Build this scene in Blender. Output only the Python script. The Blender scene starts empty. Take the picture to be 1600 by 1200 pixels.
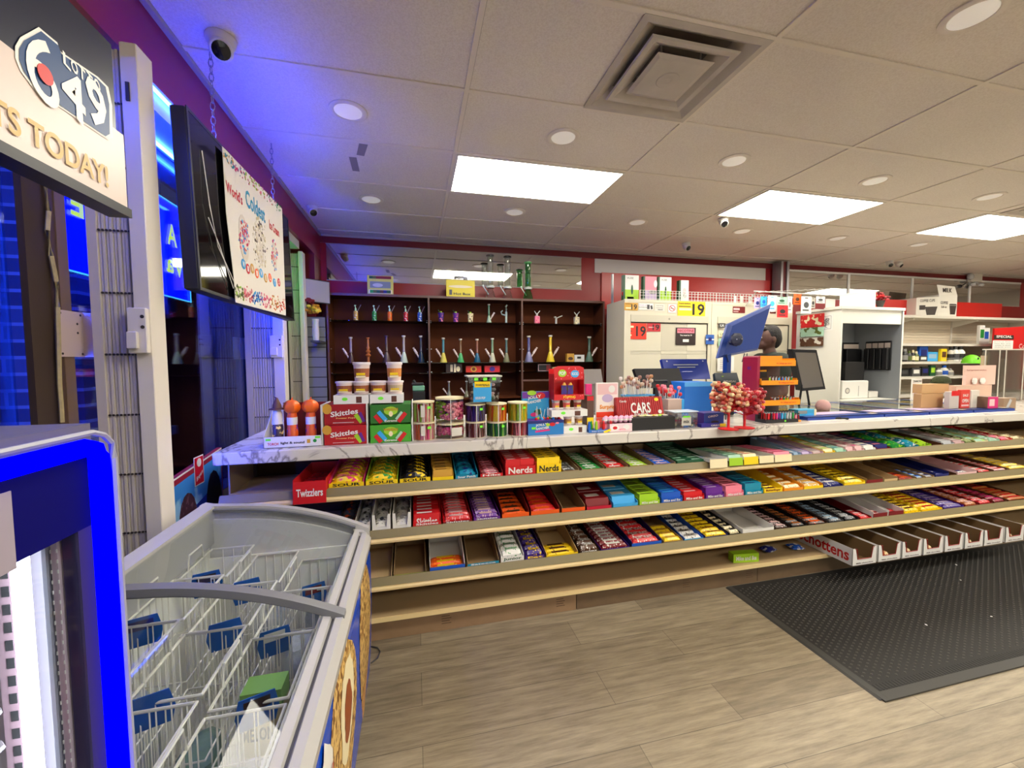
import bpy, math, random
from mathutils import Vector, Matrix, Euler
random.seed(7)
# ---------------------------------------------------------------- camera
SC = bpy.context.scene
COL = SC.collection
F_PX, YAW, PITCH, ROLL, CAM_Z = 634.2, .23212, .0568, -.00458, 1.40
FW = Vector((math.sin(YAW)*math.cos(PITCH), math.cos(YAW)*math.cos(PITCH), -math.sin(PITCH)))
_r0 = Vector((math.cos(YAW), -math.sin(YAW), 0)); _u0 = _r0.cross(FW)
RT = _r0*math.cos(ROLL)+_u0*math.sin(ROLL); UP = -_r0*math.sin(ROLL)+_u0*math.cos(ROLL)
CAM = Vector((0, 0, CAM_Z))
cd = bpy.data.cameras.new('camera'); cam = bpy.data.objects.new('camera', cd); COL.objects.link(cam)
cd.sensor_width = 36; cd.lens = 36*F_PX/1600; cd.clip_start = .02; cd.clip_end = 100
m = Matrix((( RT.x, UP.x, -FW.x, 0), (RT.y, UP.y, -FW.y, 0), (RT.z, UP.z, -FW.z, CAM_Z), (0, 0, 0, 1)))
cam.matrix_world = m
SC.camera = cam
# ---------------------------------------------------------------- world, exposure
w = bpy.data.worlds.new('night'); SC.world = w; w.use_nodes = True
w.node_tree.nodes['Background'].inputs[0].default_value = (.01, .015, .04, 1)
w.node_tree.nodes['Background'].inputs[1].default_value = .5
SC.view_settings.view_transform = 'Standard'; SC.view_settings.look = 'None'
SC.view_settings.gamma = 1; SC.view_settings.use_curve_mapping = False
SC.view_settings.exposure = 1.0
PANEL_POWER = 11.5      # emission of the ceiling panels
BLUE_POWER = 42.0      # blue strip along the window head
GREEN_POWER = 12.0
REAR_FILL_POWER = 1.2  # fill light from the coolers added behind the viewer
TVB_POWER = 60.0
SC.cycles.max_bounces = 8; SC.cycles.diffuse_bounces = 4; SC.cycles.glossy_bounces = 4
SC.cycles.transparent_max_bounces = 12; SC.cycles.sample_clamp_indirect = 6
SC.cycles.caustics_reflective = False; SC.cycles.caustics_refractive = False
SC.cycles.use_denoising = True

# ---------------------------------------------------------------- helpers
def at(px, py, Y=None, X=None, Z=None):
    """the point of the place seen at a pixel, on a plane of known distance"""
    v = FW*F_PX + RT*(px-800) + UP*(600-py)
    k = Y/v.y if Y is not None else (X/v.x if X is not None else (Z-CAM_Z)/v.z)
    return CAM + v*k
def fx(px, Y=1.99, py=700): return at(px, py, Y=Y).x
def lin(c):
    c = c/255; return c/12.92 if c <= .04045 else ((c+.055)/1.055)**2.4
PAL = dict(red=(205,22,30), dred=(120,14,22), orange=(238,92,20), amber=(240,150,20), yellow=(245,208,20), lime=(160,205,40), green=(28,140,55), dgreen=(12,78,45),
 teal=(15,135,165), sky=(60,165,225), blue=(20,85,190), navy=(22,30,105), purple=(100,35,140), violet=(60,30,130), pink=(235,130,150), magenta=(215,40,120), brown=(84,48,26),
 dbrown=(48,26,16), white=(228,226,220), offwhite=(205,200,188), grey=(140,138,135), dgrey=(66,66,68), silver=(180,182,186), black=(18,18,20), beige=(196,168,122), card=(150,122,84),
 cream=(236,222,180), mint=(165,205,180), lilac=(190,170,205), gold=(205,155,55), paleblue=(150,180,205), palepink=(225,185,185), caramel=(170,95,35), olive=(78,92,30), skin=(120,76,54))
def rgb(c):
    if isinstance(c, str): c = PAL[c]
    return (lin(c[0]), lin(c[1]), lin(c[2]), 1)
MATS = {}
def mat(c, rough=.5, metal=0, emit=0, name=None, noise=0, nscale=20, bump=0, spec=None, alpha=None):
    key = (c, rough, metal, emit, name, noise, nscale, bump, alpha)
    if key in MATS: return MATS[key]
    ma = bpy.data.materials.new(name or (c if isinstance(c, str) else 'surface')); ma.use_nodes = True
    nt = ma.node_tree; b = nt.nodes['Principled BSDF']
    b.inputs['Base Color'].default_value = rgb(c); b.inputs['Roughness'].default_value = rough
    b.inputs['Metallic'].default_value = metal
    if spec is not None: b.inputs['Specular IOR Level'].default_value = spec
    if emit:
        b.inputs['Emission Color'].default_value = rgb(c); b.inputs['Emission Strength'].default_value = emit
    if alpha is not None: b.inputs['Alpha'].default_value = alpha
    if noise or bump:
        tc = nt.nodes.new('ShaderNodeTexCoord'); n = nt.nodes.new('ShaderNodeTexNoise'); n.inputs['Scale'].default_value = nscale; n.inputs['Detail'].default_value = 5
        nt.links.new(tc.outputs['Object'], n.inputs['Vector'])
        if noise:
            mx = nt.nodes.new('ShaderNodeMixRGB'); mx.inputs[1].default_value = rgb(c); v = rgb(c)
            mx.inputs[2].default_value = (v[0]*(1-noise), v[1]*(1-noise), v[2]*(1-noise), 1)
            nt.links.new(n.outputs['Fac'], mx.inputs[0]); nt.links.new(mx.outputs[0], b.inputs['Base Color'])
        if bump:
            bp = nt.nodes.new('ShaderNodeBump'); bp.inputs['Strength'].default_value = bump; bp.inputs['Distance'].default_value = .01
            nt.links.new(n.outputs['Fac'], bp.inputs['Height']); nt.links.new(bp.outputs[0], b.inputs['Normal'])
    MATS[key] = ma
    return ma
def glass(tint=(235,240,245), refl=.12, name='clear_glass', rough=.02, k=.7):
    key = ('glass', tint, refl, name)
    if key in MATS: return MATS[key]
    ma = bpy.data.materials.new(name); ma.use_nodes = True; nt = ma.node_tree; nt.nodes.clear()
    out = nt.nodes.new('ShaderNodeOutputMaterial'); mx = nt.nodes.new('ShaderNodeMixShader'); tr = nt.nodes.new('ShaderNodeBsdfTransparent'); gl = nt.nodes.new('ShaderNodeBsdfGlossy')
    lw = nt.nodes.new('ShaderNodeLayerWeight'); lw.inputs[0].default_value = .25
    mm = nt.nodes.new('ShaderNodeMath'); mm.operation = 'MULTIPLY_ADD'; mm.inputs[1].default_value = k; mm.inputs[2].default_value = refl; mm.use_clamp = True
    tr.inputs[0].default_value = rgb(tint); gl.inputs['Roughness'].default_value = rough; gl.inputs['Color'].default_value = (.9, .9, .9, 1)
    nt.links.new(lw.outputs['Fresnel'], mm.inputs[0]); nt.links.new(mm.outputs[0], mx.inputs[0])
    nt.links.new(tr.outputs[0], mx.inputs[1]); nt.links.new(gl.outputs[0], mx.inputs[2]); nt.links.new(mx.outputs[0], out.inputs[0])
    MATS[key] = ma
    return ma
def pack(c, c2='white', scale=60, rough=.35, thr=.56):
    """printed wrapper: base colour with blotches of a second ink"""
    key = ('pack', c, c2, scale, rough, thr)
    if key in MATS: return MATS[key]
    ma = bpy.data.materials.new('printed_wrapper'); ma.use_nodes = True; nt = ma.node_tree; b = nt.nodes['Principled BSDF']
    tc = nt.nodes.new('ShaderNodeTexCoord'); n = nt.nodes.new('ShaderNodeTexNoise'); n.inputs['Scale'].default_value = scale; n.inputs['Detail'].default_value = 2
    r = nt.nodes.new('ShaderNodeValToRGB'); r.color_ramp.elements[0].position = thr; r.color_ramp.elements[1].position = thr+.04
    r.color_ramp.elements[0].color = rgb(c); r.color_ramp.elements[1].color = rgb(c2)
    nt.links.new(tc.outputs['Object'], n.inputs['Vector']); nt.links.new(n.outputs['Fac'], r.inputs[0]); nt.links.new(r.outputs[0], b.inputs['Base Color'])
    b.inputs['Roughness'].default_value = rough
    MATS[key] = ma
    return ma
_txt = {}
def text_mesh(s, bold=True):
    if (s, bold) in _txt: return _txt[(s, bold)]
    cu = bpy.data.curves.new('t', 'FONT'); cu.body = s; cu.size = 1; cu.resolution_u = 5 if s == '6' or s.startswith('TICK') else 2; cu.align_x = 'CENTER'
    if bold: cu.offset = .025
    ob = bpy.data.objects.new('t', cu); COL.objects.link(ob)
    dg = bpy.context.evaluated_depsgraph_get(); me = bpy.data.meshes.new_from_object(ob.evaluated_get(dg))
    v = [(p.co.x, p.co.y) for p in me.vertices]; f = [tuple(p.vertices) for p in me.polygons]
    xs = [a for a, _ in v]; ys = [b for _, b in v]
    x0, x1, y0, y1 = min(xs), max(xs), min(ys), max(ys)
    v = [((a-(x0+x1)/2)/(x1-x0), (b-(y0+y1)/2)/(y1-y0)) for a, b in v]
    bpy.data.objects.remove(ob); bpy.data.curves.remove(cu); bpy.data.meshes.remove(me)
    _txt[(s, bold)] = (v, f, (x1-x0)/(y1-y0))
    return _txt[(s, bold)]
class MB:
    def __init__(s): s.v = []; s.f = []; s.mi = []; s.mats = []; s.m = 0; s.T = None
    def use(s, ma):
        if ma not in s.mats: s.mats.append(ma)
        s.m = s.mats.index(ma); return s
    def add(s, vs, fs):
        n = len(s.v)
        vs = [Vector(p) for p in vs]
        if s.T is not None: vs = [s.T @ p for p in vs]
        s.v += vs; s.f += [tuple(i+n for i in f) for f in fs]; s.mi += [s.m]*len(fs); return s
    def box(s, x0, x1, y0, y1, z0, z1):
        return s.add([(x0,y0,z0),(x1,y0,z0),(x1,y1,z0),(x0,y1,z0),(x0,y0,z1),(x1,y0,z1),(x1,y1,z1),(x0,y1,z1)],
                     [(0,3,2,1),(4,5,6,7),(0,1,5,4),(1,2,6,5),(2,3,7,6),(3,0,4,7)])
    def bev(s, x0, x1, y0, y1, z0, z1, r=.003):
        xs = [x0, x0+r, x1-r, x1]; ys = [y0, y0+r, y1-r, y1]
        # chamfered box: ring profile
        loops = []
        for z, i in ((z0, 1), (z0+r, 0), (z1-r, 0), (z1, 1)):
            a = r*i
            xx0, xx1, yy0, yy1 = x0+a, x1-a, y0+a, y1-a
            c = r*.6
            loops.append([(xx0+c,yy0,z),(xx1-c,yy0,z),(xx1,yy0+c,z),(xx1,yy1-c,z),(xx1-c,yy1,z),(xx0+c,yy1,z),(xx0,yy1-c,z),(xx0,yy0+c,z)])
        return s.loft(loops)
    def loft(s, loops, cap=True, closed=True):
        n = len(loops[0]); vs = [p for l in loops for p in l]; fs = []
        for k in range(len(loops)-1):
            for i in range(n if closed else n-1):
                j = (i+1) % n; fs.append((k*n+i, k*n+j, (k+1)*n+j, (k+1)*n+i))
        if cap:
            fs.append(tuple(range(n-1, -1, -1))); fs.append(tuple((len(loops)-1)*n+i for i in range(n)))
        return s.add(vs, fs)
    def lathe(s, prof, c=(0,0,0), n=16, cap=True):
        c = Vector(c)
        return s.loft([[c+Vector((r*math.cos(2*math.pi*i/n), r*math.sin(2*math.pi*i/n), z)) for i in range(n)] for r, z in prof], cap)
    def rod(s, p0, p1, r0, r1=None, n=8):
        p0, p1 = Vector(p0), Vector(p1); r1 = r0 if r1 is None else r1
        q = (p1-p0).to_track_quat('Z', 'Y').to_matrix()
        return s.loft([[p+q@Vector((r*math.cos(2*math.pi*i/n), r*math.sin(2*math.pi*i/n), 0)) for i in range(n)] for p, r in ((p0, r0), (p1, r1))])
    def tube(s, pts, r, n=6, closed=False):
        pts = [Vector(p) for p in pts]; L = len(pts); loops = []
        for k, p in enumerate(pts):
            a = pts[(k-1) % L] if closed or k else pts[k]; b = pts[(k+1) % L] if closed or k < L-1 else pts[k]
            d = (b-a).normalized(); q = d.to_track_quat('Z', 'Y').to_matrix() if abs(d.z) < .95 else d.to_track_quat('Z', 'X').to_matrix()
            loops.append([p+q@Vector((r*math.cos(2*math.pi*i/n), r*math.sin(2*math.pi*i/n), 0)) for i in range(n)])
        if closed: loops.append(loops[0])
        return s.loft(loops, cap=not closed)
    def ell(s, c, rx, ry, rz, n=12, k=8):
        c = Vector(c); L = []
        for j in range(1, k):
            t = math.pi*j/k
            L.append([c+Vector((rx*math.sin(t)*math.cos(2*math.pi*i/n), ry*math.sin(t)*math.sin(2*math.pi*i/n), -rz*math.cos(t))) for i in range(n)])
        return s.loft(L)
    def prism(s, poly, o, u, v, t):
        """polygon in the plane (u, v) at o, thickened along u x v by t"""
        o, u, v = Vector(o), Vector(u).normalized(), Vector(v).normalized(); w_ = u.cross(v)*t
        a = [o+u*p+v*q for p, q in poly]; n = len(a)
        return s.add(a+[p+w_ for p in a], [tuple(range(n-1, -1, -1)), tuple(range(n, 2*n))]+[(i, (i+1) % n, (i+1) % n+n, i+n) for i in range(n)])
    def quad(s, *p): return s.add(p, [tuple(range(len(p)))])
    def rect(s, c, u, v, wd, h, t=.0006):
        """thin printed patch; lies on a face, u right, v up"""
        u, v = Vector(u).normalized(), Vector(v).normalized(); o = Vector(c)-u*wd/2-v*h/2
        return s.prism([(0,0),(wd,0),(wd,h),(0,h)], o, u, v, t)
    def disc(s, c, u, v, r, r2=None, t=.0006, n=16):
        r2 = r2 or r
        return s.prism([(r*math.cos(2*math.pi*i/n), r2*math.sin(2*math.pi*i/n)) for i in range(n)], c, u, v, t)
    def text(s, st, c, u, v, wd, h, bold=True, off=.0012):
        vs, fs, _ = text_mesh(st, bold); u, v = Vector(u).normalized(), Vector(v).normalized(); c = Vector(c)+u.cross(v)*off
        return s.add([c+u*(a*wd)+v*(b*h) for a, b in vs], fs)
    def build(s, name, parent=None, smooth=False, loc=None, rot=None, scale=None):
        me = bpy.data.meshes.new(name); me.from_pydata([tuple(p) for p in s.v], [], s.f)
        for ma in s.mats: me.materials.append(ma)
        me.polygons.foreach_set('material_index', s.mi)
        if smooth:
            me.polygons.foreach_set('use_smooth', [True]*len(s.f))
            try: me.set_sharp_from_angle(angle=.7)
            except Exception: pass
        me.update()
        o = bpy.data.objects.new(name, me); COL.objects.link(o)
        if parent: o.parent = parent
        if loc: o.location = loc
        if rot: o.rotation_euler = rot
        return o
X_, Y_, Z_ = Vector((1,0,0)), Vector((0,1,0)), Vector((0,0,1))
def tag(o, label, cat, group=None, kind=None):
    if label: o['label'] = label
    if cat: o['category'] = cat
    if group: o['group'] = group
    if kind: o['kind'] = kind
    return o
def thing(name, label, cat, loc=(0,0,0), rz=0, group=None, rot=None):
    o = bpy.data.objects.new(name, None); COL.objects.link(o); o.location = loc; o.rotation_euler = rot or (0,0,rz); o.empty_display_size = .05
    return tag(o, label, cat, group)
def struct(mb, name, smooth=False):
    o = mb.build(name, smooth=smooth); o['kind'] = 'structure'; return o
def copy_thing(src, loc=None, rz=None, label=None, rot=None, scale=None, group=None):
    c = src.copy(); COL.objects.link(c)
    def rec(a, b):
        for ch in list(a.children):
            k = ch.copy(); COL.objects.link(k); k.parent = b; rec(ch, k)
    rec(src, c)
    if loc is not None: c.location = loc
    if rz is not None: c.rotation_euler = (0,0,rz)
    if rot is not None: c.rotation_euler = rot
    if scale is not None: c.scale = scale
    if label: c['label'] = label
    if group: c['group'] = group
    return c
# ================================================================ the setting
WY, LX, CZ = 4.70, -.96, 2.74      # back wall, beam face on the window side, ceiling
GX = -1.16                         # window glass plane
def floor_mat():
    ma = bpy.data.materials.new('grey_wood_planks'); ma.use_nodes = True; nt = ma.node_tree; b = nt.nodes['Principled BSDF']
    tc = nt.nodes.new('ShaderNodeTexCoord'); mp = nt.nodes.new('ShaderNodeMapping')
    nt.links.new(tc.outputs['Object'], mp.inputs[0])
    br = nt.nodes.new('ShaderNodeTexBrick'); br.inputs['Scale'].default_value = 1; br.inputs['Brick Width'].default_value = 1.22; br.inputs['Row Height'].default_value = .18
    br.inputs['Mortar Size'].default_value = .0012; br.inputs['Mortar Smooth'].default_value = .3; br.offset = .37
    br.inputs['Color1'].default_value = rgb((158,146,124)); br.inputs['Color2'].default_value = rgb((132,120,100)); br.inputs['Mortar'].default_value = rgb((92,82,70))
    nt.links.new(mp.outputs[0], br.inputs['Vector'])
    m2 = nt.nodes.new('ShaderNodeMapping'); m2.inputs['Scale'].default_value = (1.3, 13, 1); nt.links.new(tc.outputs['Object'], m2.inputs[0])
    n = nt.nodes.new('ShaderNodeTexNoise'); n.inputs['Scale'].default_value = 3.0; n.inputs['Detail'].default_value = 9; n.inputs['Roughness'].default_value = .68
    nt.links.new(m2.outputs[0], n.inputs['Vector'])
    r = nt.nodes.new('ShaderNodeValToRGB'); r.color_ramp.elements[0].position = .3; r.color_ramp.elements[1].position = .72
    r.color_ramp.elements[0].color = (.5, .47, .43, 1); r.color_ramp.elements[1].color = (1.25, 1.22, 1.16, 1)
    nt.links.new(n.outputs['Fac'], r.inputs[0])
    mx = nt.nodes.new('ShaderNodeMixRGB'); mx.blend_type = 'MULTIPLY'; mx.inputs[0].default_value = 1
    nt.links.new(br.outputs['Color'], mx.inputs[1]); nt.links.new(r.outputs[0], mx.inputs[2]); nt.links.new(mx.outputs[0], b.inputs['Base Color'])
    b.inputs['Roughness'].default_value = .42
    bp = nt.nodes.new('ShaderNodeBump'); bp.inputs['Strength'].default_value = .12; bp.inputs['Distance'].default_value = .01
    nt.links.new(n.outputs['Fac'], bp.inputs['Height']); nt.links.new(bp.outputs[0], b.inputs['Normal'])
    return ma
struct(MB().use(floor_mat()).box(-4.2, 11.5, -4, 4.9, -.1, 0), 'floor')
def ceil_mat():
    ma = bpy.data.materials.new('vinyl_ceiling_tiles'); ma.use_nodes = True; nt = ma.node_tree; b = nt.nodes['Principled BSDF']
    tc = nt.nodes.new('ShaderNodeTexCoord'); v = nt.nodes.new('ShaderNodeTexNoise'); v.inputs['Scale'].default_value = 140; v.inputs['Detail'].default_value = 3
    n2 = nt.nodes.new('ShaderNodeTexNoise'); n2.inputs['Scale'].default_value = .9; n2.inputs['Detail'].default_value = 2
    nt.links.new(tc.outputs['Object'], v.inputs['Vector']); nt.links.new(tc.outputs['Object'], n2.inputs['Vector'])
    r = nt.nodes.new('ShaderNodeValToRGB'); r.color_ramp.elements[0].position = .35; r.color_ramp.elements[1].position = .62
    r.color_ramp.elements[0].color = rgb((232,222,210)); r.color_ramp.elements[1].color = rgb((244,236,226))
    mx = nt.nodes.new('ShaderNodeMixRGB'); mx.blend_type = 'MULTIPLY'; mx.inputs[0].default_value = .25
    nt.links.new(v.outputs['Fac'], r.inputs[0]); nt.links.new(r.outputs[0], mx.inputs[1]); nt.links.new(n2.outputs['Fac'], mx.inputs[2]); nt.links.new(mx.outputs[0], b.inputs['Base Color'])
    b.inputs['Roughness'].default_value = .62
    bp = nt.nodes.new('ShaderNodeBump'); bp.inputs['Strength'].default_value = .35; bp.inputs['Distance'].default_value = .004
    nt.links.new(v.outputs['Fac'], bp.inputs['Height']); nt.links.new(bp.outputs[0], b.inputs['Normal'])
    return ma
VX, VY = .268+1.22-.305, 1.47+.305
V2X, V2Y = .268+4*1.22+.405, 1.47+.305+.61
cm = MB().use(ceil_mat()); h_ = .275
cm.box(-4.2, VX-h_, -4, 4.9, CZ, CZ+.1).box(VX-h_, VX+h_, -4, VY-h_, CZ, CZ+.1).box(VX-h_, VX+h_, VY+h_, 4.9, CZ, CZ+.1)
cm.box(VX+h_, V2X-h_, -4, 4.9, CZ, CZ+.1).box(V2X-h_, V2X+h_, -4, V2Y-h_, CZ, CZ+.1).box(V2X-h_, V2X+h_, V2Y+h_, 4.9, CZ, CZ+.1).box(V2X+h_, 11.5, -4, 4.9, CZ, CZ+.1)
struct(cm, 'ceiling')
# T-bar grid
GX0, GY0, TX, TY = .268, 1.47, 1.22, .61
g = MB().use(mat((226,217,203), .5, name='tbar'))
for i in range(-2, 10):
    x = GX0+i*TX
    if LX < x < 11.4: g.box(x-.012, x+.012, -3.9, WY-.03, CZ-.007, CZ-.0005)
for j in range(-8, 6):
    y = GY0+j*TY; g.box(LX, 11.4, y-.012, y+.012, CZ-.0065, CZ-.0005)
g.use(mat((96,86,78), .8, name='tile_gap'))
for i in range(-2, 10):
    x = GX0+i*TX
    if LX < x < 11.4: g.box(x+.012, x+.0142, -3.9, WY-.03, CZ-.0012, CZ-.0002)
for j in range(-8, 6):
    y = GY0+j*TY; g.box(LX, 11.4, y+.012, y+.0142, CZ-.0012, CZ-.0002)
g.use(mat((170,160,148), .5, name='wall_angle')).box(LX, LX+.022, -3.9, WY, CZ-.02, CZ-.001).box(LX, 11.4, WY-.022, WY, CZ-.02, CZ-.001)
struct(g, 'ceiling_grid')
RED = mat((150,16,20), .38, name='red_paint', noise=.15, nscale=3)
DRED = mat((110,10,16), .42, name='dark_red_paint', noise=.15, nscale=3)
# back wall
struct(MB().use(RED).box(-4.2, 11.5, WY, WY+.15, 0, CZ), 'wall_back')
struct(MB().use(DRED).box(-4.2, 11.5, WY-.012, WY-.0005, 2.655, CZ-.02), 'trim_1')
# other walls of the shop
struct(MB().use(mat('offwhite', .8, name='painted_wall')).box(11.4, 11.5, -4, 4.9, 0, CZ), 'wall_right')
struct(MB().use(mat((170,160,150), .8, name='painted_rear_wall')).box(-4.2, 11.5, -4, -3.9, 0, CZ), 'wall_rear')
# window side: beam above, mullions, sill
struct(MB().use(mat((136,12,58), .35, name='red_beam_paint', noise=.1, nscale=4)).box(GX-.3, LX, -3.9, WY, 2.47, CZ), 'wall_left')
MULL = mat((120,110,98), .4, name='window_frame_metal')
BRN = mat((86,62,44), .6, name='brown_jamb', noise=.35, nscale=9)
w_ = MB().use(mat((200,200,205), .4, name='window_head')).box(GX-.05, LX-.03, -3.9, 4.0, 2.40, 2.469)
struct(w_, 'trim_2')
JY0 = at(47, 450, X=GX+.05).y; JYm = at(82, 450, X=GX+.05).y
fr = MB().use(mat((60,44,34), .7, name='dark_jamb')).box(GX+.028, GX+.046, JY0, 1.655, .0, 2.40).use(BRN).box(GX+.046, GX+.052, JYm, 1.655, 0, 2.40)
fr.use(mat((120,96,66), .6, name='tan_jamb_edge')).box(GX+.052, GX+.054, 1.615, 1.655, 0, 2.40)
struct(fr, 'trim_3')
fr = MB().use(MULL).box(GX-.05, GX+.03, 3.22, 3.30, .55, 2.40).box(GX-.05, GX+.03, -3.9, -3.8, 0, 2.4)
struct(fr, 'trim_4')
struct(MB().use(mat((110,100,92), .6, name='sill')).box(GX-.1, GX-.008, -3.9, 3.3, 0, .62), 'wall_sill')
WG = glass((205,215,235), .05, 'window_glass', k=.38)
struct(MB().use(WG).box(GX-.006, GX, -3.8, JY0, .62, 2.40), 'window_1')
struct(MB().use(WG).box(GX-.006, GX, 1.665, 3.22, .62, 2.40), 'window_2')
# wall beyond the windows with the dark red corner column
struct(MB().use(DRED).box(GX-.1, LX, 4.42, WY, 1.85, 2.47), 'wall_corner')
struct(MB().use(mat((52,40,38), .5, name='dark_panel')).box(GX-.1, GX-.02, 3.30, WY, 0, 2.47), 'wall_side_panel')
t = thing('led_strip', 'blue LED strip outside the window washing the brick wall', 'light strip', (0,0,0))
MB().use(mat((30,70,255), .4, emit=BLUE_POWER*3, name='blue_outside_led')).box(GX-.020, GX-.008, 1.625, 1.637, .622, 2.39).build('lit_tape', t)
# night outside: brick return wall, pavement
def brick_mat():
    ma = bpy.data.materials.new('night_brick'); ma.use_nodes = True; nt = ma.node_tree; b = nt.nodes['Principled BSDF']
    tc = nt.nodes.new('ShaderNodeTexCoord'); mp = nt.nodes.new('ShaderNodeMapping'); mp.inputs['Rotation'].default_value = (math.pi/2, 0, 0)
    nt.links.new(tc.outputs['Object'], mp.inputs[0])
    br = nt.nodes.new('ShaderNodeTexBrick'); br.inputs['Scale'].default_value = 1; br.inputs['Brick Width'].default_value = .2; br.inputs['Row Height'].default_value = .075; br.inputs['Mortar Size'].default_value = .008
    br.inputs['Color1'].default_value = rgb((120,104,112)); br.inputs['Color2'].default_value = rgb((88,74,84)); br.inputs['Mortar'].default_value = rgb((160,155,160))
    nt.links.new(mp.outputs[0], br.inputs['Vector']); nt.links.new(br.outputs[0], b.inputs['Base Color']); b.inputs['Roughness'].default_value = .8
    return ma
struct(MB().use(brick_mat()).box(-4.1, GX-.35, 2.3, 2.45, 0, 3.2), 'wall_outside')
struct(MB().use(mat((60,58,62), .7, name='asphalt', noise=.4, nscale=30)).box(-9, -4.2, -4, 9, -.12, -.02), 'ground_outside')

# ---------------------------------------------------------------- ceiling lamps, vents, pot lights
DIFF = mat((255,249,234), .4, emit=PANEL_POWER, name='lit_diffuser')
POTD = mat((250,246,238), .4, emit=.10, name='faint_glow_lens')  # lamp is off; the lens is given a faint glow of its own
def panel(i, j, label, group=None):
    x, y = GX0+i*TX, GY0+j*TY
    t = thing('ceiling_light', label, 'ceiling light', (x+TX/2, y+TY/2, CZ), group=group)
    a, b = TX/2-.012, TY/2-.012; f = MB().use(mat((225,220,210), .4, name='lamp_frame'))
    f.box(-a, a, -b, -b+.014, -.012, -.001).box(-a, a, b-.014, b, -.012, -.001).box(-a, -a+.014, -b+.014, b-.014, -.012, -.001).box(a-.014, a, -b+.014, b-.014, -.012, -.001)
    f.build('frame', t)
    MB().use(DIFF).box(-a+.014, a-.014, -b+.014, b-.014, -.009, -.004).build('diffuser', t)
panel(0, 2, 'lit white rectangular ceiling panel, closest of the row to the ice cream poster')
panel(2, 2, 'lit white rectangular ceiling panel above the checkout monitors, middle of the row')
panel(4, 2, 'lit white rectangular ceiling panel above the cigarette counter end, last of the row')
panel(6, 2, 'lit ceiling panel past the end of the visible row')
for i in (0, 2, 4, 6):
    for j in (-2, -6): panel(i, j, 'lit ceiling panel over the aisle behind the viewer', 'ceiling panels over the aisle')
pots = [((544,173), 'unlit round pot light beside the blue glow, large one close to the chains'), ((880,214), 'unlit round pot light between the square vent and the first lit panel'),
 ((1147,251), 'unlit round pot light between the square vent and the second lit panel'), ((1367,282), 'unlit round pot light between the second and third lit panels'),
 ((1546,307), 'unlit round pot light beside the third lit panel and small vent'), ((580,311), 'small unlit pot light between the poster and the first lit panel'),
 ((804,331), 'small unlit pot light below the first lit panel near the mirror'), ((996,347), 'small unlit pot light between first and second lit panels near the back'),
 ((1160,361), 'small unlit pot light below the second lit panel behind the camera dome'), ((1309,372), 'small unlit pot light between the second and third panels near the back'),
 ((1436,382), 'small unlit pot light under the third lit panel near the back wall'), ((1520,22), 'large unlit pot light past the square vent, cut by the picture top')]
p0 = None
for (px, lab) in pots:
    c = at(px[0], px[1], Z=CZ)
    if p0 is None:
        p0 = thing('pot_light', lab, 'pot light', c, group='round pot lights')
        MB().use(mat((225,216,204), .4, name='pot_trim')).lathe([(.098,-.001),(.098,-.006),(.090,-.010),(.074,-.008),(.072,-.004),(.072,-.001)], n=40).build('trim_ring', p0, True)
        MB().use(POTD).lathe([(.071,-.003),(.071,-.0065),(.02,-.0075)], n=40).build('lens', p0, True)
    else: copy_thing(p0, c, label=lab)
def vent(cx, cy, label):
    t = thing('ceiling_vent', label, 'ceiling vent', (cx, cy, CZ))
    W = mat((205,196,184), .45, name='dusty_vent_metal', noise=.35, nscale=7); D = mat((150,138,126), .7, name='vent_throat', noise=.5, nscale=6)
    def ring(mb, a, za, b, zb):
        mb.loft([[(-a,-a,za),(a,-a,za),(a,a,za),(-a,a,za)], [(-b,-b,zb),(b,-b,zb),(b,b,zb),(-b,b,zb)]], cap=False)
    f = MB().use(W); ring(f, .300, -.001, .300, -.008); ring(f, .300, -.008, .270, -.010); ring(f, .270, -.010, .19, .05); f.build('frame', t)
    f = MB().use(D).box(-.2, .2, -.2, .2, .05, .055); f.build('throat', t)
    f = MB().use(W); ring(f, .215, -.004, .210, -.012); ring(f, .210, -.012, .185, -.010); ring(f, .185, -.010, .12, .035); ring(f, .215, -.004, .185, .005)
    for sx in (-1, 1): f.rod((sx*.1,.1,-.005), (sx*.1,.1,.05), .004).rod((sx*.1,-.1,-.005), (sx*.1,-.1,.05), .004)
    f.build('cone', t)
    f = MB().use(W); f.loft([[(-.12,-.12,-.004),(.12,-.12,-.004),(.12,.12,-.004),(-.12,.12,-.004)], [(-.142,-.142,-.012),(.142,-.142,-.012),(.142,.142,-.012),(-.142,.142,-.012)], [(-.12,-.12,-.018),(.12,-.12,-.018),(.12,.12,-.018),(-.12,.12,-.018)]])
    f.lathe([(.055,-.0175),(.05,-.020),(.02,-.021),(.015,-.0205)], n=24); f.build('center_plate', t)
vent(VX, VY, 'dusty square ceiling vent with a raised middle plate')
vent(V2X, V2Y, 'square ceiling vent cut by the picture edge, far from the dusty one')
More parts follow.
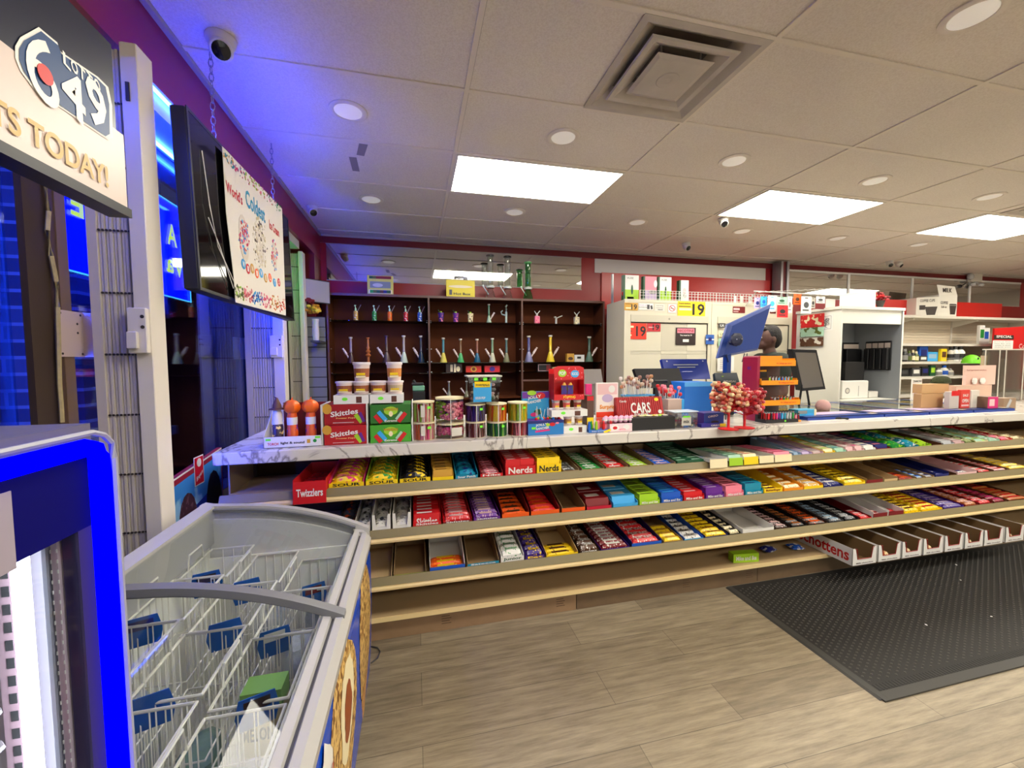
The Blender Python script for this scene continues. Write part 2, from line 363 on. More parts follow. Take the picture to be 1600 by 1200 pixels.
# dome cameras: pixel of the body, ceiling pixel of its base
def dome(px, py, yaw, label, s=1.0, group='dome security cameras'):
    c = at(px, py, Z=CZ)
    t = thing('security_camera', label, 'security camera', c, yaw, group); t.scale = (s, s, s)
    Wm = mat((215,212,205), .35, name='camera_plastic')
    MB().use(Wm).lathe([(.052,-.001),(.056,-.012),(.05,-.03),(.036,-.045),(.02,-.05)], n=24).build('base', t, True)
    f = MB().use(Wm); f.T = Matrix.Translation((0,-.012,-.055)) @ Euler((math.radians(128),0,0)).to_matrix().to_4x4()
    f.lathe([(.02,-.05),(.04,-.03),(.043,0),(.043,.028),(.038,.036),(.03,.036)], n=24); f.build('turret', t, True)
    f = MB().use(mat('black', .15, name='camera_lens')); f.T = Matrix.Translation((0,-.012,-.055)) @ Euler((math.radians(128),0,0)).to_matrix().to_4x4()
    f.lathe([(.033,.0365),(.033,.039),(.018,.042),(.012,.044)], n=20); f.build('lens', t, True)
    return t
dome(345, 58, .35, 'white dome security camera on the blue-lit ceiling by the chain', 1.0)
dome(487, 322, .6, 'white dome camera in the ceiling corner above the red column', .85)
dome(1130, 341, -.3, 'white dome camera just below the second lit panel', .85)
dome(1072, 380, .2, 'white dome camera near the red wall strip over the cabinets', .85)
dome(1390, 408, -.5, 'white dome camera of a close pair over the kiosk, the one nearer the column', .8)
dome(1404, 409, .2, 'white dome camera of a close pair over the kiosk, nearer the coffee carton', .8)
t = thing('ceiling_patch', 'two grey tape patches stuck on the ceiling beside the blue glow', 'tape')
for q in ([(561,224),(575,226),(569,244),(557,242)], [(545,245),(557,246),(562,268),(551,267)]):
    MB().use(mat((140,132,130), .7, name='grey_tape')).quad(*[at(a, b, Z=CZ-.0012) for a, b in reversed(q)]).build('tape_piece', t)

# ---------------------------------------------------------------- back wall mirrors and panels
MIR = mat((215,215,212), .03, 1, name='mirror_glass')
WHT = mat('white', .45, name='white_trim')
def mirror(x0, x1, z0, z1, label):
    t = thing('wall_mirror', label, 'mirror', ((x0+x1)/2, WY, z0), group='mirror strip panels')
    a = (x1-x0)/2; h = z1-z0
    MB().use(MIR).box(-a, a, -.006, -.001, 0, h).build('mirror_glass', t)
    f = MB().use(mat((170,165,158), .35, name='mirror_edge')).box(-a-.006, a+.006, -.009, -.001, -.008, 0).box(-a-.006, a+.006, -.009, -.001, h, h+.006)
    f.build('edge_frame', t)
mirror(-.90, 1.985, 2.27, 2.645, 'long mirror strip on the red wall above the bong shelves')
for k, (a, b) in enumerate(((4.93, 6.13), (6.17, 7.37), (7.41, 8.6), (8.64, 9.8))):
    mirror(a, b, 2.27, 2.625, ['mirror panel over the hanging phone accessories, next to the grey column', 'mirror panel behind the white paper and red flower',
        'mirror panel behind the coffee cup carton', 'mirror panel last in the strip, at the picture edge'][k])
f = MB().use(WHT)
for x in (6.15, 7.39, 8.62): f.box(x-.02, x+.02, WY-.014, WY-.001, 2.26, 2.64)
f.box(4.93, 9.8, WY-.012, WY-.001, 2.632, 2.66); struct(f, 'trim_5')
struct(MB().use(mat((205,200,192), .6, name='white_board')).box(2.16, 4.69, WY-.01, WY-.001, 2.48, 2.65), 'trim_6')
struct(MB().use(mat((190,30,26), .3, name='glossy_red_board', noise=.15, nscale=2)).box(2.25, 4.76, WY-.02, WY-.011, 2.04, 2.485), 'trim_7')
f = MB().use(mat((150,148,150), .3, .6, name='metal_column')).box(4.79, 4.825, WY-.16, WY-.02, 1.9, CZ-.02).box(4.89, 4.925, WY-.16, WY-.02, 1.9, CZ-.02)
f.use(DRED).box(4.825, 4.89, WY-.14, WY-.02, 1.9, CZ-.02); struct(f, 'trim_8')
f = MB().use(mat((205,35,30), .3, name='red_board')).box(6.3, 7.7, 4.6, 4.62, 2.03, 2.28).box(8.0, 9.2, 4.6, 4.62, 2.03, 2.28); struct(f, 'trim_9')
# ---------------------------------------------------------------- light strips
t = thing('led_strip', 'blue LED strip lighting the window head under the red beam', 'light strip', (0,0,0))
MB().use(mat((30,70,255), .4, emit=BLUE_POWER, name='blue_led')).box(LX-.02, LX-.008, 1.80, 3.1, 2.46, 2.468).build('lit_tape', t)
MB().use(mat((20,50,255), .4, emit=TVB_POWER, name='blue_backlight')).box(-.878, -.868, 1.86, 2.93, 2.318, 2.326).build('lit_tape', t)
MB().use(mat((10,40,255), .4, emit=TVB_POWER*5, name='blue_gate_fill')).box(-.878, -.868, 2.93, 2.94, 1.72, 2.316).build('lit_tape', t)  # hidden strip added behind the screen to light the gate blue
MB().use(mat((24,24,28), .5, name='added_light_shield')).box(-.886, -.880, 2.918, 2.95, 1.71, 2.317).box(-.880, -.866, 2.918, 2.929, 1.71, 2.317).build('added_light_shield', t)  # unseen shield added to block the strip's reflection in the window
MB().use(mat((30,70,255), .4, emit=BLUE_POWER, name='blue_led')).box(GX+.03, GX+.042, .2, 3.1, 2.385, 2.395).build('lit_tape', t)
# ================================================================ window side: gates, hanging screen, posters
GATE = mat((206,196,182), .38, name='cream_gate_steel', noise=.04, nscale=3)
GATE2 = mat((222,214,202), .35, name='cream_gate_post')
HOLE = mat((46,38,34), .6, name='rivet_dark')
def gate(x0, x1, Y, z1, label, lock=True, plate=True, dz=0):
    """folded accordion gate standing square to the glass: jamb channel, slats, lead post"""
    t = thing('folding_security_gate', label, 'security gate', (x0, Y, 0)); W = x1-x0
    MB().use(GATE).box(0, W*.16, -.02, .02, .01, z1).build('jamb_channel', t)
    n = 9; a, b = W*.16, W*.72
    for k in range(n):
        u = a+(b-a)*k/n; d = (b-a)/n
        MB().use(GATE).box(u+.0015, u+d-.0015, -.012-.004*(k % 2), .012, .03, z1-.02).build('slat', t)
    f = MB().use(HOLE)
    z = .18
    while z < z1-.1:
        f = MB().use(HOLE)
        for k in range(n): f.disc((a+(b-a)*(k+.5)/n, -.0165, z), X_, Z_, .0042, n=6, t=.002)
        f.box(a, b, -.0163, -.0158, z-.0008, z+.0008).build('rivet_row', t); z += .208
    f = MB().use(GATE2).bev(W*.72, W, -.03, .055, .01, z1, .004); f.build('lead_post', t)
    if lock:
        f = MB().use(GATE2).bev(W*.66, W*.98, -.05, -.031, 1.43+dz, 1.585+dz, .004)
        f.bev(W*.67, W*.85, -.062, -.05, 1.445+dz, 1.505+dz, .004).use(HOLE).disc((W*.92, -.051, 1.555+dz), X_, Z_, .006).disc((W*.92, -.051, 1.52+dz), X_, Z_, .006)
        f.build('lock_box', t)
        MB().use(HOLE).box(W*.80, W*.86, -.034, -.03, z1-.19, z1-.13).build('latch_bolt', t)
    if plate:
        f = MB().use(mat((200,178,166), .5, name='jamb_plate')).box(-.048, -.044, -.09, .014, 1.42+dz, 1.57+dz).box(-.044, -.002, .010, .014, 1.42+dz, 1.57+dz)
        f.use(HOLE)
        for q, r in ((-.08,1.43),(0,1.43),(-.08,1.56),(0,1.56),(-.015,1.50),(-.015,1.53)): f.disc((-.0435, q, r+dz), Y_, Z_, .004, n=8)
        f.build('strike_plate', t)
    return t
gate(fx(147,1.68,450), fx(250,1.68,450)-.016, 1.68, 2.455, 'tall cream folding security gate, closest one, standing beside the chest freezer')
gate(fx(385,3.2,550), fx(446,3.2,550), 3.2, 2.40, 'folding security gate lit blue behind the end of the marble counter')
gate(fx(453,4.1,550), fx(479,4.1,550), 4.1, 2.40, 'narrow folding security gate lit green beside the grey slat panels', lock=False, plate=False)
# rope on the brown jamb
pts = [at(px, py, X=-1.10) for px, py in ((70,285),(76,330),(74,360),(80,400),(88,440),(90,480),(92,560),(93,600),(96,640),(97,660))]
r_ = MB().use(mat((196,178,128), .8, name='flat_rope', noise=.4, nscale=60)).tube(pts, .006, 6).build('hanging_rope', smooth=True)
tag(r_, 'cream cord hanging down the brown window jamb', 'cord')
# hanging LED sign in the window, seen from behind
t = thing('led_window_sign', 'glowing blue sign with mirrored yellow letters hanging in the dark window', 'sign', (GX-.06, 2.18, 1.93))
SB = mat((0,8,255), .4, emit=2.2, name='blue_sign_glow'); SY = mat((215,235,40), .4, emit=1.6, name='yellow_letter_glow'); SE = mat((90,220,255), .4, emit=1.5, name='cyan_edge_glow')
MB().use(SB).box(-.012, -.004, -.36, .42, -.19, .30).box(-.012, -.004, .42, .475, -.19, -.04).build('display_face', t)
f = MB().use(SE).box(-.0035, 0, -.36, .42, .295, .30).box(-.0035, 0, -.36, .475, -.195, -.19).box(-.0035, 0, .47, .475, -.19, -.04).box(-.0035, 0, .415, .42, -.04, .3); f.build('glowing_edge', t)
f = MB().use(SY)
for ch, yy, zz, ww, hh in (('A', .315, .13, .085, .11), ('V', .365, -.03, .08, .095), ('a', .285, -.035, .065, .07), ('L', -.31, .22, .05, .1), ('E', -.30, .06, .06, .09)):
    f.text(ch, (0, yy, zz), -Y_, Z_, ww, hh, off=-.0005)
f.build('lettering', t)
MB().use(HOLE).rod((-.008,-.25,.3),(-.008,-.25,.46), .002).rod((-.008,.25,.3),(-.008,.25,.46), .002).build('hanging_wire', t)
# hanging screen
t = thing('hanging_tv', 'large black glossy screen hanging on chains in front of the window', 'television', (-.782, 1.77, 1.672), rot=(0,-.027,0))
L_, H_ = 1.22, .668
MB().use(mat((20,19,22), .45, name='screen_casing')).bev(-.055, -.004, 0, L_, 0, H_, .006).bev(-.085, -.055, .15, L_-.15, .1, H_-.12, .01).build('casing', t)
MB().use(mat((10,10,12), .06, name='dark_screen')).box(-.004, -.0015, .012, L_-.012, .012, H_-.012).build('screen', t)
MB().use(mat((26,25,28), .35, name='bezel')).box(-.004, 0, 0, L_, 0, .012).box(-.004, 0, 0, L_, H_-.012, H_).box(-.004, 0, 0, .012, .012, H_-.012).box(-.004, 0, L_-.012, L_, .012, H_-.012).build('bezel_frame', t)
def chain(mb, p, z0, z1):
    z = z0; k = 0
    while z < z1:
        a = .009; u = (1,0) if k % 2 else (0,1)
        mb.tube([(p[0]+u[0]*a*math.cos(q), p[1]+u[1]*a*math.cos(q), z+.017+.019*math.sin(q)) for q in [i*math.pi/4 for i in range(8)]], .0022, 4, closed=True)
        z += .03; k += 1
for yy in (2.08, 2.84):
    f = MB().use(mat((150,148,160), .35, .8, name='chain_steel')); chain(f, (-.84, yy), 2.345, 2.725); f.T = None; 
    g_ = MB().use(mat((150,148,160), .35, .8, name='chain_steel')); g_.T = Matrix.Rotation(.027, 4, 'Y') @ Matrix.Translation((.782,-1.77,-1.672)); chain(g_, (-.84, yy), 2.345, 2.725); g_.build('chain', t)
w1 = MB().use(mat('white', .5)).tube([(.002,.09,.55),(.01,.10,.35),(.012,.14,.2),(.01,.30,.06)], .002, 5).tube([(.002,.10,.3),(.012,.16,.2),(.012,.26,.05)], .0018, 5); w1.build('cable', t, True)
# ice cream poster over the screen
t = thing('ice_cream_poster', 'white poster of ice cream bowls with beaded borders taped over the hanging screen', 'poster', (-.724, 0, 0), rot=(0,-.027,0))
px_ = [(346,228),(440,326),(441,493),(360,472),(358,430),(349,330)]
P = [at(a, b, X=-.79) for a, b in px_]
f = MB().use(mat((228,222,210), .6, name='poster_paper'))
f.T = Matrix.Translation((.79, 0, 0)); n_ = len(P)
f.add(P+[p-Vector((.002,0,0)) for p in P], [tuple(range(n_-1,-1,-1)), tuple(range(n_, 2*n_))]+[(i, (i+1)%n_, (i+1)%n_+n_, i+n_) for i in range(n_)]); f.build('sheet', t)
def pl(px, py): return at(px, py, X=-.79)-Vector((-.79,0,0))
f = MB()
def ptxt(s, px, py, wd, h, ma, slope=0):
    u = Vector((0, 1, slope)); f.use(ma).text(s, pl(px, py), u, Vector((0,-slope,1)), wd, h, off=.0012)
ptxt("World's", 363, 301, .17, .05, mat((205,40,60), .5)); ptxt('Coldest', 397, 323, .26, .085, mat((40,150,190), .5)); ptxt('Ice Cream', 426, 357, .17, .05, mat((205,40,60), .5))
rr = random.Random(3)
def blob(px, py, rpx, rpy, cols, n, rs=.006):
    for _ in range(n):
        a = rr.random()*6.28; q = math.sqrt(rr.random()); c = pl(px+rpx*q*math.cos(a), py+rpy*q*math.sin(a))
        f.use(mat(rr.choice(cols), .5)).disc((.0012, c.y, c.z), Y_, Z_, rs*(.6+rr.random()), n=6)
PK = ['pink','magenta','red','sky']; OR = [(225,215,190),(60,45,40),(240,235,220),(205,190,150)]
for (a, b, c, d) in ((376,372,13,32), (402,381,15,48), (425,400,7,28)):
    f.use(mat((215,205,190), .5)).disc((.0009, pl(a, b).y, pl(a, b).z), Y_, Z_, .055 if c > 12 else .035, .11 if c > 10 else .08)
blob(376,370,9,26,PK,70); blob(402,381,12,44,OR,130); blob(425,398,5,25,PK,40)
for i in range(28):  # beaded border
    a = 348+i*3.3; blob(a, 236+(a-348)*.95+6, 3, 8, ['gold','teal','magenta','lime','pink','green'][i//5:i//5+2] or ['lime'], 5, .005)
    blob(361+i*2.85, 462+i*.85-(6 if i % 3 else 10), 3, 10, [['lime','olive'],['red','pink'],['sky','blue'],['magenta','pink'],['orange','gold'],['red','orange']][min(5, i//5)], 8, .005)
lets = [('M','sky'),('I','red'),('N','gold'),('I','orange'),('M','sky'),('E','gold'),('L','orange'),('T','sky'),('S','red')]
for i, (ch, cc) in enumerate(lets):
    q = pl(374+i*7.1, 414+i*3.6+(2 if i % 2 else -2)); f.use(mat(cc, .5)).disc((.0012, q.y, q.z), Y_, Z_, .024); f.use(mat('white', .5)).text(ch, (.0019, q.y, q.z), Y_, Z_, .018, .026, off=.0004)
f.build('print_lettering', t)
# lottery light box
t = thing('lottery_sign', 'hanging lottery light box with a navy top, white numbers and gold lettering below', 'sign', (-.55, 0, 0))
f = MB().use(mat((205,188,178), .35, name='sign_face')); f.box(-.03, 0, .30, .975, 1.705, 1.845)
f.use(mat((12,18,40), .3, name='navy_sign_face')).box(-.03, 0, .30, .955, 1.845, 2.0)
f.build('face_panel', t)
MB().use(mat('black', .4)).box(-.036, .003, .295, .982, 1.688, 1.705).box(-.04, -.0305, .3, .97, 1.705, 2.0).build('black_frame', t)
MB().use(mat((150,148,160), .35, .8, name='chain_steel')).rod((-.02,.5,2.0),(-.02,.5,2.74), .003).rod((-.02,.85,2.0),(-.02,.85,2.74), .003).build('hanging_wire', t)
def sg(px, py, d=0): v = at(px, py, X=-.55); return Vector((d, v.y, v.z))
f = MB()
def poly(pts, ma, d): f.use(ma); q = [sg(a, b, d) for a, b in pts]; n = len(q); f.add(q, [tuple(range(n))[::-1]])
OUT = [(59,42),(88,66),(93,80),(152,120),(168,136),(174,165),(175,215),(168,219),(90,166),(60,151),(30,110),(22,90),(22,72),(30,58)]
cx_, cy_ = 98, 130
poly(OUT, mat((225,222,215), .4), .0012); poly([(cx_+(a-cx_)*.93, cy_+(b-cy_)*.93) for a, b in OUT], mat((35,66,110), .4), .0020)
WS = mat((232,228,220), .4, name='white_figures')
def figure(s, a, b, w, h, sl): 
    f.use(WS).text(s, sg(a, b, .0024), Vector((0,1,sl)), Z_, w, h, bold=len(s) == 1 and h < .09, off=.0006)
figure('6', 63, 107, .058, .098, -.3); figure('4', 112, 146, .05, .075, -.35); figure('9', 148, 164, .05, .08, -.35); 
f.use(mat((200,60,60), .4)).disc(sg(66, 116, .0038), Y_, Z_, .014)
for i, ch in enumerate('LOTTO'): figure(ch, 101+i*12, 95+i*9.5, .015, .02, -.3)
f.use(mat((196,164,96), .4, name='gold_letter_ink')).text('TICKETS TODAY!', (.0012, .755, 1.742), Y_, Z_, .335, .038)
f.build('lettering', t)
# ---------------------------------------------------------------- upright glass-door cooler with blue lit edge
t = thing('upright_cooler', 'upright glass door cooler with glowing blue edge and dark blue header', 'cooler', (-.38, .605, 0))
BL = mat((0,0,255), .7, emit=1.5, name='blue_edge_glow', spec=0); HD = mat((6,6,86), .5, name='blue_header_film', spec=.1)
GR = mat((150,150,165), .4, name='cooler_frame_grey'); IN = mat((215,205,210), .4, name='cooler_liner')
MB().use(mat((96,92,100), .45, name='cooler_body')).box(-.60, -.012, -1.1, -.002, 1.28, 1.326).box(-.60, -.0, -1.1, .0, 0, .12).box(-.60, -.02, -.035, 0, .12, 1.28).box(-.60, -.58, -1.1, -.035, .12, 1.28).box(-.60, -.02, -1.1, -1.07, .12, 1.28).build('cabinet_body', t)
MB().use(mat('white', .4)).box(-.10, -.085, -.6, -.06, 1.326, 1.334).box(-.5, -.085, -.6, -.585, 1.326, 1.33).build('top_ridge', t)
f = MB().use(BL)   # rounded glowing edge tube around the door face
f.tube([(0,-1.08,.08),(0,-1.08,1.30),(0,-.03,1.30),(0,-.018,1.296),(0,-.012,1.285),(0,-.010,1.26),(0,-.010,.08)], .011, 8)
f.build('glowing_edge', t, True)
MB().use(GR).tube([(.006,-1.09,1.318),(.006,-.028,1.318),(.006,-.010,1.312),(.006,.002,1.30),(.006,.005,1.28),(.006,.005,.08)], .0035, 6).build('edge_trim', t, True)
MB().use(HD).box(-.012, -.004, -1.07, -.022, 1.205, 1.292).build('header_panel', t)
MB().use(mat((150,140,150), .4, name='header_sticker')).box(-.004, -.0028, -.6, -.118, 1.2, 1.277).build('header_sticker', t)
f = MB().use(mat((44,34,80), .5, name='door_profile')).box(-.02, -.004, -.042, -.022, .1, 1.205); f.build('door_frame', t)
MB().use(glass((235,238,242), .0, 'cooler_glass', k=.03)).box(-.0075, -.0065, -1.06, -.042, .12, 1.205).build('glass_door', t)
f = MB().use(mat((200,178,190), .5, name='gasket')).box(-.028, -.022, -.046, -.0355, .12, 1.2).use(mat((225,220,230), .4)).box(-.040, -.028, -.042, -.0355, .12, 1.2).use(GR).box(-.034, -.030, -.050, -.042, .12, 1.2)
z = .14
f.use(mat('white', .4))
while z < 1.19: f.box(-.0225,-.0215,-.047,-.046,z,z+.004).box(-.0285,-.0275,-.047,-.046,z,z+.004); z += .012
f.build('gasket_seal', t)
MB().use(mat((245,250,255), .4, emit=8.0, name='white_tube_glow')).rod((-.052,-.052,.14),(-.052,-.052,1.19), .0075, n=12).build('light_tube', t)
f = MB().use(mat((190,160,170), .5, name='slotted_upright')).box(-.085, -.064, -.042, -.037, .12, 1.2).use(mat('dgrey', .6))
z = .15
while z < 1.19: f.box(-.078, -.071, -.0425, -.0418, z, z+.012); z += .021
f.build('slotted_upright', t)
MB().use(IN).box(-.58, -.064, -.037, -.035, .12, 1.28).box(-.58, -.578, -1.07, -.037, .12, 1.2).use(mat('grey', .4)).box(-.57, -.03, -1.06, -.04, 1.202, 1.206).build('liner_panel', t)
for z in (.98, .75, .5, .25):
    f = MB().use(mat((210,205,210), .3, .6, name='shelf_wire'))
    f.tube([(-.56,-.06,z),(-.075,-.06,z),(-.068,-.066,z),(-.068,-1.05,z)], .003, 6).tube([(-.075,-.06,z+.04),(-.068,-.066,z+.04),(-.068,-1.05,z+.04)], .0025, 6)
    for i in range(14): f.rod((-.56,-.1-i*.07,z),(-.07,-.1-i*.07,z), .002, n=4)
    s_ = f.build('wire_shelf', t, True)
    MB().use(mat((215,70,80), .4, name='red_tag')).box(-.0665, -.0655, -.6, -.075, z+.004, z+.036).build('price_strip', s_)
# ---------------------------------------------------------------- ice cream chest freezer
XR, XL, YF, YN = -.20, -.80, 1.75, .64
t = thing('chest_freezer', 'ice cream chest freezer with curved sliding glass lids and blue printed side', 'chest freezer', (0,0,0))
RIM = mat((172,170,166), .35, name='freezer_rim_plastic'); RIM2 = mat((112,112,114), .4, name='lid_frame_grey'); BLUEF = mat((10,72,190), .22, name='freezer_blue_print')
def topz(x, off=0):     # arched lid line across the freezer
    u = (x-XL)/(XR-XL); return .862-.045*u-.10*max(0,u-.25)**2/.5625+off
def rect_ring(mb, x0, x1, y0, y1, z0, z1): mb.box(x0, x1, y0, y1, z0, z1)
# body: shell of four walls so that the tub is open, side bulges a little
b = MB().use(BLUEF)
prof = [(XR-.035, .05), (XR-.012, .10), (XR-.002, .25), (XR+.004, .45), (XR+.002, .60), (XR-.005, .675)]
def side(p, y0, y1):
    b.loft([[(x, y0, z) for x, z in p]+[(XR-.05, y0, p[-1][1]), (XR-.05, y0, p[0][1])], [(x, y1, z) for x, z in p]+[(XR-.05, y1, p[-1][1]), (XR-.05, y1, p[0][1])]])
side(prof, YN, YF-.02)
b.box(XL, XR-.05, YF-.04, YF-.02, .05, .66).box(XL, XL+.02, YN, YF-.04, .05, .80).box(XL, XR-.05, YN, YN+.02, .05, .72).box(XL, XR-.05, YN, YF, .05, .07)
b.build('cabinet_body', t)
MB().use(mat((40,40,44), .6, name='plinth')).box(XL+.03, XR-.06, YN+.03, YF-.05, .0, .05).build('plinth', t)
def cap_line(y0, y1, w0, w1, thick=.03, n=14, ma=RIM, name='lid_frame', drop=0):
    f = MB().use(ma); loops = []
    for i in range(n+1):
        x = XL+(XR-XL)*i/n; z = topz(x)-drop
        loops.append([(x, y0, z-thick), (x, y1, z-thick), (x, y1, z), (x, y0, z)])
    f.loft(loops); return f.build(name, t)
f = MB().use(RIM)      # right-hand rim: stepped profile
f.loft([[(XR-.052,y,.640),(XR+.008,y,.655),(XR+.012,y,.690),(XR-.004,y,.712),(XR-.022,y,.714),(XR-.030,y,.704),(XR-.034,y,.718),(XR-.052,y,.722)] for y in (YN, YF-.06)])
f.loft([[(XR-.052,YF-.06,.640),(XR+.008,YF-.06,.655),(XR+.012,YF-.06,.690),(XR-.004,YF-.06,.712),(XR-.052,YF-.06,.722)],
        [(XR-.07,YF,.650),(XR-.02,YF-.01,.662),(XR-.02,YF-.01,.690),(XR-.03,YF-.01,.712),(XR-.07,YF,.722)]])
f.build('rim', t)
MB().use(RIM).loft([[(XL-.006,y,.72),(XL+.05,y,.72),(XL+.05,y,.856),(XL+.01,y,.866),(XL-.006,y,.85)] for y in (YN, YF)]).build('rim', t)
f = MB().use(mat('dgrey', .4)).box(XR-.031, XR-.024, YN+.02, YF-.08, .706, .710); f.build('slide_groove', t)
cap_line(YF-.028, YF, 0, 0, .05); cap_line(YN, YN+.03, 0, 0, .05); 
cap_line(1.135, 1.165, 0, 0, .02, ma=RIM2, name='divider_bar')
f = MB().use(RIM)      # closing walls under the arches
f.use(mat((205,203,198), .4, name='end_wall'))
for y0, y1 in ((YF-.041, YF-.004), (YN+.004, YN+.028)):
    loops = [[(XL+(XR-XL)*i/12, y0, .64), (XL+(XR-XL)*i/12, y1, .64), (XL+(XR-XL)*i/12, y1, topz(XL+(XR-XL)*i/12)-.049), (XL+(XR-XL)*i/12, y0, topz(XL+(XR-XL)*i/12)-.049)] for i in range(13)]
    f.loft(loops)
f.build('end_wall', t)
GLZ = glass((240,244,244), .012, 'lid_glass', k=.45)
def lid(y0, y1, dz, name):
    f = MB().use(GLZ); n = 16; vs = []; fs = []
    for i in range(n+1):
        x = XL+.045+(XR-.05-XL-.045)*i/n; z = topz(x)+dz
        vs += [(x, y0, z), (x, y1, z)]
    for i in range(n): fs.append((2*i, 2*i+2, 2*i+3, 2*i+1))
    f.add(vs, fs); o = f.build(name, t, True)
    g2 = MB().use(RIM2)
    for (ya, yb) in ((y0, y0+.012), (y1-.012, y1)):
        g2.loft([[(XL+.045+(XR-.05-XL-.045)*i/n, ya, topz(XL+.045+(XR-.05-XL-.045)*i/n)+dz-.004), (XL+.045+(XR-.05-XL-.045)*i/n, yb, topz(XL+.045+(XR-.05-XL-.045)*i/n)+dz-.004),
                   (XL+.045+(XR-.05-XL-.045)*i/n, yb, topz(XL+.045+(XR-.05-XL-.045)*i/n)+dz+.003), (XL+.045+(XR-.05-XL-.045)*i/n, ya, topz(XL+.045+(XR-.05-XL-.045)*i/n)+dz+.003)] for i in range(n+1)])
    g2.build('lid_edge', o)
lid(1.15, YF-.03, -.012, 'glass_lid'); lid(YN+.03, 1.16, -.026, 'glass_lid')
MB().use(mat((240,238,228), .45, name='tub_liner', noise=.08, nscale=6)).box(XL+.02, XR-.052, YN+.03, YF-.042, .07, .12).box(XL+.02, XL+.035, YN+.03, YF-.042, .12, .80).box(XR-.066, XR-.052, YN+.03, YF-.042, .12, .70).box(XL+.035, XR-.066, YF-.054, YF-.042, .12, .665).box(XL+.035, XR-.066, YN+.03, YN+.04, .12, .70).build('tub_liner', t)
# side print: cone ice creams with nuts, white ribbon, red lettering
CREAM = pack((214,176,104), (120,78,30), 55, .4, .5)
def sp(y, z): 
    for (x0, z0), (x1, z1) in zip(prof, prof[1:]):
        if z0 <= z <= z1: return (x0+(x1-x0)*(z-z0)/(z1-z0)+.0015, y, z)
    return (XR, y, z)
def patch(mb, outline, n=10):
    """printed shape laid on the bulging side; outline in (y, z), fanned around its centre"""
    cy = sum(p[0] for p in outline)/len(outline); cz = sum(p[1] for p in outline)/len(outline)
    L = []
    for k in range(1, n+1): L.append([sp(cy+(a-cy)*k/n, cz+(b-cz)*k/n) for a, b in outline])
    m_ = len(outline); vs = [sp(cy, cz)]+[p for l in L for p in l]; fs = [(0, 1+i, 1+(i+1) % m_) for i in range(m_)]
    for k in range(n-1): fs += [(1+k*m_+i, 1+(k+1)*m_+i, 1+(k+1)*m_+(i+1) % m_, 1+k*m_+(i+1) % m_) for i in range(m_)]
    mb.add([Vector(v)+Vector((mb_off, 0, 0)) for v in vs], fs)
def blobline(y, z, ry, rz, wob=.0, n=26, seed=1):
    q = random.Random(seed); return [(y+ry*math.cos(a)*(1+wob*(q.random()-.5)), z+rz*math.sin(a)*(1+wob*(q.random()-.5))) for a in [2*math.pi*i/n for i in range(n)]]
f = MB(); mb_off = 0
f.use(CREAM); patch(f, blobline(1.52, .42, .16, .24, .12, seed=2)); patch(f, blobline(1.08, .43, .21, .22, .12, seed=3))
mb_off = .001; f.use(mat('cream', .4)); patch(f, blobline(1.12, .47, .10, .13, .15, seed=5)); mb_off = .002; f.use(mat((150,70,20), .3)); patch(f, blobline(1.12, .46, .055, .075, .2, seed=6))
mb_off = .001; f.use(pack((205,150,84), (150,100,50), 90)); patch(f, [(.98,.26),(1.2,.26),(1.12,.07),(1.06,.07)]); patch(f, [(1.42,.24),(1.62,.24),(1.54,.07),(1.50,.07)])
mb_off = .003; f.use(mat('white', .4)); patch(f, blobline(.845, .45, .085, .16, .25, seed=8)); patch(f, blobline(.70, .50, .04, .11, .1, seed=9))
f.use(mat((190,30,30), .4)); 
f.text('D', sp(.80, .47)+Vector((.004,0,0)) if False else Vector(sp(.79,.46))+Vector((.004,0,0)), Y_, Z_, .05, .15, off=.001)
f.text('stick', Vector(sp(.87,.47))+Vector((.004,0,0)), Y_, Z_, .11, .13, off=.001)
f.use(mat('white', .4)).tube([Vector(sp(.66+.16*math.sin(a*.5), .44+.19*math.sin(a)))+Vector((.002,0,0)) for a in [i*.16 for i in range(20)]], .003, 5)
f.build('print_lettering', t)
# wire baskets inside, tags on them, goods in them
WIRE = mat((226,222,212), .35, name='white_coated_wire')
def basket(x0, x1, y0, y1, z0, z1, label):
    k = thing('wire_basket', label, 'basket', ((x0+x1)/2, (y0+y1)/2, z0), group='white wire baskets in the chest freezer')
    a, b_, h = (x1-x0)/2, (y1-y0)/2, z1-z0
    f = MB().use(WIRE)
    f.tube([(-a,-b_,h),(a,-b_,h),(a,b_,h),(-a,b_,h)], .004, 6, closed=True); f.tube([(-a,-b_,h*.55),(a,-b_,h*.55),(a,b_,h*.55),(-a,b_,h*.55)], .0025, 5, closed=True)
    f.tube([(-a,-b_,0.005),(a,-b_,0.005),(a,b_,0.005),(-a,b_,0.005)], .003, 5, closed=True)
    f.build('rim_wire', k)
    f = MB().use(WIRE)
    nx, ny = max(3, int(2*a/.028)), max(3, int(2*b_/.028))
    for i in range(1, nx):
        x = -a+2*a*i/nx
        for y in (-b_, b_): f.rod((x,y,0),(x,y,h), .0017, n=4)
        f.rod((x,-b_,0.005),(x,b_,0.005), .0017, n=4)
    for i in range(1, ny):
        y = -b_+2*b_*i/ny
        for x in (-a, a): f.rod((x,y,0),(x,y,h), .0017, n=4)
    f.build('wire_mesh', k)
    f = MB().use(WIRE)
    f.tube([(-a,-.05,h),(-a,-.04,h+.05),(-a,.04,h+.05),(-a,.05,h)], .004, 6)
    f.build('handle', k)
    return k
XB = [-.755, -.605, -.452, -.285]
names = [('far', 1.46, 1.69, .30, .625), ('middle-far', 1.21, 1.44, .34, .64), ('middle', .96, 1.19, .36, .65), ('near', .70, .94, .36, .65)]
side_n = ['window-side', 'central', 'aisle-side']
TAGC = [('blue',), ('blue',)]
k_ = 0
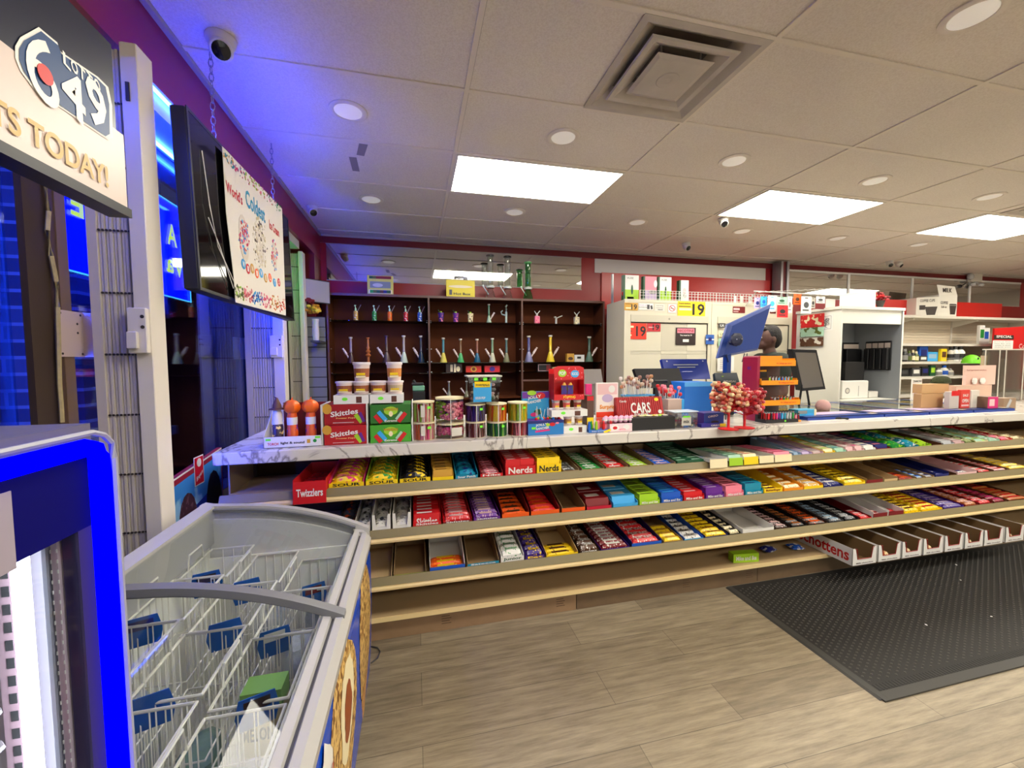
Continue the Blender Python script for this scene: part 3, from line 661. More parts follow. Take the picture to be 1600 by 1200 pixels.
for r_i, (nm, y0, y1, z0, z1) in enumerate(names):
    for c_i in range(3):
        dz = .05*(2-c_i)
        basket(XB[c_i]+.006, XB[c_i+1]-.006, y0, y1, z0, z1+dz*.8, f'white wire basket in the chest freezer, {side_n[c_i]} column, {nm} row')
        # folded price tag clipped on the cross wire
        x = XB[c_i]+(XB[c_i+1]-XB[c_i])*(.35 if (r_i+c_i) % 2 else .6); zt = z1+dz*.8
        tt = thing('basket_tag', f'folded blue price card clipped on the {side_n[c_i]} {nm} basket of the freezer', 'price tag', (x, y0-.004, zt), .35, 'blue cards on the freezer baskets')
        MB().use(mat((10,92,180), .35, name='blue_card')).prism([(-.034,-.062),(.034,-.062),(.042,-.02),(.034,.028),(-.034,.028),(-.042,-.02)], (0,0,0), X_, Vector((0,-.25,1)), .0015).build('card', tt)
        if (r_i*3+c_i) % 3 != 1:
            MB().use(mat(['dbrown','white','dred','navy'][k_ % 4], .4)).rect((0,-.0018,.003), X_, Vector((0,-.25,1)), .05, .03).use(mat('white', .4)).disc((.014,-.003,.008), X_, Vector((0,-.25,1)), .008).build('label_print', tt)
        k_ += 1
PLA = mat((176,182,182), .5, name='crinkled_plastic', noise=.35, nscale=35, bump=.6)
def bag(c, rx, ry, rz, label, ma=PLA, seed=1, grp=None, name='frozen_bag', cat='bag'):
    q = random.Random(seed); f = MB().use(ma); L = []
    for j in range(1, 7):
        tt = math.pi*j/7
        L.append([(rx*math.sin(tt)**.6*math.cos(a)*(1+.25*(q.random()-.5)), ry*math.sin(tt)**.6*math.sin(a)*(1+.25*(q.random()-.5)), rz-rz*math.cos(tt)+.01*(q.random()-.5)) for a in [2*math.pi*i/12 for i in range(12)]])
    f.loft(L); o = f.build(name, None, True, loc=c); tag(o, label, cat, grp); return o
bag((-.51, 1.57, .315), .055, .085, .10, 'rolled clear bag lying in the far central freezer basket', seed=2)
bag((-.36, 1.57, .315), .055, .085, .11, 'grey wrapped frozen bag lying in the far aisle-side freezer basket', seed=3)
bag((-.365, 1.32, .355), .05, .08, .10, 'crumpled clear bag in the middle-far aisle-side freezer basket', seed=4)
bag((-.53, 1.08, .375), .05, .08, .05, 'green tinted clear ice bag in the middle central freezer basket', mat((120,150,138), .5, name='green_tinted_plastic', noise=.4, nscale=30, bump=.6), seed=5)
bag((-.67, .84, .375), .05, .09, .12, 'white frosted bag standing in the near window-side freezer basket', seed=6)
bag((-.67, 1.08, .375), .05, .09, .12, 'pale crumpled bag in the middle window-side freezer basket', seed=8)
bag((-.365, .76, .375), .04, .03, .025, 'grey crumpled wrapper pile in the near aisle-side freezer basket', seed=7)
t = thing('melon_bar_carton', 'carton of melon ice bars with green top standing in the freezer basket', 'carton', (-.385, 1.10, .425), 0)
MB().use(mat((190,176,130), .5, name='melon_carton')).box(-.045,.045,-.03,.03,0,.12).use(mat((120,165,84), .5)).box(-.046,.046,-.031,.031,.12,.165).build('carton_body', t)
MB().use(mat('black', .5)).text('MELONA', (0,-.0315,.142), X_, Z_, .08, .02).text('MELONA', (0,-.0315,.06), X_, Z_, .085, .035).build('lettering', t)
# ---------------------------------------------------------------- poster board by the counter end
t = thing('ice_cream_board', 'upright ice cream advertising board, blue with dark cones and a red badge', 'sign board', (0,0,0))
XBd = -1.0
P = [(1.92,.02),(2.40,.02),(2.40,.955),(1.92,.905)]
def bd(y, z, d=0): return (XBd+d, y, z)
MB().use(mat((150,30,50), .4, name='board_red_border')).add([bd(*p) for p in P]+[bd(p[0], p[1], -.02) for p in P], [(3,2,1,0),(4,5,6,7),(0,1,5,4),(1,2,6,5),(2,3,7,6),(3,0,4,7)]).build('board', t)
f = MB().use(mat('white', .4)).quad(*[bd(*p, .001) for p in ((1.92,.897),(2.40,.947),(2.40,.955),(1.92,.905))])
f.use(pack((60,140,215), (150,205,240), 6, .4)).quad(*[bd(*p, .001) for p in ((1.95,.3),(2.385,.3),(2.385,.925),(1.95,.875))])
f.use(mat((36,60,170), .4)).quad(*[bd(*p, .0016) for p in ((2.12,.3),(2.385,.3),(2.385,.80),(2.12,.74))])
f.use(pack((70,40,50), (120,84,96), 40, .4)).disc(bd(2.06,.69,.002), Y_, Z_, .075, .13); f.use(mat((36,20,28), .4)).disc(bd(2.30,.69,.002), Y_, Z_, .08, .17).disc(bd(2.2,.60,.0022), Y_, Z_, .07, .1)
f.use(mat('white', .4)).rect(bd(2.165,.895,.002), Y_, Z_, .085, .135); f.use(mat((200,16,40), .4)).rect(bd(2.165,.895,.0028), Y_, Z_, .075, .125)
f.use(mat('white', .4)).disc(bd(2.165,.932,.0038), Y_, Z_, .02).text('Breyers', bd(2.165,.87,.0034), Vector((0,1,.5)), Z_, .065, .028)
f.build('print_lettering', t)
t = thing('yellow_mat_roll', 'curved yellow and blue striped panel beside the counter end shelf', 'panel', (0,0,0))
f = MB().use(pack('yellow', 'navy', 9, .4, .42)); f.loft([[(-.99+.10*math.sin(a), 2.45+.30*(1-math.cos(a))*.6, z) for a in [i*.2 for i in range(9)]]+[(-1.0+.10*math.sin(a), 2.46+.30*(1-math.cos(a))*.6, z) for a in [i*.2 for i in reversed(range(9))]] for z in (.02, .94)]); f.build('curved_sheet', t, True)
# ---------------------------------------------------------------- far corner
t = thing('slat_panel', 'grey slat wall panel in the corner behind the green-lit gate', 'slat wall', (0,0,0))
f = MB().use(mat((128,132,140), .5, name='grey_slatwall')); z = .05
while z < 1.84: f.box(-1.17, -.875, 4.40, 4.415, z, z+.092); z += .1
f.build('slat', t); MB().use(mat((30,30,34), .6, name='slot_dark')).box(-1.17, -.875, 4.415, 4.425, .02, 1.85).build('backing', t)
t = thing('corner_monitor', 'small tilted television fixed high in the corner above the slat panel', 'television', (-.91, 4.22, 2.07), .7)
MB().use(mat('black', .3)).bev(-.14,.14,0,.03,-.11,.11,.005).build('screen_housing', t)
MB().use(mat((150,145,140), .5, name='monitor_back')).box(-.13,.13,-.004,0,-.10,.10).build('screen', t)
MB().use(mat('dgrey', .4)).rod((0,.03,0),(0,.3,0), .012).build('wall_arm', t)
t = thing('flower_vase', 'yellow and red artificial flowers in a slim white vase in the dark corner', 'vase', at(494, 532, Y=4.15))
MB().use(mat('offwhite', .3)).lathe([(.025,0),(.03,.05),(.026,.16),(.03,.2),(.024,.2)], n=16).build('vase_body', t, True)
MB().use(mat('dgrey', .5)).box(-.04,.04,-.04,.248,-.02,-.001).build('wall_shelf', t)
f = MB(); q = random.Random(4)
for i in range(26):
    a = q.random()*6.28; r = .07*math.sqrt(q.random()); f.use(mat(q.choice([(225,170,30),(235,195,60),(200,130,20)]), .6)).ell((r*math.cos(a)-.02, r*math.sin(a), .26+.07*q.random()), .022, .022, .016, 7, 4)
for i in range(10): a = q.random()*6.28; f.use(mat((120,20,20), .6)).ell((-.06+.04*math.cos(a), .03*math.sin(a), .35+.03*q.random()), .022, .022, .016, 7, 4)
f.build('flower', t)
t = thing('led_strip', 'green LED strip lighting the far gate posts', 'light strip', (0,0,0))
MB().use(mat((20,255,90), .4, emit=GREEN_POWER, name='green_led')).box(GX-.0195, GX-.008, 3.74, 3.752, 1.85, 2.35).build('lit_tape', t)
# unseen drinks coolers added behind the viewer as fill light for the ceiling
def fill_cooler(x, label):
    t = thing('fill_light_cooler', label, 'cooler', (x, -3.55, 0), group='added fill-light coolers on the rear wall')
    MB().use(mat('dgrey', .5)).box(-.6,.6,-.34,.3,0,.15).box(-.6,.6,-.34,.3,2.05,2.3).box(-.6,-.56,-.34,.3,.15,2.05).box(.56,.6,-.34,.3,.15,2.05).box(-.56,.56,-.34,-.3,.15,2.05).build('cabinet', t)
    MB().use(mat((255,246,232), .4, emit=REAR_FILL_POWER, name='cooler_fill_glow')).box(-.56,.56,-.10,-.06,.15,2.05).build('fill_panel', t)
    for z in (.55,.95,1.35,1.7): MB().use(mat('white', .5)).box(-.56,.56,-.05,.25,z,z+.01).build('shelf', t)
    MB().use(glass((240,244,245), .05, 'cooler_glass2')).box(-.56,.56,.29,.295,.15,2.05).build('glass_door', t)
for i, nm in enumerate(['first', 'second', 'third', 'fourth', 'fifth', 'sixth']): fill_cooler(.6+i*1.3, f'added fill-light drinks cooler on the rear wall, {nm} from the window side')
# ================================================================ counter and candy shelving
CX0, CX1, CY0, CY1, CZT = -.86, 10.2, 1.975, 2.95, 1.008
def marble():
    ma = bpy.data.materials.new('white_marble'); ma.use_nodes = True; nt = ma.node_tree; b = nt.nodes['Principled BSDF']
    tc = nt.nodes.new('ShaderNodeTexCoord'); n = nt.nodes.new('ShaderNodeTexNoise'); n.inputs['Scale'].default_value = 1.1; n.inputs['Detail'].default_value = 7; n.inputs['Distortion'].default_value = 2.2
    r = nt.nodes.new('ShaderNodeValToRGB'); e = r.color_ramp.elements; e[0].position = .487; e[0].color = rgb((214,208,198)); e[1].position = .513; e[1].color = rgb((214,208,198))
    q = e.new(.5); q.color = rgb((140,132,126))
    nt.links.new(tc.outputs['Object'], n.inputs['Vector']); nt.links.new(n.outputs['Fac'], r.inputs[0]); nt.links.new(r.outputs[0], b.inputs['Base Color'])
    b.inputs['Roughness'].default_value = .22
    return ma
MARB = marble()
t = thing('marble_countertop', 'long white marble countertop with grey veins over the candy shelves', 'countertop', (0,0,0))
MB().use(MARB).bev(CX0, CX1, CY0, CY1, .953, CZT, .004).build('slab', t)
MB().use(mat((60,46,38), .6, name='counter_back')).box(-.80, 4.9, 2.46, 2.86, 0, .952).box(5.0, CX1-.05, 2.46, 2.86, 0, .952).build('counter_body', t)
SHZ = [.790, .570, .337, .137]; TAN = mat((188,160,118), .42, name='tan_shelf_metal', noise=.1, nscale=5); BEAD = mat((232,205,150), .35, name='cream_shelf_edge'); CHAN = mat((126,113,78), .4, name='price_channel')
t = thing('candy_gondola', 'long tan metal shelving run full of candy under the marble counter', 'shelving', (0,0,0))
MB().use(mat((66,44,26), .7, spec=.1, name='peg_board')).box(-.84, CX1-.1, 2.39, 2.42, .09, .95).build('back_panel', t)
f = MB().use(mat((34,22,14), .7, name='peg_holes'))
for i in range(0, 220):
    x = -.8+i*.05
    for z in (.90, .93, .66, .69, .48, .25, .28): 
        if x < 9.5: f.box(x-.003, x+.003, 2.388, 2.39, z-.003, z+.003)
f.build('peg_hole_pattern', t)
for lv, z in enumerate(SHZ):
    f = MB().use(TAN); d0 = 1.995 if lv < 3 else 2.035
    f.box(-.845, CX1-.1, d0, 2.389, z-.022, z)
    sh = f.build('shelf', t)
    if lv < 3:
        f = MB().use(CHAN); f.loft([[(x, 1.995, z+.026),(x, 1.991, z+.026),(x, 1.974, z-.008),(x, 1.980, z-.012),(x, 1.995, z-.012)] for x in (-.845, CX1-.1)]); f.build('price_channel', sh)
        f = MB().use(BEAD); f.loft([[(x, 1.980, z-.010),(x, 1.970, z-.012),(x, 1.966, z-.020),(x, 1.968, z-.030),(x, 1.978, z-.035),(x, 1.995, z-.035)] for x in (-.845, CX1-.1)]); f.build('edge_bead', sh)
        f = MB().use(mat((96,86,60), .6, name='slot_marks'))
        q = random.Random(lv)
        for i in range(60):
            x = -.5+q.random()*7; f.box(x, x+.006, 1.9835, 1.984, z+.005, z+.009)
        f.build('slot_print', sh)
    else:
        MB().use(BEAD).box(-.845, CX1-.1, 2.028, 2.035, z-.022, z+.001).build('edge_bead', sh)
x = -.845
KW2 = mat((158,126,94), .6, name='pale_kick_board_wood', noise=.4, nscale=9)
KW = mat((120,96,70), .6, name='kick_board_wood', noise=.5, nscale=7)
for i in range(8):
    w_ = 1.70 if i == 0 else 1.22
    k = MB().use(KW2 if i == 0 else KW).box(x+.002, x+w_-.002, 2.068, 2.09, .001, .114)
    k.use(mat((92,70,50), .7, name='lumber_stamp'))
    for u in (.56, .93):
        for r in range(4): k.box(x+w_*u, x+w_*u+.05-.008*(r % 2), 2.0674, 2.068, .035+r*.013, .039+r*.013)
    k = k.build('kick_board', t)
    x += w_
for x in (-.846, .375, 1.595, 2.815, 4.035, 5.255, 6.5):
    MB().use(mat((60,48,38), .5, name='upright_channel')).box(x-.014, x+.014, 2.376, 2.388, .1, .95).build('upright', t)
MB().use(mat((150,126,96), .5, name='end_panel')).box(-.853, -.846, 2.1, 2.42, .001, .95).build('end_panel', t)

SHN = ['top', 'middle', 'lower', 'bottom']
_bar = {}
def bar_mesh(kind, w, d, h, ca, cb, txt):
    """one candy piece with its print; width w (x), depth d (y), height h"""
    key = (kind, round(w, 3), round(d, 3), round(h, 3), ca, cb, txt)
    if key in _bar: return _bar[key]
    r = .35
    if kind == 'P':     # stiff little carton, leaning back
        a = MB().use(mat(ca, .35)); s_ = d*.25
        a.add([(0,0,0),(w,0,0),(w,d*.94,0),(0,d*.94,0),(0,s_,h),(w,s_,h),(w,s_+d*.94,h),(0,s_+d*.94,h)], [(0,3,2,1),(4,5,6,7),(0,1,5,4),(1,2,6,5),(2,3,7,6),(3,0,4,7)])
        l = MB().use(mat(cb, .4)).box(w*.12, w*.7, s_+d*.3, s_+d*.62, h, h+.0006)
        if txt: l.use(mat(cb, .4)).text(txt, (w/2, -.0002+s_*.5, h*.5), X_, Vector((0, s_/h, 1)), w*.8, h*.5, off=.0015)
    elif kind == 'B':   # wrapped bar lying across: pillow with crimped ends
        a = MB().use(pack(ca, cb, 85, .3, .60)); L = []
        for u, k in ((0,.15),(.035,.12),(.08,.8),(.25,1),(.75,1),(.92,.8),(.965,.12),(1,.15)):
            L.append([(u*w, d/2+d*.47*math.cos(q)*(1 if k > .5 else .95), h/2+h*.5*k*math.sin(q)) for q in [2*math.pi*i/8+math.pi/8 for i in range(8)]])
        a.loft(L)
        l = MB().use(mat(cb, .35))
        if txt: l.text(txt, (w*.5, d*.5, h+.0003), X_, Vector((0,1,-.1)), w*.62, d*.62, off=.0008)
        else: l.box(w*.2, w*.72, d*.28, d*.66, h*.98, h+.001)
    elif kind == 'G':   # pouch lying: flat pillow, wider than thick
        a = MB().use(pack(ca, cb, 45, .3)); L = []
        for u, k in ((0,.05),(.06,.1),(.2,.75),(.5,1),(.8,.75),(.94,.1),(1,.05)):
            L.append([(u*w, d/2+d*.5*math.cos(q), h/2+h*.5*k*math.sin(q)) for q in [2*math.pi*i/8+math.pi/8 for i in range(8)]])
        a.loft(L); l = MB().use(mat(cb if cb != 'yellow' else 'black', .35))
        if txt: l.text(txt, (w*.5, d*.45, h+.0004), X_, Vector((0,1,0)), w*.6, d*.45, off=.001)
        else: l.disc((w*.5, d*.5, h+.0002), X_, Y_, w*.12, d*.2)
    _bar[key] = (a, l)
    return _bar[key]
NAMES = {'P': ('candy_box', 'candy box', 'small'), 'B': ('candy_bar', 'candy bar', 'wrapped'), 'G': ('candy_bag', 'candy bag', 'shiny')}
TRAYN = {}
def tray(lv, p0, p1, kind, nick, tc='card', fc=None, ca='red', cb='white', h=.05, n=8, txt=None, ftxt=None, ftc='white', wall=.035, back=None, prev=None, yoff=0, fill=1., drop=0, tilt=.05, cols=1, notch=False, front=True):
    """display tray with its pieces. p0, p1: pixel edges that give its place along the shelf; yoff: pushed out over the shelf edge"""
    py = (745, 825, 880, 880)[lv]; Y0 = (2.0 if lv < 3 else 2.04)+yoff
    x0, x1 = fx(p0, Y0, py)+.002, fx(p1, Y0, py)-.002; w = x1-x0; D = .335; z0 = SHZ[lv]+.0005
    if yoff: z0 += .0275; tilt = -.078; drop += .024     # front rests on the lip of the price channel
    if isinstance(tc, tuple): pass
    where = f'{SHN[lv]} candy shelf'
    lab = f'{nick} tray on the {where}' + (f', just past the {prev}' if prev else '')
    t = thing('candy_tray', lab, 'candy tray', (x0, Y0, z0), group=f'candy trays on the {where}')
    t.rotation_euler = (tilt if lv < 3 else 0, 0, 0)
    bk = back if back is not None else wall*1.6; th = .0025
    f = MB().use(mat(tc, .55)); f.box(0, w, 0, D, 0, .002)
    def sidew(xa, xb):
        f.add([(xa,0,.002),(xb,0,.002),(xb,D,.002),(xa,D,.002),(xa,0,wall),(xb,0,wall),(xb,D,bk),(xa,D,bk)], [(0,3,2,1),(4,5,6,7),(0,1,5,4),(1,2,6,5),(2,3,7,6),(3,0,4,7)])
    sidew(0, th); sidew(w-th, w); f.box(th, w-th, D-th, D, .002, bk)
    f.build('tray_walls', t)
    if front:
        f = MB().use(mat(fc or tc, .45))
        if notch: f.prism([(0,0),(w,0),(w,wall),(w*.85,wall),(w*.78,wall*.35),(w*.22,wall*.35),(w*.15,wall),(0,wall)], (0,.0002,0), X_, Z_, .0025)
        else: f.box(0, w, -.0022, .0002, -drop, wall*.82)
        fr_ = f.build('front_lip', t)
        if ftxt:
            MB().use(mat(ftc, .4)).text(ftxt, (w/2, -.0024 if not notch else -.0026, (.027+wall*.82)/2 if not drop else (wall*.8-drop)/2), X_, Z_, w*.8, max(.008, (wall*.82-.027)*.8) if not drop else .035, off=.0008).build('lettering', fr_)
    if kind == 'E' or n == 0: return t
    nm, kn, adj = NAMES[kind]; cw = (w-2*th-.003)/cols; d = (D-.012)/n; q = random.Random(int(p0)+lv)
    a, l = bar_mesh(kind, cw*.985, d*.97, h, ca, cb, txt)
    lab2 = f'{adj} {kn} in the {nick} tray on the {where}'
    ob0 = a.build(nm); lo0 = l.build('lettering', ob0)
    first = True
    for c in range(cols):
        for k in range(int(round(n*fill))):
            if first: o = ob0; first = False
            else:
                o = ob0.copy(); COL.objects.link(o); c2 = lo0.copy(); COL.objects.link(c2); c2.parent = o
            zt = .0035+(k % 2)*.001+(q.random()*.004 if kind != 'P' else 0)
            yy = .003+k*d; rx = tilt if lv < 3 else 0
            o.location = (x0+th+.0015+c*cw, Y0+yy*math.cos(rx)-zt*math.sin(rx), z0+yy*math.sin(rx)+zt)
            o.rotation_euler = (rx, 0, (q.random()-.5)*(.05 if kind != 'P' else 0)) 
            tag(o, lab2, kn, f'{kn}s in the {nick} tray of the {where}')
    return t
def row(lv, items):
    prev = None
    for it in items:
        p0, p1, kind, nick = it[:4]; kw = it[4] if len(it) > 4 else {}
        tray(lv, p0, p1, kind, nick, prev=prev, **kw); prev = nick
D_ = dict
row(0, [
 (456, 510, 'B', 'red licorice', D_(tc='red', fc='red', ca='red', cb='dred', h=.02, n=10, ftxt='Twizzlers', wall=.055, back=.08, yoff=-.042, drop=.03)),
 (513, 569, 'G', 'pink sour bag', D_(tc='magenta', fc='yellow', ca='yellow', cb='magenta', h=.07, n=6, txt='Sour', ftxt='SOUR', ftc='black', wall=.055)),
 (571, 622, 'G', 'lime sour bag', D_(tc='lime', fc='yellow', ca='yellow', cb='green', h=.07, n=6, txt='SOUR', ftxt='SOUR', ftc='black', wall=.055)),
 (624, 673, 'G', 'black sour bag', D_(tc='black', fc='yellow', ca='black', cb='yellow', h=.07, n=6, txt='Sour', ftxt='SOUR', ftc='black', wall=.055)),
 (675, 709, 'P', 'golden stick', D_(tc='gold', fc='yellow', ca='gold', cb='brown', h=.07, n=12, wall=.05, back=.13)),
 (711, 747, 'G', 'teal pouch', D_(tc='teal', fc='teal', ca='teal', cb='navy', h=.06, n=5, ftxt='Sour Patch', wall=.05, back=.13)),
 (750, 786, 'B', 'crimson twist', D_(tc='dred', fc='red', ca='dred', cb='pink', h=.04, n=9, ftxt='Nibs', wall=.05, back=.12)),
 (789, 837, 'P', 'red tiny candy', D_(tc='red', fc='red', ca='red', cb='palepink', h=.098, n=9, ftxt='Nerds', wall=.085, back=.09, cols=2)),
 (838, 877, 'P', 'yellow tiny candy', D_(tc='yellow', fc='yellow', ca='yellow', cb='black', h=.098, n=9, ftxt='Nerds', ftc='black', wall=.085, back=.09, cols=2)),
 (879, 905, 'B', 'silver gum', D_(tc='card', ca='silver', cb='dgrey', h=.02, n=8, fill=.5)),
 (908, 944, 'B', 'green gum', D_(tc='card', ca='green', cb='white', h=.025, n=9)),
 (946, 981, 'B', 'red gum', D_(tc='card', ca='red', cb='white', h=.025, n=9)),
 (983, 1018, 'B', 'pale green gum', D_(tc='card', ca='lime', cb='white', h=.022, n=9)),
 (1020, 1055, 'B', 'blue gum', D_(tc='card', ca='blue', cb='palepink', h=.025, n=9)),
 (1057, 1106, 'P', 'dark green mint', D_(tc='dgreen', ca='dgreen', cb='mint', h=.03, n=8, cols=2)),
 (1108, 1136, 'E', 'empty white', D_(tc='white', fc='cream', drop=.010, yoff=-.040, wall=.02)),
 (1138, 1160, 'P', 'lime stick gum', D_(tc='white', fc='lime', ca='mint', cb='green', h=.028, n=8, wall=.02, drop=.004, yoff=-.040)),
 (1161, 1184, 'P', 'peach stick gum', D_(tc='white', fc='yellow', ca='cream', cb='red', h=.028, n=8, wall=.02, drop=.004, yoff=-.040)),
 (1185, 1208, 'E', 'open cream', D_(tc='offwhite', fc='cream', wall=.02, drop=.002, yoff=-.040)),
 (1209, 1236, 'P', 'pink stick gum', D_(tc='white', fc='cream', ca='pink', cb='magenta', h=.028, n=8, wall=.02, drop=.002, yoff=-.040)),
 (1238, 1250, 'P', 'blue-grey gum', D_(tc='paleblue', ca='paleblue', cb='white', h=.03, n=5)),
 (1251, 1267, 'P', 'lilac-grey gum', D_(tc='lilac', ca='lilac', cb='grey', h=.03, n=5)),
 (1268, 1285, 'P', 'taupe gum', D_(tc='palepink', ca=(190,170,165), cb='grey', h=.03, n=5)),
 (1286, 1303, 'P', 'yellow-edged gum', D_(tc='yellow', ca='cream', cb='lime', h=.04, n=6)),
 (1304, 1320, 'P', 'mint flask gum', D_(tc='mint', ca='mint', cb='teal', h=.04, n=6)),
 (1321, 1334, 'P', 'pink flask gum', D_(tc='palepink', ca='palepink', cb='white', h=.045, n=6)),
 (1335, 1348, 'P', 'rose flask gum', D_(tc='palepink', ca='palepink', cb='magenta', h=.045, n=6)),
 (1349, 1366, 'P', 'navy-tipped gum', D_(tc='white', ca='white', cb='navy', h=.045, n=6)),
 (1367, 1388, 'P', 'navy and red gum', D_(tc='dred', ca='navy', cb='pink', h=.045, n=6)),
 (1390, 1411, 'G', 'green domed mint', D_(tc='green', ca='green', cb='lime', h=.06, n=2)),
 (1412, 1432, 'G', 'teal domed mint', D_(tc='teal', ca='teal', cb='white', h=.06, n=2)),
 (1433, 1452, 'G', 'lime domed mint', D_(tc='lime', ca='lime', cb='olive', h=.055, n=2)),
 (1453, 1468, 'E', 'empty brown', D_(tc='brown')),
 (1470, 1487, 'P', 'silver blue gum', D_(tc='silver', ca='silver', cb='white', h=.04, n=6)),
 (1488, 1503, 'P', 'faded rose gum', D_(tc='palepink', ca=(190,160,160), cb='white', h=.04, n=6)),
 (1504, 1519, 'G', 'olive wrapper', D_(tc='olive', ca=(150,160,110), cb='cream', h=.04, n=6)),
 (1520, 1540, 'G', 'pale olive wrapper', D_(tc='cream', fc='cream', ca='mint', cb='lime', h=.04, n=6)),
 (1541, 1558, 'G', 'sage wrapper', D_(tc='mint', ca='mint', cb='white', h=.04, n=6)),
 (1559, 1577, 'G', 'coral wrapper', D_(tc='red', ca='pink', cb='cream', h=.04, n=6)),
 (1578, 1600, 'G', 'sand wrapper', D_(tc='beige', ca='cream', cb='brown', h=.04, n=6)),
])
row(1, [
 (520, 551, 'G', 'dark foil', D_(tc='dgrey', ca='dgrey', cb='orange', h=.05, n=4)),
 (553, 579, 'G', 'silver foil', D_(tc='offwhite', ca='silver', cb='dgrey', h=.06, n=4, wall=.07, back=.09, notch=True)),
 (581, 611, 'G', 'grey dispenser', D_(tc='offwhite', fc='white', ca='white', cb='dgrey', h=.05, n=3, wall=.1, back=.12, notch=True)),
 (613, 643, 'G', 'pale dispenser', D_(tc='offwhite', fc='white', ca='white', cb='grey', h=.05, n=3, wall=.1, back=.12, notch=True)),
 (645, 690, 'P', 'red rainbow candy', D_(tc='red', fc='red', ca='red', cb='white', h=.075, n=8, txt='Skittles', ftxt='Skittles', wall=.05, back=.15)),
 (692, 738, 'B', 'stacked red pack', D_(tc='red', fc='dred', ca='red', cb='palepink', h=.05, n=9, ftxt='Skittles', wall=.04)),
 (740, 782, 'B', 'stacked purple pack', D_(tc='purple', fc='purple', ca='purple', cb='palepink', h=.05, n=9, ftxt='Skittles', wall=.045)),
 (784, 827, 'B', 'orange peanut cup', D_(tc='dred', fc='orange', ca='orange', cb='brown', h=.04, n=6, wall=.055, back=.15)),
 (829, 874, 'B', 'orange and red wafer', D_(tc='dred', fc='orange', ca='red', cb='orange', h=.045, n=6, wall=.055, back=.15)),
 (877, 914, 'E', 'empty orange', D_(tc='card', fc='orange', wall=.055, back=.13)),
 (916, 955, 'P', 'cherry gum carton', D_(tc='dred', fc=(190,12,50), ca='dred', cb='white', h=.07, n=3, wall=.05, back=.12)),
 (957, 996, 'P', 'sky blue carton', D_(tc='sky', fc='sky', ca='sky', cb='white', h=.07, n=3, wall=.05, back=.12)),
 (998, 1030, 'P', 'lime fruit chew', D_(tc='lime', fc='lime', ca='lime', cb='olive', h=.075, n=11, ftxt='Mike and Ike', wall=.055, back=.10)),
 (1032, 1065, 'P', 'blue fruit chew', D_(tc='blue', fc='blue', ca='blue', cb='sky', h=.075, n=11, ftxt='Mike and Ike', wall=.055, back=.10)),
 (1067, 1099, 'P', 'red fruit chew', D_(tc='red', fc='red', ca='red', cb='palepink', h=.065, n=9, ftxt='Mike and Ike', wall=.055, back=.10)),
 (1101, 1130, 'P', 'purple fruit chew', D_(tc='purple', fc='purple', ca='purple', cb='lilac', h=.08, n=11, ftxt='Mike and Ike', wall=.055, back=.10)),
 (1132, 1160, 'P', 'pink fruit chew', D_(tc='pink', fc='pink', ca='pink', cb='dred', h=.08, n=11, ftxt='Mike and Ike', wall=.055, back=.10)),
 (1162, 1190, 'P', 'teal fruit chew', D_(tc='teal', fc='teal', ca='teal', cb='navy', h=.085, n=11, ftxt='Mike and Ike', wall=.055, back=.10)),
 (1191, 1220, 'B', 'yellow butter bar', D_(tc='yellow', fc='yellow', ca='yellow', cb='brown', h=.04, n=8, ftxt='Butterfinger', ftc='dred', wall=.06, back=.12)),
 (1222, 1252, 'B', 'amber butter bar', D_(tc='amber', fc='amber', ca='cream', cb='amber', h=.05, n=6, wall=.05, back=.10)),
 (1253, 1283, 'B', 'golden nut bar', D_(tc='amber', fc='yellow', ca='gold', cb='white', h=.05, n=6, wall=.05, back=.10)),
 (1284, 1314, 'B', 'navy cookie', D_(tc='navy', fc='navy', ca='navy', cb='white', h=.045, n=6)),
 (1315, 1348, 'B', 'bright yellow bar', D_(tc='yellow', fc='yellow', ca='yellow', cb='black', h=.05, n=7, txt='Oh', wall=.045)),
 (1350, 1375, 'E', 'empty maroon', D_(tc='card', fc='dred', wall=.055)),
 (1377, 1398, 'E', 'empty tan', D_(tc='beige', wall=.05)),
 (1400, 1426, 'B', 'maroon roll', D_(tc='card', ca='dred', cb='orange', h=.03, n=8, fill=.4)),
 (1427, 1440, 'B', 'blue roll', D_(tc='card', ca='paleblue', cb='blue', h=.03, n=8, fill=.5)),
 (1441, 1455, 'B', 'grey blue roll', D_(tc='card', ca='silver', cb='navy', h=.03, n=8, fill=.5)),
 (1456, 1477, 'P', 'navy mint tin', D_(tc='navy', fc='navy', ca='navy', cb='white', h=.03, n=3, wall=.05, fill=.4)),
 (1478, 1489, 'E', 'empty brown', D_(tc='brown')),
 (1490, 1520, 'B', 'white wrapper roll', D_(tc='palepink', ca='white', cb='navy', h=.02, n=8, fill=.3, wall=.045)),
 (1522, 1545, 'B', 'red striped roll', D_(tc='brown', ca='red', cb='white', h=.03, n=9)),
 (1546, 1568, 'B', 'rose striped roll', D_(tc='brown', ca='palepink', cb='red', h=.03, n=9)),
 (1570, 1600, 'B', 'pale yellow bar', D_(tc='card', ca='yellow', cb='cream', h=.04, n=8)),
])
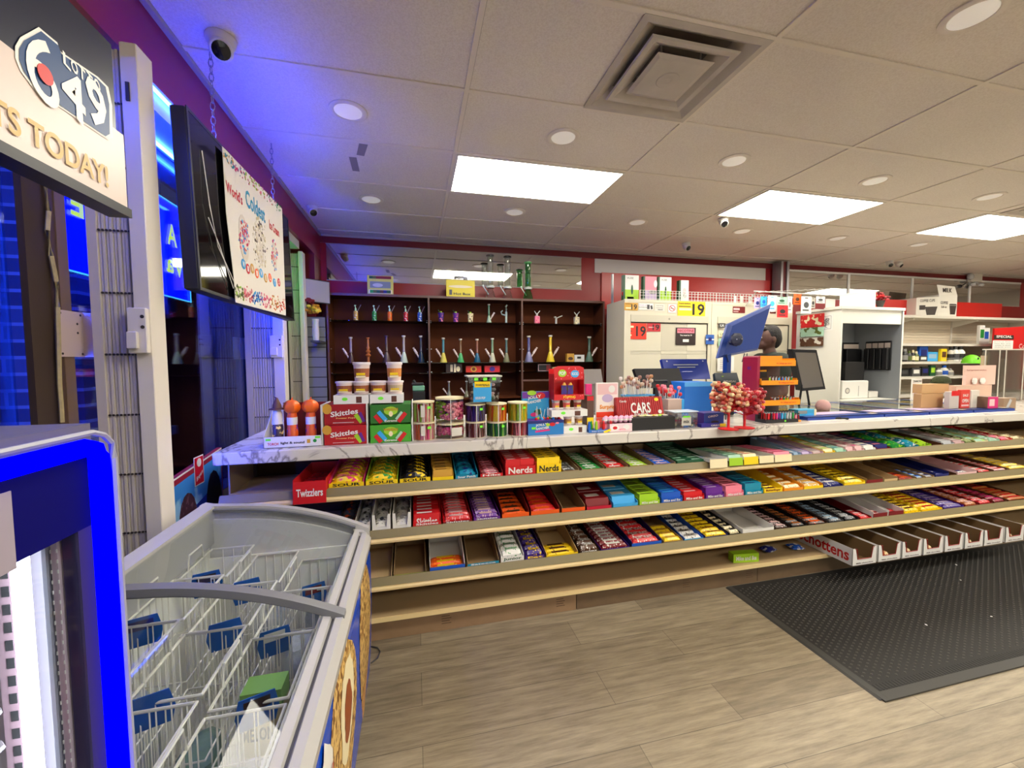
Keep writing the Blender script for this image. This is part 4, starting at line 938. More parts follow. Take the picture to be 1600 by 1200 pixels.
row(2, [
 (530, 612, 'E', 'empty wide cardboard', D_(tc='beige', wall=.02, back=.12)),
 (614, 666, 'E', 'beige open', D_(tc='card', fc='lime', wall=.03, back=.15)),
 (671, 727, 'B', 'orange pieces', D_(tc='white', fc='blue', ca='orange', cb='yellow', h=.03, n=8, fill=.4, wall=.05, back=.16)),
 (730, 780, 'E', 'teal fronted', D_(tc='card', fc='teal', ftxt='Sateeca', wall=.045, back=.15)),
 (782, 819, 'B', 'white mint', D_(tc='white', fc='white', ca='white', cb='green', h=.075, n=6, txt='Junior', ftxt='Junior', ftc='dgreen', wall=.06, back=.12)),
 (821, 851, 'B', 'deep purple bar', D_(tc='violet', fc='violet', ca='violet', cb='yellow', h=.06, n=6, txt='Eat', ftxt='Eat', ftc='yellow', wall=.05)),
 (853, 903, 'B', 'yellow bottomed', D_(tc='beige', fc='yellow', ca='yellow', cb='brown', h=.03, n=8, fill=.4, wall=.04, back=.12)),
 (905, 936, 'B', 'caramel bar', D_(tc='dbrown', fc='dbrown', ca='brown', cb='white', h=.05, n=6, txt='CARAMILK', ftxt='CARAMILK', wall=.04, back=.09)),
 (938, 983, 'B', 'purple-ended white bar', D_(tc='violet', ca='dred', cb='white', h=.045, n=9, wall=.035)),
 (986, 1033, 'B', 'blue-walled red wafer', D_(tc='navy', fc='blue', ca='red', cb='white', h=.05, n=6, txt='KIT KAT', wall=.05, back=.09)),
 (1036, 1066, 'B', 'banana yellow bar', D_(tc='card', ca='yellow', cb='gold', h=.04, n=7, fill=.6)),
 (1068, 1098, 'B', 'white milk bar', D_(tc='blue', fc='sky', ca='white', cb='dbrown', h=.035, n=6, txt="HERSHEY'S", wall=.035, back=.08)),
 (1100, 1136, 'B', 'yellow peanut bar', D_(tc='navy', ca='yellow', cb='dred', h=.04, n=7, txt='Oh Henry!')),
 (1138, 1156, 'B', 'black and cream bar', D_(tc='black', ca='cream', cb='black', h=.04, n=7)),
 (1158, 1207, 'E', 'long empty white', D_(tc='white', fc='white', wall=.05, back=.07)),
 (1209, 1232, 'B', 'dark truffle bar', D_(tc='dbrown', ca='dbrown', cb='palepink', h=.035, n=8)),
 (1234, 1258, 'B', 'black cocoa bar', D_(tc='black', ca='black', cb='caramel', h=.035, n=8)),
 (1260, 1290, 'B', 'brown cocoa bar', D_(tc='dbrown', ca='dbrown', cb='orange', h=.035, n=8)),
 (1292, 1315, 'B', 'slate cookie bar', D_(tc='dgrey', ca='dgrey', cb='paleblue', h=.035, n=8)),
 (1317, 1338, 'B', 'charcoal cookie bar', D_(tc='black', ca='black', cb='silver', h=.035, n=8)),
 (1340, 1358, 'B', 'ruby bar', D_(tc='dred', fc='red', ca='red', cb='palepink', h=.03, n=8, fill=.4)),
 (1360, 1382, 'B', 'white-walled ruby', D_(tc='white', fc='dred', ca='dred', cb='palepink', h=.03, n=8, fill=.3, wall=.06, back=.09)),
 (1384, 1407, 'B', 'white-walled crimson', D_(tc='white', fc='dred', ca='red', cb='dred', h=.03, n=8, fill=.3, wall=.06, back=.09)),
 (1409, 1434, 'B', 'lemon bar', D_(tc='yellow', fc='yellow', ca='yellow', cb='brown', h=.045, n=8)),
 (1435, 1467, 'B', 'yellow and red bar', D_(tc='yellow', fc='yellow', ca='yellow', cb='red', h=.045, n=8)),
 (1469, 1500, 'B', 'indigo bar', D_(tc='violet', ca='violet', cb='lilac', h=.04, n=8)),
 (1502, 1522, 'B', 'copper bar', D_(tc='dred', ca='caramel', cb='palepink', h=.04, n=8)),
 (1524, 1544, 'B', 'scarlet bar', D_(tc='dred', ca='red', cb='palepink', h=.04, n=8)),
 (1546, 1566, 'B', 'maroon bar', D_(tc='brown', ca='dred', cb='magenta', h=.04, n=8)),
 (1568, 1600, 'B', 'rust bar', D_(tc='brown', ca='caramel', cb='red', h=.04, n=8)),
])
# bottom shelf: loose box and wrappers, then the white cartons pushed out over the edge
def loose(name, px, py, w, d, h, rz, ca, cb, txt, label, cat, kind='P'):
    p = at(px, py, Z=SHZ[3]+.001); a, l = bar_mesh(kind, w, d, h, ca, cb, None)
    if kind == 'P': a = MB().use(mat(ca, .35)).box(0, w, 0, d, 0, h); l = MB().use(mat(cb, .4)).text(txt, (w/2, -.0002, h/2), X_, Z_, w*.8, h*.5)
    o = a.build(name, loc=p, rot=(0,0,rz)); l.build('lettering', o); tag(o, label, cat); return o
loose('candy_box', 1146, 880, .17, .05, .055, -.12, 'lime', 'white', 'Mike and Ike', 'lime green candy box lying askew on the bottom shelf', 'candy box')
loose('candy_bag', 1200, 868, .10, .07, .04, .2, 'navy', 'silver', '', 'blue foil bag on the bottom shelf beside the lime box', 'candy bag', 'G')
loose('candy_bag', 1238, 862, .09, .07, .035, -.2, 'blue', 'white', '', 'blue and white foil bag on the bottom shelf closest to the white cartons', 'candy bag', 'G')
WB = [(1258, 1369), (1372, 1407), (1409, 1440), (1442, 1473), (1475, 1505), (1507, 1535), (1536, 1567), (1570, 1598)]
YC = 1.87
for i, (a, b) in enumerate([(1332,1370),(1372,1407),(1409,1440),(1442,1473),(1475,1504),(1506,1535),(1536,1566),(1569,1598)]):
    x0, x1 = fx(a, YC, 870), fx(b, YC, 860); w = x1-x0-.002; h = .105; D = .44
    nth = ['first', 'second', 'third', 'fourth', 'fifth', 'sixth', 'seventh', 'eighth'][i]
    t = thing('bulk_candy_carton', f'white carton with a red-edged cutout jutting from the bottom shelf, {nth} of its row', 'carton', (x0+.001, YC, SHZ[3]+.002), group='white red-edged cartons on the bottom shelf')
    f = MB().use(mat((225,222,218), .45, name='white_carton'))
    f.prism([(0,0),(w,0),(w,h),(w*.88,h),(w*.80,h*.32),(w*.20,h*.32),(w*.12,h),(0,h)], (0,.003,0), X_, Z_, .003).box(0,.002,.0,D,0,h*1.02).box(w-.002,w,0,D,0,h*1.02).build('carton_outside', t)
    MB().use(mat((118,92,58), .6, name='carton_inside')).box(.0022, w-.0022, .0032, D, 0, .003).box(.0022,.004,.0035,D,.003,h).box(w-.004,w-.0022,.0035,D,.003,h).box(.004,w-.004,D-.003,D,.003,h).build('carton_inside', t)
    f = MB().use(mat((150,24,28), .45, name='red_edge')); P = [(w*.10,h*1.0),(w*.17,h*.97),(w*.23,h*.36),(w*.77,h*.36),(w*.83,h*.97),(w*.90,h*1.0)]
    for (a0, b0), (a1, b1) in zip(P, P[1:]): f.tube([(a0,-.0008,b0),(a1,-.0008,b1)], .0024, 4)
    f.build('red_edging', t)
    f = MB().use(mat((60,30,30), .5)).text('Milk chocolate', (w/2,-.001,h*.12), X_, Z_, w*.7, h*.07)
    if i == 0: f.use(mat((190,24,28), .4)).text('Schottens', (-.0005, .19, h*.55), -Y_, Z_, .34, .075, off=.001)
    f.build('lettering', t)
    if i in (1, 2, 3, 5, 7):
        cb_ = MB().use(pack('caramel', 'cream', 50, .5)).ell((0,0,0), w*.3, .03, .018, 10, 6).build('candy_bag', smooth=True, loc=(x0+w/2, YC+.05, SHZ[3]+.024)); tag(cb_, f'small amber candy packet inside the {nth} white bottom-shelf carton', 'candy bag')
# black mat and bits
t = thing('floor_mat', 'large black ribbed rubber mat on the floor in front of the counter', 'mat', (0,0,0))
MX0, MX1, MY0, MY1 = 1.84, 6.2, 1.20, 2.055
MB().use(mat((27,25,22), .7, name='black_rubber', noise=.3, nscale=12)).box(MX0, MX1, MY0, MY1, .0005, .006).build('mat_sheet', t)
f = MB().use(mat((64,60,55), .6, name='mat_ribs')); nx = int((MX1-MX0-.1)/.026)
for i in range(nx):
    x = MX0+.05+i*.026
    for j in range(0, 28):
        y = MY0+.085+j*.0265+(.013 if i % 2 else 0)
        if x < 4.6: f.lathe([(.0065,.006),(.0045,.0085)], (x,y,0), n=4)
f.build('ribs', t)
MB().use(mat((52,50,46), .6, name='mat_border')).loft([[(MX0-.012,y0,.0006),(MX0+.03,y0,.0006),(MX0+.03,y0,.0075),(MX0,y0,.006)] for y0 in (MY0, MY1)]).box(MX0, MX1, MY0-.012, MY0+.03, .0006, .0072).build('border', t)
f = MB().use(mat((30,29,27), .7, name='mat_groove')); x = MX0+.04
while x < 4.4: f.box(x, x+.008, MY0+.034, MY0+.065, .006, .0075); x += .018
f.build('border_groove', t)
q = random.Random(11)
for i, (a, b, l_) in enumerate(((1494,883,'beneath the white cartons'),(1447,977,'middle of the mat'),(1549,964,'close to the picture edge'),(1501,907,'beside a bigger crumb'))):
    p = at(a, b, Z=.009); o = MB().use(mat('white', .6)).ell((0,0,.003), .008-.001*i, .004, .002, 7, 4).build('paper_scrap', loc=p, rot=(0,0,q.random()*3)); tag(o, f'tiny white paper scrap on the black mat, {l_}', 'paper scrap')
o = MB().use(mat('dgrey', .5)).tube([at(578,1010,Z=.006), at(590,1012,Z=.006), at(594,1018,Z=.006), at(590,1028,Z=.006), at(580,1036,Z=.006)], .0035, 6).build('power_cord', smooth=True); tag(o, 'thin dark cord looping on the floor by the freezer corner', 'cord')
# ================================================================ goods on the marble counter
CT = CZT+.0006
def cpt(px, py): return at(px, py, Z=CT)
def W_(px0, px1, Y, py=660): return fx(px1, Y, py)-fx(px0, Y, py)
def Hz(px, py, Y): return at(px, py, Y=Y).z
FR = mat((120,240,60), .4, name='green_price_dot')
def carton(px0, px1, ytop, Y, dep, name, label, cat, col, prints=(), z0=None, grp=None, side=None, top=None, price=False):
    """closed or printed carton; prints: (text, u, v, w, h, colour) in fractions of the front"""
    x0, x1 = fx(px0, Y, ytop), fx(px1, Y, ytop); w = x1-x0; z0 = CT if z0 is None else z0; h = Hz((px0+px1)/2, ytop, Y)-z0
    t = thing(name, label, cat, ((x0+x1)/2, Y, z0), group=grp)
    f = MB().use(mat(side or col, .45)).bev(-w/2, w/2, 0, dep, 0, h, .0015); f.build('carton_body', t)
    f = MB()
    f.use(mat(col, .4)).rect((0,-.0001,h/2), X_, Z_, w*.99, h*.985, .0004) if side else None
    k = 1
    for p in prints:
        if p[0] == '#': f.use(mat(p[5], .4)).rect((p[1]*w/2, -.0005*k, p[2]*h), X_, Z_, p[3]*w, p[4]*h, .0004); k += 1
        elif p[0] == 'o': f.use(mat(p[5], .4)).disc((p[1]*w/2, -.0005*k, p[2]*h), X_, Z_, p[3]*w/2, p[4]*h/2, .0004); k += 1
        elif p[0] == '/': f.use(mat(p[5], .4)).rect((p[1]*w/2, -.0005*k, p[2]*h), Vector((1,0,p[6])), Vector((-p[6],0,1)), p[3]*w, p[4]*h, .0004); k += 1
        else: f.use(mat(p[5], .4)).text(p[0], (p[1]*w/2, -.0005*k, p[2]*h), Vector((1,0,p[6] if len(p) > 6 else 0)), Z_, p[3]*w, p[4]*h, off=.0008)
    if top: f.use(mat(top, .5)).box(-w/2-.003, w/2+.003, -.01, dep, h, h+.002)
    if f.v: f.build('lettering', t)
    if price: MB().use(FR).rect((price*w/2, -.0035, h*.5), X_, Z_, .022, .012).build('price_dot', t)
    return t, w, h
# seasonal torch toys in their box
Y = 2.03; x0, x1 = fx(412,Y,700), fx(502,Y,700); w = x1-x0
t = thing('toy_display_tray', 'white display tray with dark red backboard holding the toy bottles, at the counter end', 'display tray', ((x0+x1)/2, Y, CT))
MB().use(mat('white', .45)).box(-w/2, w/2, 0, .002, 0, .05).box(-w/2, w/2, 0, .13, 0, .002).add([(-w/2,0,0),(-w/2+.002,0,0),(-w/2+.002,.13,0),(-w/2,.13,0),(-w/2,0,.05),(-w/2+.002,0,.05),(-w/2+.002,.13,.16),(-w/2,.13,.16)], [(0,3,2,1),(4,5,6,7),(0,1,5,4),(1,2,6,5),(2,3,7,6),(3,0,4,7)]).build('tray', t)
MB().use(mat('dred', .4)).box(-w/2+.05, w/2, .128, .131, 0, .195).use(mat('white', .4)).disc((w*.18,.127,.165), X_, Z_, .022).build('backboard', t)
f = MB().use(mat('red', .4)).text('TORCH', (-w*.34,-.0004,.018), X_, Z_, .045, .012).use(mat('black', .5)).text('light & sound', (.0,-.0004,.02), X_, Z_, .10, .014).use(mat('gold', .5)).rect((w*.28,-.0002,.025), X_, Z_, .014, .018).use(mat('green', .5)).disc((w*.39,-.0002,.026), X_, Z_, .008); f.build('lettering', t)
MB().use(FR).rect((-w*.42,-.0006,.038), X_, Z_, .022, .01).rect((w*.44,-.0006,.042), X_, Z_, .022, .01).build('price_dot', t)
def toy(px, kind, lab):
    xx = fx(px, 2.08, 680); t = thing('toy_bottle', lab, 'toy', (xx, 2.085, CT+.0025))
    if kind == 'pumpkin':
        MB().use(pack((225,90,20), 'purple', 30)).lathe([(.024,0),(.024,.075),(.022,.08),(.022,.13),(.019,.15)], n=16).use(mat('white', .4)).lathe([(.0225,.095),(.0228,.13)], n=16, cap=False).build('bottle_body', t, True)
        f = MB().use(mat((240,105,15), .4)); L = []
        for j in range(1, 9):
            a = math.pi*j/9; L.append([((.036*math.sin(a))*(1+.07*math.cos(6*q))*math.cos(q), (.036*math.sin(a))*(1+.07*math.cos(6*q))*math.sin(q), .178-.034*math.cos(a)) for q in [2*math.pi*i/24 for i in range(24)]])
        f.loft(L).rod((0,0,.208),(.004,0,.222), .005, .003); f.build('pumpkin_cap', t, True)
    else:
        MB().use(pack((60,40,60), (230,200,120), 40)).lathe([(.024,0),(.024,.09),(.019,.1)], n=16).use(mat((225,220,210), .5)).lathe([(.0235,.10),(.02,.15),(.014,.165)], n=16).build('bottle_body', t, True)
        MB().use(mat((92,56,44), .6)).lathe([(.036,.168),(.034,.172),(.02,.176),(.018,.19),(.011,.205),(.004,.222)], n=16).rod((0,0,.22),(-.012,0,.228), .004, .001).build('pointed_hat', t, True)
toy(434, 'witch', 'toy bottle with a brown pointed hat on the white tray at the counter end')
toy(457, 'pumpkin', 'orange pumpkin-topped toy bottle beside the hatted one')
toy(486, 'pumpkin', 'orange pumpkin-topped toy bottle close to the red freezer pop boxes')
# freezer pop boxes
SK = [('Skittles', -.05, .60, .66, .26, 'white', .12), ('Freezer Pops', 0, .33, .45, .08, (240,200,120)), ('/', .62, .3, .10, .5, 'lime', .7), ('/', .78, .36, .08, .5, 'purple', .4), ('o', -.86, .8, .22, .5, 'gold'), ('/', -.1, .12, .5, .02, 'white', 0)]
WH = [('o', 0, .66, .34, .46, 'lime'), ('WARHEADS', 0, .74, .36, .14, (190,120,30)), ('o', 0, .5, .1, .3, 'cream'), ('/', -.42, .4, .10, .62, 'sky', .8), ('/', -.62, .25, .10, .5, 'red', .8), ('/', .55, .3, .10, .6, 'red', -.8), ('/', .40, .4, .06, .5, 'mint', -.8), ('Extreme', 0, .14, .3, .12, 'white')]
zs = Hz(540, 665, 2.03)-CT
carton(506, 572, 665, 2.03, .20, 'freezer_pop_box', 'red rainbow candy freezer pop box, lower one of its pair', 'box', (178,20,26), SK)
carton(506, 572, 632, 2.045, .185, 'freezer_pop_box', 'red rainbow candy freezer pop box, upper one of its pair', 'box', (158,18,24), SK, z0=CT+zs+.001)  # upper box coloured darker to stand in for the shade it sits in
carton(578, 642, 664, 2.03, .20, 'freezer_pop_box', 'lime green sour freezer pop box, lower one of its pair', 'box', (70,160,40), WH)
carton(578, 642, 632, 2.045, .185, 'freezer_pop_box', 'green sour freezer pop box, upper one of its pair', 'box', (44,110,34), WH, z0=CT+zs+.001)  # shade of the set-back upper box is put into its darker green
ztop = Hz(540, 632, 2.045)+.0015
t = thing('carton_sleeve', 'white cardboard flaps standing around the freezer pop boxes', 'cardboard sleeve', (fx(575,2.04,660), 2.05, CT))
hh = ztop-CT
MB().use(mat('white', .5)).box(-.006, .0-.001, -.02, .18, .0, hh).build('cardboard_flap', t)
MB().use(mat('offwhite', .5)).box(fx(506,2.04,660)-fx(575,2.04,660)-.012, fx(506,2.04,660)-fx(575,2.04,660)-.004, -.015, .18, 0, hh).build('cardboard_flap', t)
MB().use(mat('white', .5)).box(fx(643,2.04,660)-fx(575,2.04,660)+.003, fx(643,2.04,660)-fx(575,2.04,660)+.007, -.015, .18, 0, hh).build('cardboard_flap', t)
# tub trays
TRW = mat('white', .45)
def tubtray(px0, px1, Y, z, lab, h=.042):
    x0, x1 = fx(px0,Y,625), fx(px1,Y,625); w = x1-x0; t = thing('tub_tray', lab, 'tray', ((x0+x1)/2, Y, z)); d = .11
    MB().use(TRW).box(-w/2,w/2,0,.002,0,h).box(-w/2,w/2,d-.002,d,0,h).box(-w/2,-w/2+.002,.002,d-.002,0,h).box(w/2-.002,w/2,.002,d-.002,0,h).box(-w/2+.002,w/2-.002,.002,d-.002,0,.002).box(-w/2+.002,w/2-.002,.002,d-.002,h-.003,h-.001).build('tray', t)
    MB().use(mat((90,50,36), .5)).rect((w*.22,-.0002,h*.45), X_, Z_, w*.16, h*.7).build('print_lettering', t)
    MB().use(FR).disc((-w*.18,-.0003,h*.55), X_, Z_, .013, .008).build('price_dot', t)
TUBCLR = mat((225,205,200), .3, name='milky_tub')
def tub(px, Y, z, h, r, lab, cc=(150,84,50), grp='round candy tubs on the counter'):
    t = thing('candy_tub', lab, 'tub', (fx(px,Y,610), Y+r+.004, z), group=grp)
    MB().use(TUBCLR).lathe([(r*.8,0),(r*.82,.002),(r*.95,h*.86)], n=20).build('tub_body', t, True)
    MB().use(mat((232,222,225), .4)).lathe([(r*1.02,h*.86),(r*1.04,h*.88),(r*1.04,h*.98),(r*.98,h),(r*.2,h)], n=20).build('tub_lid', t, True)
    f = MB().use(mat(cc, .5)).lathe([(r*.86,h*.22),(r*.93,h*.74)], n=20, cap=False)
    f.use(mat('yellow', .4)).rect((0,-r*.935,h*.38), X_, Vector((0,-.12,1)), r*1.0, h*.12, .002).use(mat('cream', .4)).rect((0,-r*.95,h*.24), X_, Z_, r*1.1, h*.1, .002); f.build('label_print', t)
    return t
tubtray(521, 576, 2.05, ztop, 'white tray of candy tubs on the red freezer pop boxes')
tubtray(578, 630, 2.05, ztop, 'white tray of candy tubs on the green freezer pop boxes')
zt = ztop+.0425
tub(536, 2.055, zt, .063, .040, 'short candy tub closest to the counter end, on the red boxes')
tub(563, 2.055, zt, .063, .040, 'short candy tub on the red boxes carrying a tall tub'); tub(590, 2.055, zt, .063, .040, 'short candy tub on the green boxes with nothing stacked on it')
tub(617, 2.055, zt, .063, .040, 'short candy tub with a pale label under the tall tub of orange candy', (190,170,140))
tub(564, 2.055, zt+.0635, .092, .040, 'tall candy tub with a brown label and barcode stacked above the red boxes'); tub(616, 2.055, zt+.0635, .092, .038, 'tall tub of orange and brown candy stacked above the green boxes', (205,130,60))
# jars of candy sticks
JG = glass((246,246,246), .05, 'jar_glass')
def stickjar(px0, px1, ytop, ybot, Y, cols, lab, z=None, lid='cream', lolly=False, n=36, slip=True, price=True):
    x0, x1 = fx(px0,Y,660), fx(px1,Y,660); r = (x1-x0)/2; z = CT if z is None else z; h = Hz((px0+px1)/2, ytop, Y+.0)-z
    t = thing('candy_jar', lab, 'candy jar', ((x0+x1)/2, Y+r, z)); q = random.Random(int(px0*7+ytop))
    MB().use(JG).lathe([(r,.001),(r,h*.93)], n=28, cap=False).build('jar_wall', t, True)
    f = MB().use(mat(lid, .4)).lathe([(r*1.01,h*.93),(r*1.01,h),(r*.9,h*1.0)], n=28).lathe([(r*.99,0),(r*.99,h*.03)], n=28).use(mat('white', .4)).box(-.002,.001,-r*1.012,-r*1.0,0,h*.95); f.build('jar_lid', t, True)
    f = MB()
    if lolly:
        for i in range(230):
            a = q.random()*6.28; rr = r*(.86 if i % 3 else .5); zz = .02+q.random()*(h*.85-.03); c = cols[min(len(cols)-1, int(((a/6.28*3+q.random()*.6+.0) % 3)*len(cols)/3))]
            f.use(mat(c, .35)).ell((rr*math.cos(a), rr*math.sin(a), zz), .011, .011, .009, 6, 4)
        f.build('lollipops', t)['kind'] = 'stuff'
    else:
        for i in range(n*2):
            a = 2*math.pi*i/n if i < n else q.random()*6.28; rr = r*(.90 if i < n else .6); c = cols[int(q.random()*len(cols))]; a2 = a+(q.random()-.5)*.35
            f.use(mat(c, .35)).rod((rr*math.cos(a), rr*math.sin(a), h*.035), (rr*math.cos(a2), rr*math.sin(a2), h*(.86+.05*q.random())), .0048, n=5)
        f.build('candy_sticks', t)['kind'] = 'stuff'
    f = MB()
    if slip == 'w': f.use(mat('offwhite', .5)).rect((r*.4,-r*1.0,h*.5), Vector((1,.35,0)), Z_, r*.8, h*.55, .001)
    elif slip: f.use(mat('offwhite', .5)).rect((-r*.1,-r*1.02,h*.55), X_, Z_, r*.38, h*.55, .001)
    if price: f.use(FR).rect((r*.45,-r*.93,h*.72), Vector((1,.5,0)), Z_, .018, .012)
    if f.v: f.build('paper_label', t)
    return z+h
Yj = 2.03
zj = stickjar(645, 680, 661, 694, Yj, ['pink','orange','magenta','cream'], 'jar of pink and orange candy sticks, lower one beside the green boxes')
stickjar(645, 680, 628, 661, Yj, ['pink','lime','red','cream'], 'jar of pink and green candy sticks, stacked beside the green boxes', z=zj+.001)
zj = stickjar(682, 727, 663, 692, Yj, ['red','lime','pink','magenta'], 'large lollipop jar with a white label, lower one of its stack', lolly=True, slip='w', price=False)
stickjar(682, 727, 622, 663, Yj, ['magenta','purple','lime','pink'], 'large lollipop jar of purple, green and pink pops, stacked', z=zj+.001, lolly=True, slip=False, price=False)
zj = stickjar(729, 761, 660, 690, Yj, ['brown','palepink','dred'], 'jar of brown candy sticks under the dark purple ones', slip=False)
zj2 = stickjar(729, 761, 632, 660, Yj, ['violet','dbrown','grey','purple'], 'jar of dark purple candy sticks, stacked under the square bucket', z=zj+.001, slip=False)
zj = stickjar(763, 795, 660, 689, Yj, ['green','lime','dgreen'], 'jar of green candy sticks under the orange ones', slip=False)
stickjar(763, 795, 631, 660, Yj, ['orange','amber','yellow'], 'jar of orange candy sticks, stacked', z=zj+.001, slip=False)
zj = stickjar(797, 828, 659, 687, Yj, ['red','pink','dred'], 'jar of red candy sticks under the yellow-green ones', slip=False, price=False)
stickjar(797, 828, 629, 659, Yj, ['lime','yellow','yellow'], 'jar of yellow-green candy sticks, stacked', z=zj+.001, slip=False)
# square bucket on the jars
t = thing('candy_bucket', 'square clear bucket of wrapped candy with a blue and yellow label on the jars', 'bucket', (fx(756.5,2.05,610), 2.085, zj2+.0015))
wb = W_(731, 781, 2.05)/2; hb = Hz(756, 587, 2.05)-zj2
f = MB().use(glass((235,235,235), .06, 'bucket_plastic')); f.loft([[(-wb*.84,-.05,0),(wb*.84,-.05,0),(wb*.84,.05,0),(-wb*.84,.05,0)], [(-wb,-.06,hb*.95),(wb,-.06,hb*.95),(wb,.06,hb*.95),(-wb,.06,hb*.95)]], cap=False); f.build('bucket_wall', t)
MB().use(mat('offwhite', .4)).box(-wb*1.06,wb*1.06,-.066,.066,hb*.95,hb).rod((wb*1.0,-.03,hb*.78),(wb*1.12,-.03,hb*.79), .003).build('bucket_lid', t)
f = MB(); q = random.Random(5)
for i in range(60): f.use(mat(q.choice(['offwhite','grey','palepink','dgreen','cream','dgrey']), .4)).ell(((q.random()-.5)*1.5*wb*.9, (q.random()-.5)*.085, .01+q.random()*hb*.85), .014, .008, .010, 6, 4)
f.build('wrapped_candy', t)['kind'] = 'stuff'
f = MB().use(mat('sky', .4)).prism([(-wb*.72,hb*.08),(wb*.38,hb*.08),(wb*.38,hb*.74),(-wb*.72,hb*.74)], (0,-.0612,0), X_, Vector((0,-.09,1)), .001).use(mat('yellow', .4)).prism([(-wb*.66,hb*.60),(wb*.30,hb*.60),(wb*.30,hb*.80),(-wb*.66,hb*.80)], (0,-.0630,0), X_, Vector((0,-.09,1)), .001)
f.use(mat('black', .4)).text('WARHEADS', (-wb*.18,-.0720,hb*.69), X_, Z_, wb*.85, hb*.11).use(mat('white', .4)).text('SOUR POP', (-wb*.3,-.0665,hb*.22), X_, Z_, wb*.6, hb*.09)
f.use(FR).rect((-wb*.55,-.069,hb*.88), X_, Z_, .02, .014).rect((0,-.069,hb*.88), X_, Z_, .02, .014).rect((wb*.55,-.069,hb*.88), X_, Z_, .02, .014); f.build('lettering', t)
# grinder boxes behind the jars
carton(645, 664, 612, 2.45, .08, 'lighter_box', 'small black and cream box behind the candy stick jars', 'box', 'black', [('#', 0, .55, .9, .3, 'cream'), ('TORCH', 0, .15, .6, .2, 'white')])
t = thing('green_torch', 'green and black torch lighter standing on the small cream-striped box', 'lighter', (fx(654,2.48,605), 2.49, Hz(654,612,2.45)+.0008))
MB().use(mat((120,180,140), .3)).bev(-.035,.035,-.02,.02,.0,.035,.006).use(mat('black', .4)).bev(-.04,.03,-.022,.022,.035,.05,.004).rod((-.02,0,.05),(-.03,0,.065), .008).build('torch_body', t)
# blue lollipop display
carton(825, 881, 657, 2.03, .10, 'lollipop_box', 'open blue and purple fruit lollipop box on the counter edge', 'box', (30,120,190), [('#', 0, .90, 1, .2, 'navy'), ('JOLLY', -.25, .70, .34, .2, 'white', .1), ('RANCHER', -.2, .48, .36, .16, 'white', .1), ('/', -.2, .3, .4, .12, 'magenta', .1), ('o', .1, .7, .12, .22, 'lime'), ('o', .35, .72, .16, .26, 'red'), ('o', .62, .8, .10, .12, 'pink')], side=(92,40,150), price=-.7)
carton(816, 858, 612, 2.12, .02, 'lollipop_header', 'tall blue and purple header card with fruit, behind the open lollipop box', 'display card', (40,150,200), [('#', 0, .92, 1, .16, 'purple'), ('JOLLY', -.1, .86, .5, .09, 'white', .15), ('RANCHER', -.1, .76, .5, .07, 'white', .15), ('o', .35, .9, .36, .16, 'red'), ('o', -.3, .97, .34, .12, 'lime'), ('o', .15, .5, .3, .14, 'dgreen'), ('o', -.15, .44, .26, .10, 'magenta'), ('/', .25, .25, .015, .3, 'white', 0)])
f = MB().use(mat('white', .4)); q = random.Random(9)
for i in range(9):
    xx = fx(838+i*4.4, 2.06, 655); o = MB().use(mat('white', .4)).rod((0,0,0),((q.random()-.5)*.02,0,.04+.02*q.random()), .0016, n=5).use(mat(['red','lime','sky','orange'][i % 4], .3)).ell((0,0,-.008), .009, .009, .009, 8, 6).build('lollipop', loc=(xx, 2.06+.02*(i % 2), Hz(850,657,2.03)+.012)); tag(o, 'fruit lollipop standing stick-up in the blue lollipop box', 'lollipop', 'lollipops in the blue box')
# tub stack with the red popping candy display
Y2 = 2.04
tubtray(881, 917, Y2, CT, 'lower white tray of candy tubs beside the blue lollipop box', .04); 
tub(890, Y2+.006, CT+.0405, .05, .0235, 'short tub in the lower tray close to the blue lollipop box', (170,120,70)); tub(907, Y2+.006, CT+.0405, .05, .0235, 'short tub in the lower tray close to the toy bottles', (170,120,70))
z2 = CT+.0915; 
tubtray(862, 918, Y2, z2, 'upper white tray of candy tubs beneath the red popping candy display', .036)
for i, (p, c) in enumerate(((871,(210,120,110)),(888,(205,90,80)),(905,(150,60,50)))): tub(p, Y2+.006, z2+.0365, .052, .0215, ['short pink-labelled tub in the upper tray, closest to the blue header card','short tub with a white slip in the middle of the upper tray','short brown-labelled tub in the upper tray, closest to the dark box'][i], c)
z3 = z2+.0895; x0, x1 = fx(866,Y2,600), fx(913,Y2,600); w = x1-x0; hh = Hz(890,574,Y2)-z3
t = thing('popping_candy_display', 'red popping candy display box with a window and two dark packets', 'display box', ((x0+x1)/2, Y2, z3))
R_ = mat('red', .4)
MB().use(R_).box(-w/2,w/2,0,.002,0,hh*.17).box(-w/2,w/2,.09,.092,0,hh*.95).box(-w/2,-w/2+.002,.002,.09,0,hh*.8).box(w/2-.002,w/2,.002,.09,0,hh*.8).box(-w/2+.002,w/2-.002,.002,.09,0,.002).build('display_body', t)
f = MB().use(R_).prism([(-w/2,hh*.62),(w/2,hh*.62),(w/2,hh*.98),(w*.36,hh*1.04),(-w*.36,hh*1.04),(-w/2,hh*.98)], (0,.010,0), X_, Z_, .002); f.build('header_card', t)
f = MB().use(mat('lime', .4)).disc((-w*.22,.0075,hh*.82), X_, Z_, .024, .02).use(mat('sky', .4)).disc((w*.2,.0075,hh*.8), X_, Z_, .024, .02).use(mat('white', .4)).text('POP', (-w*.22,.0065,hh*.82), X_, Z_, .035, .02).text('ROCKS', (w*.2,.0065,hh*.8), X_, Z_, .035, .016).use(mat('yellow', .4)).text('POPPING', (0,-.0003,hh*.09), X_, Z_, w*.4, hh*.08)
q = random.Random(2)
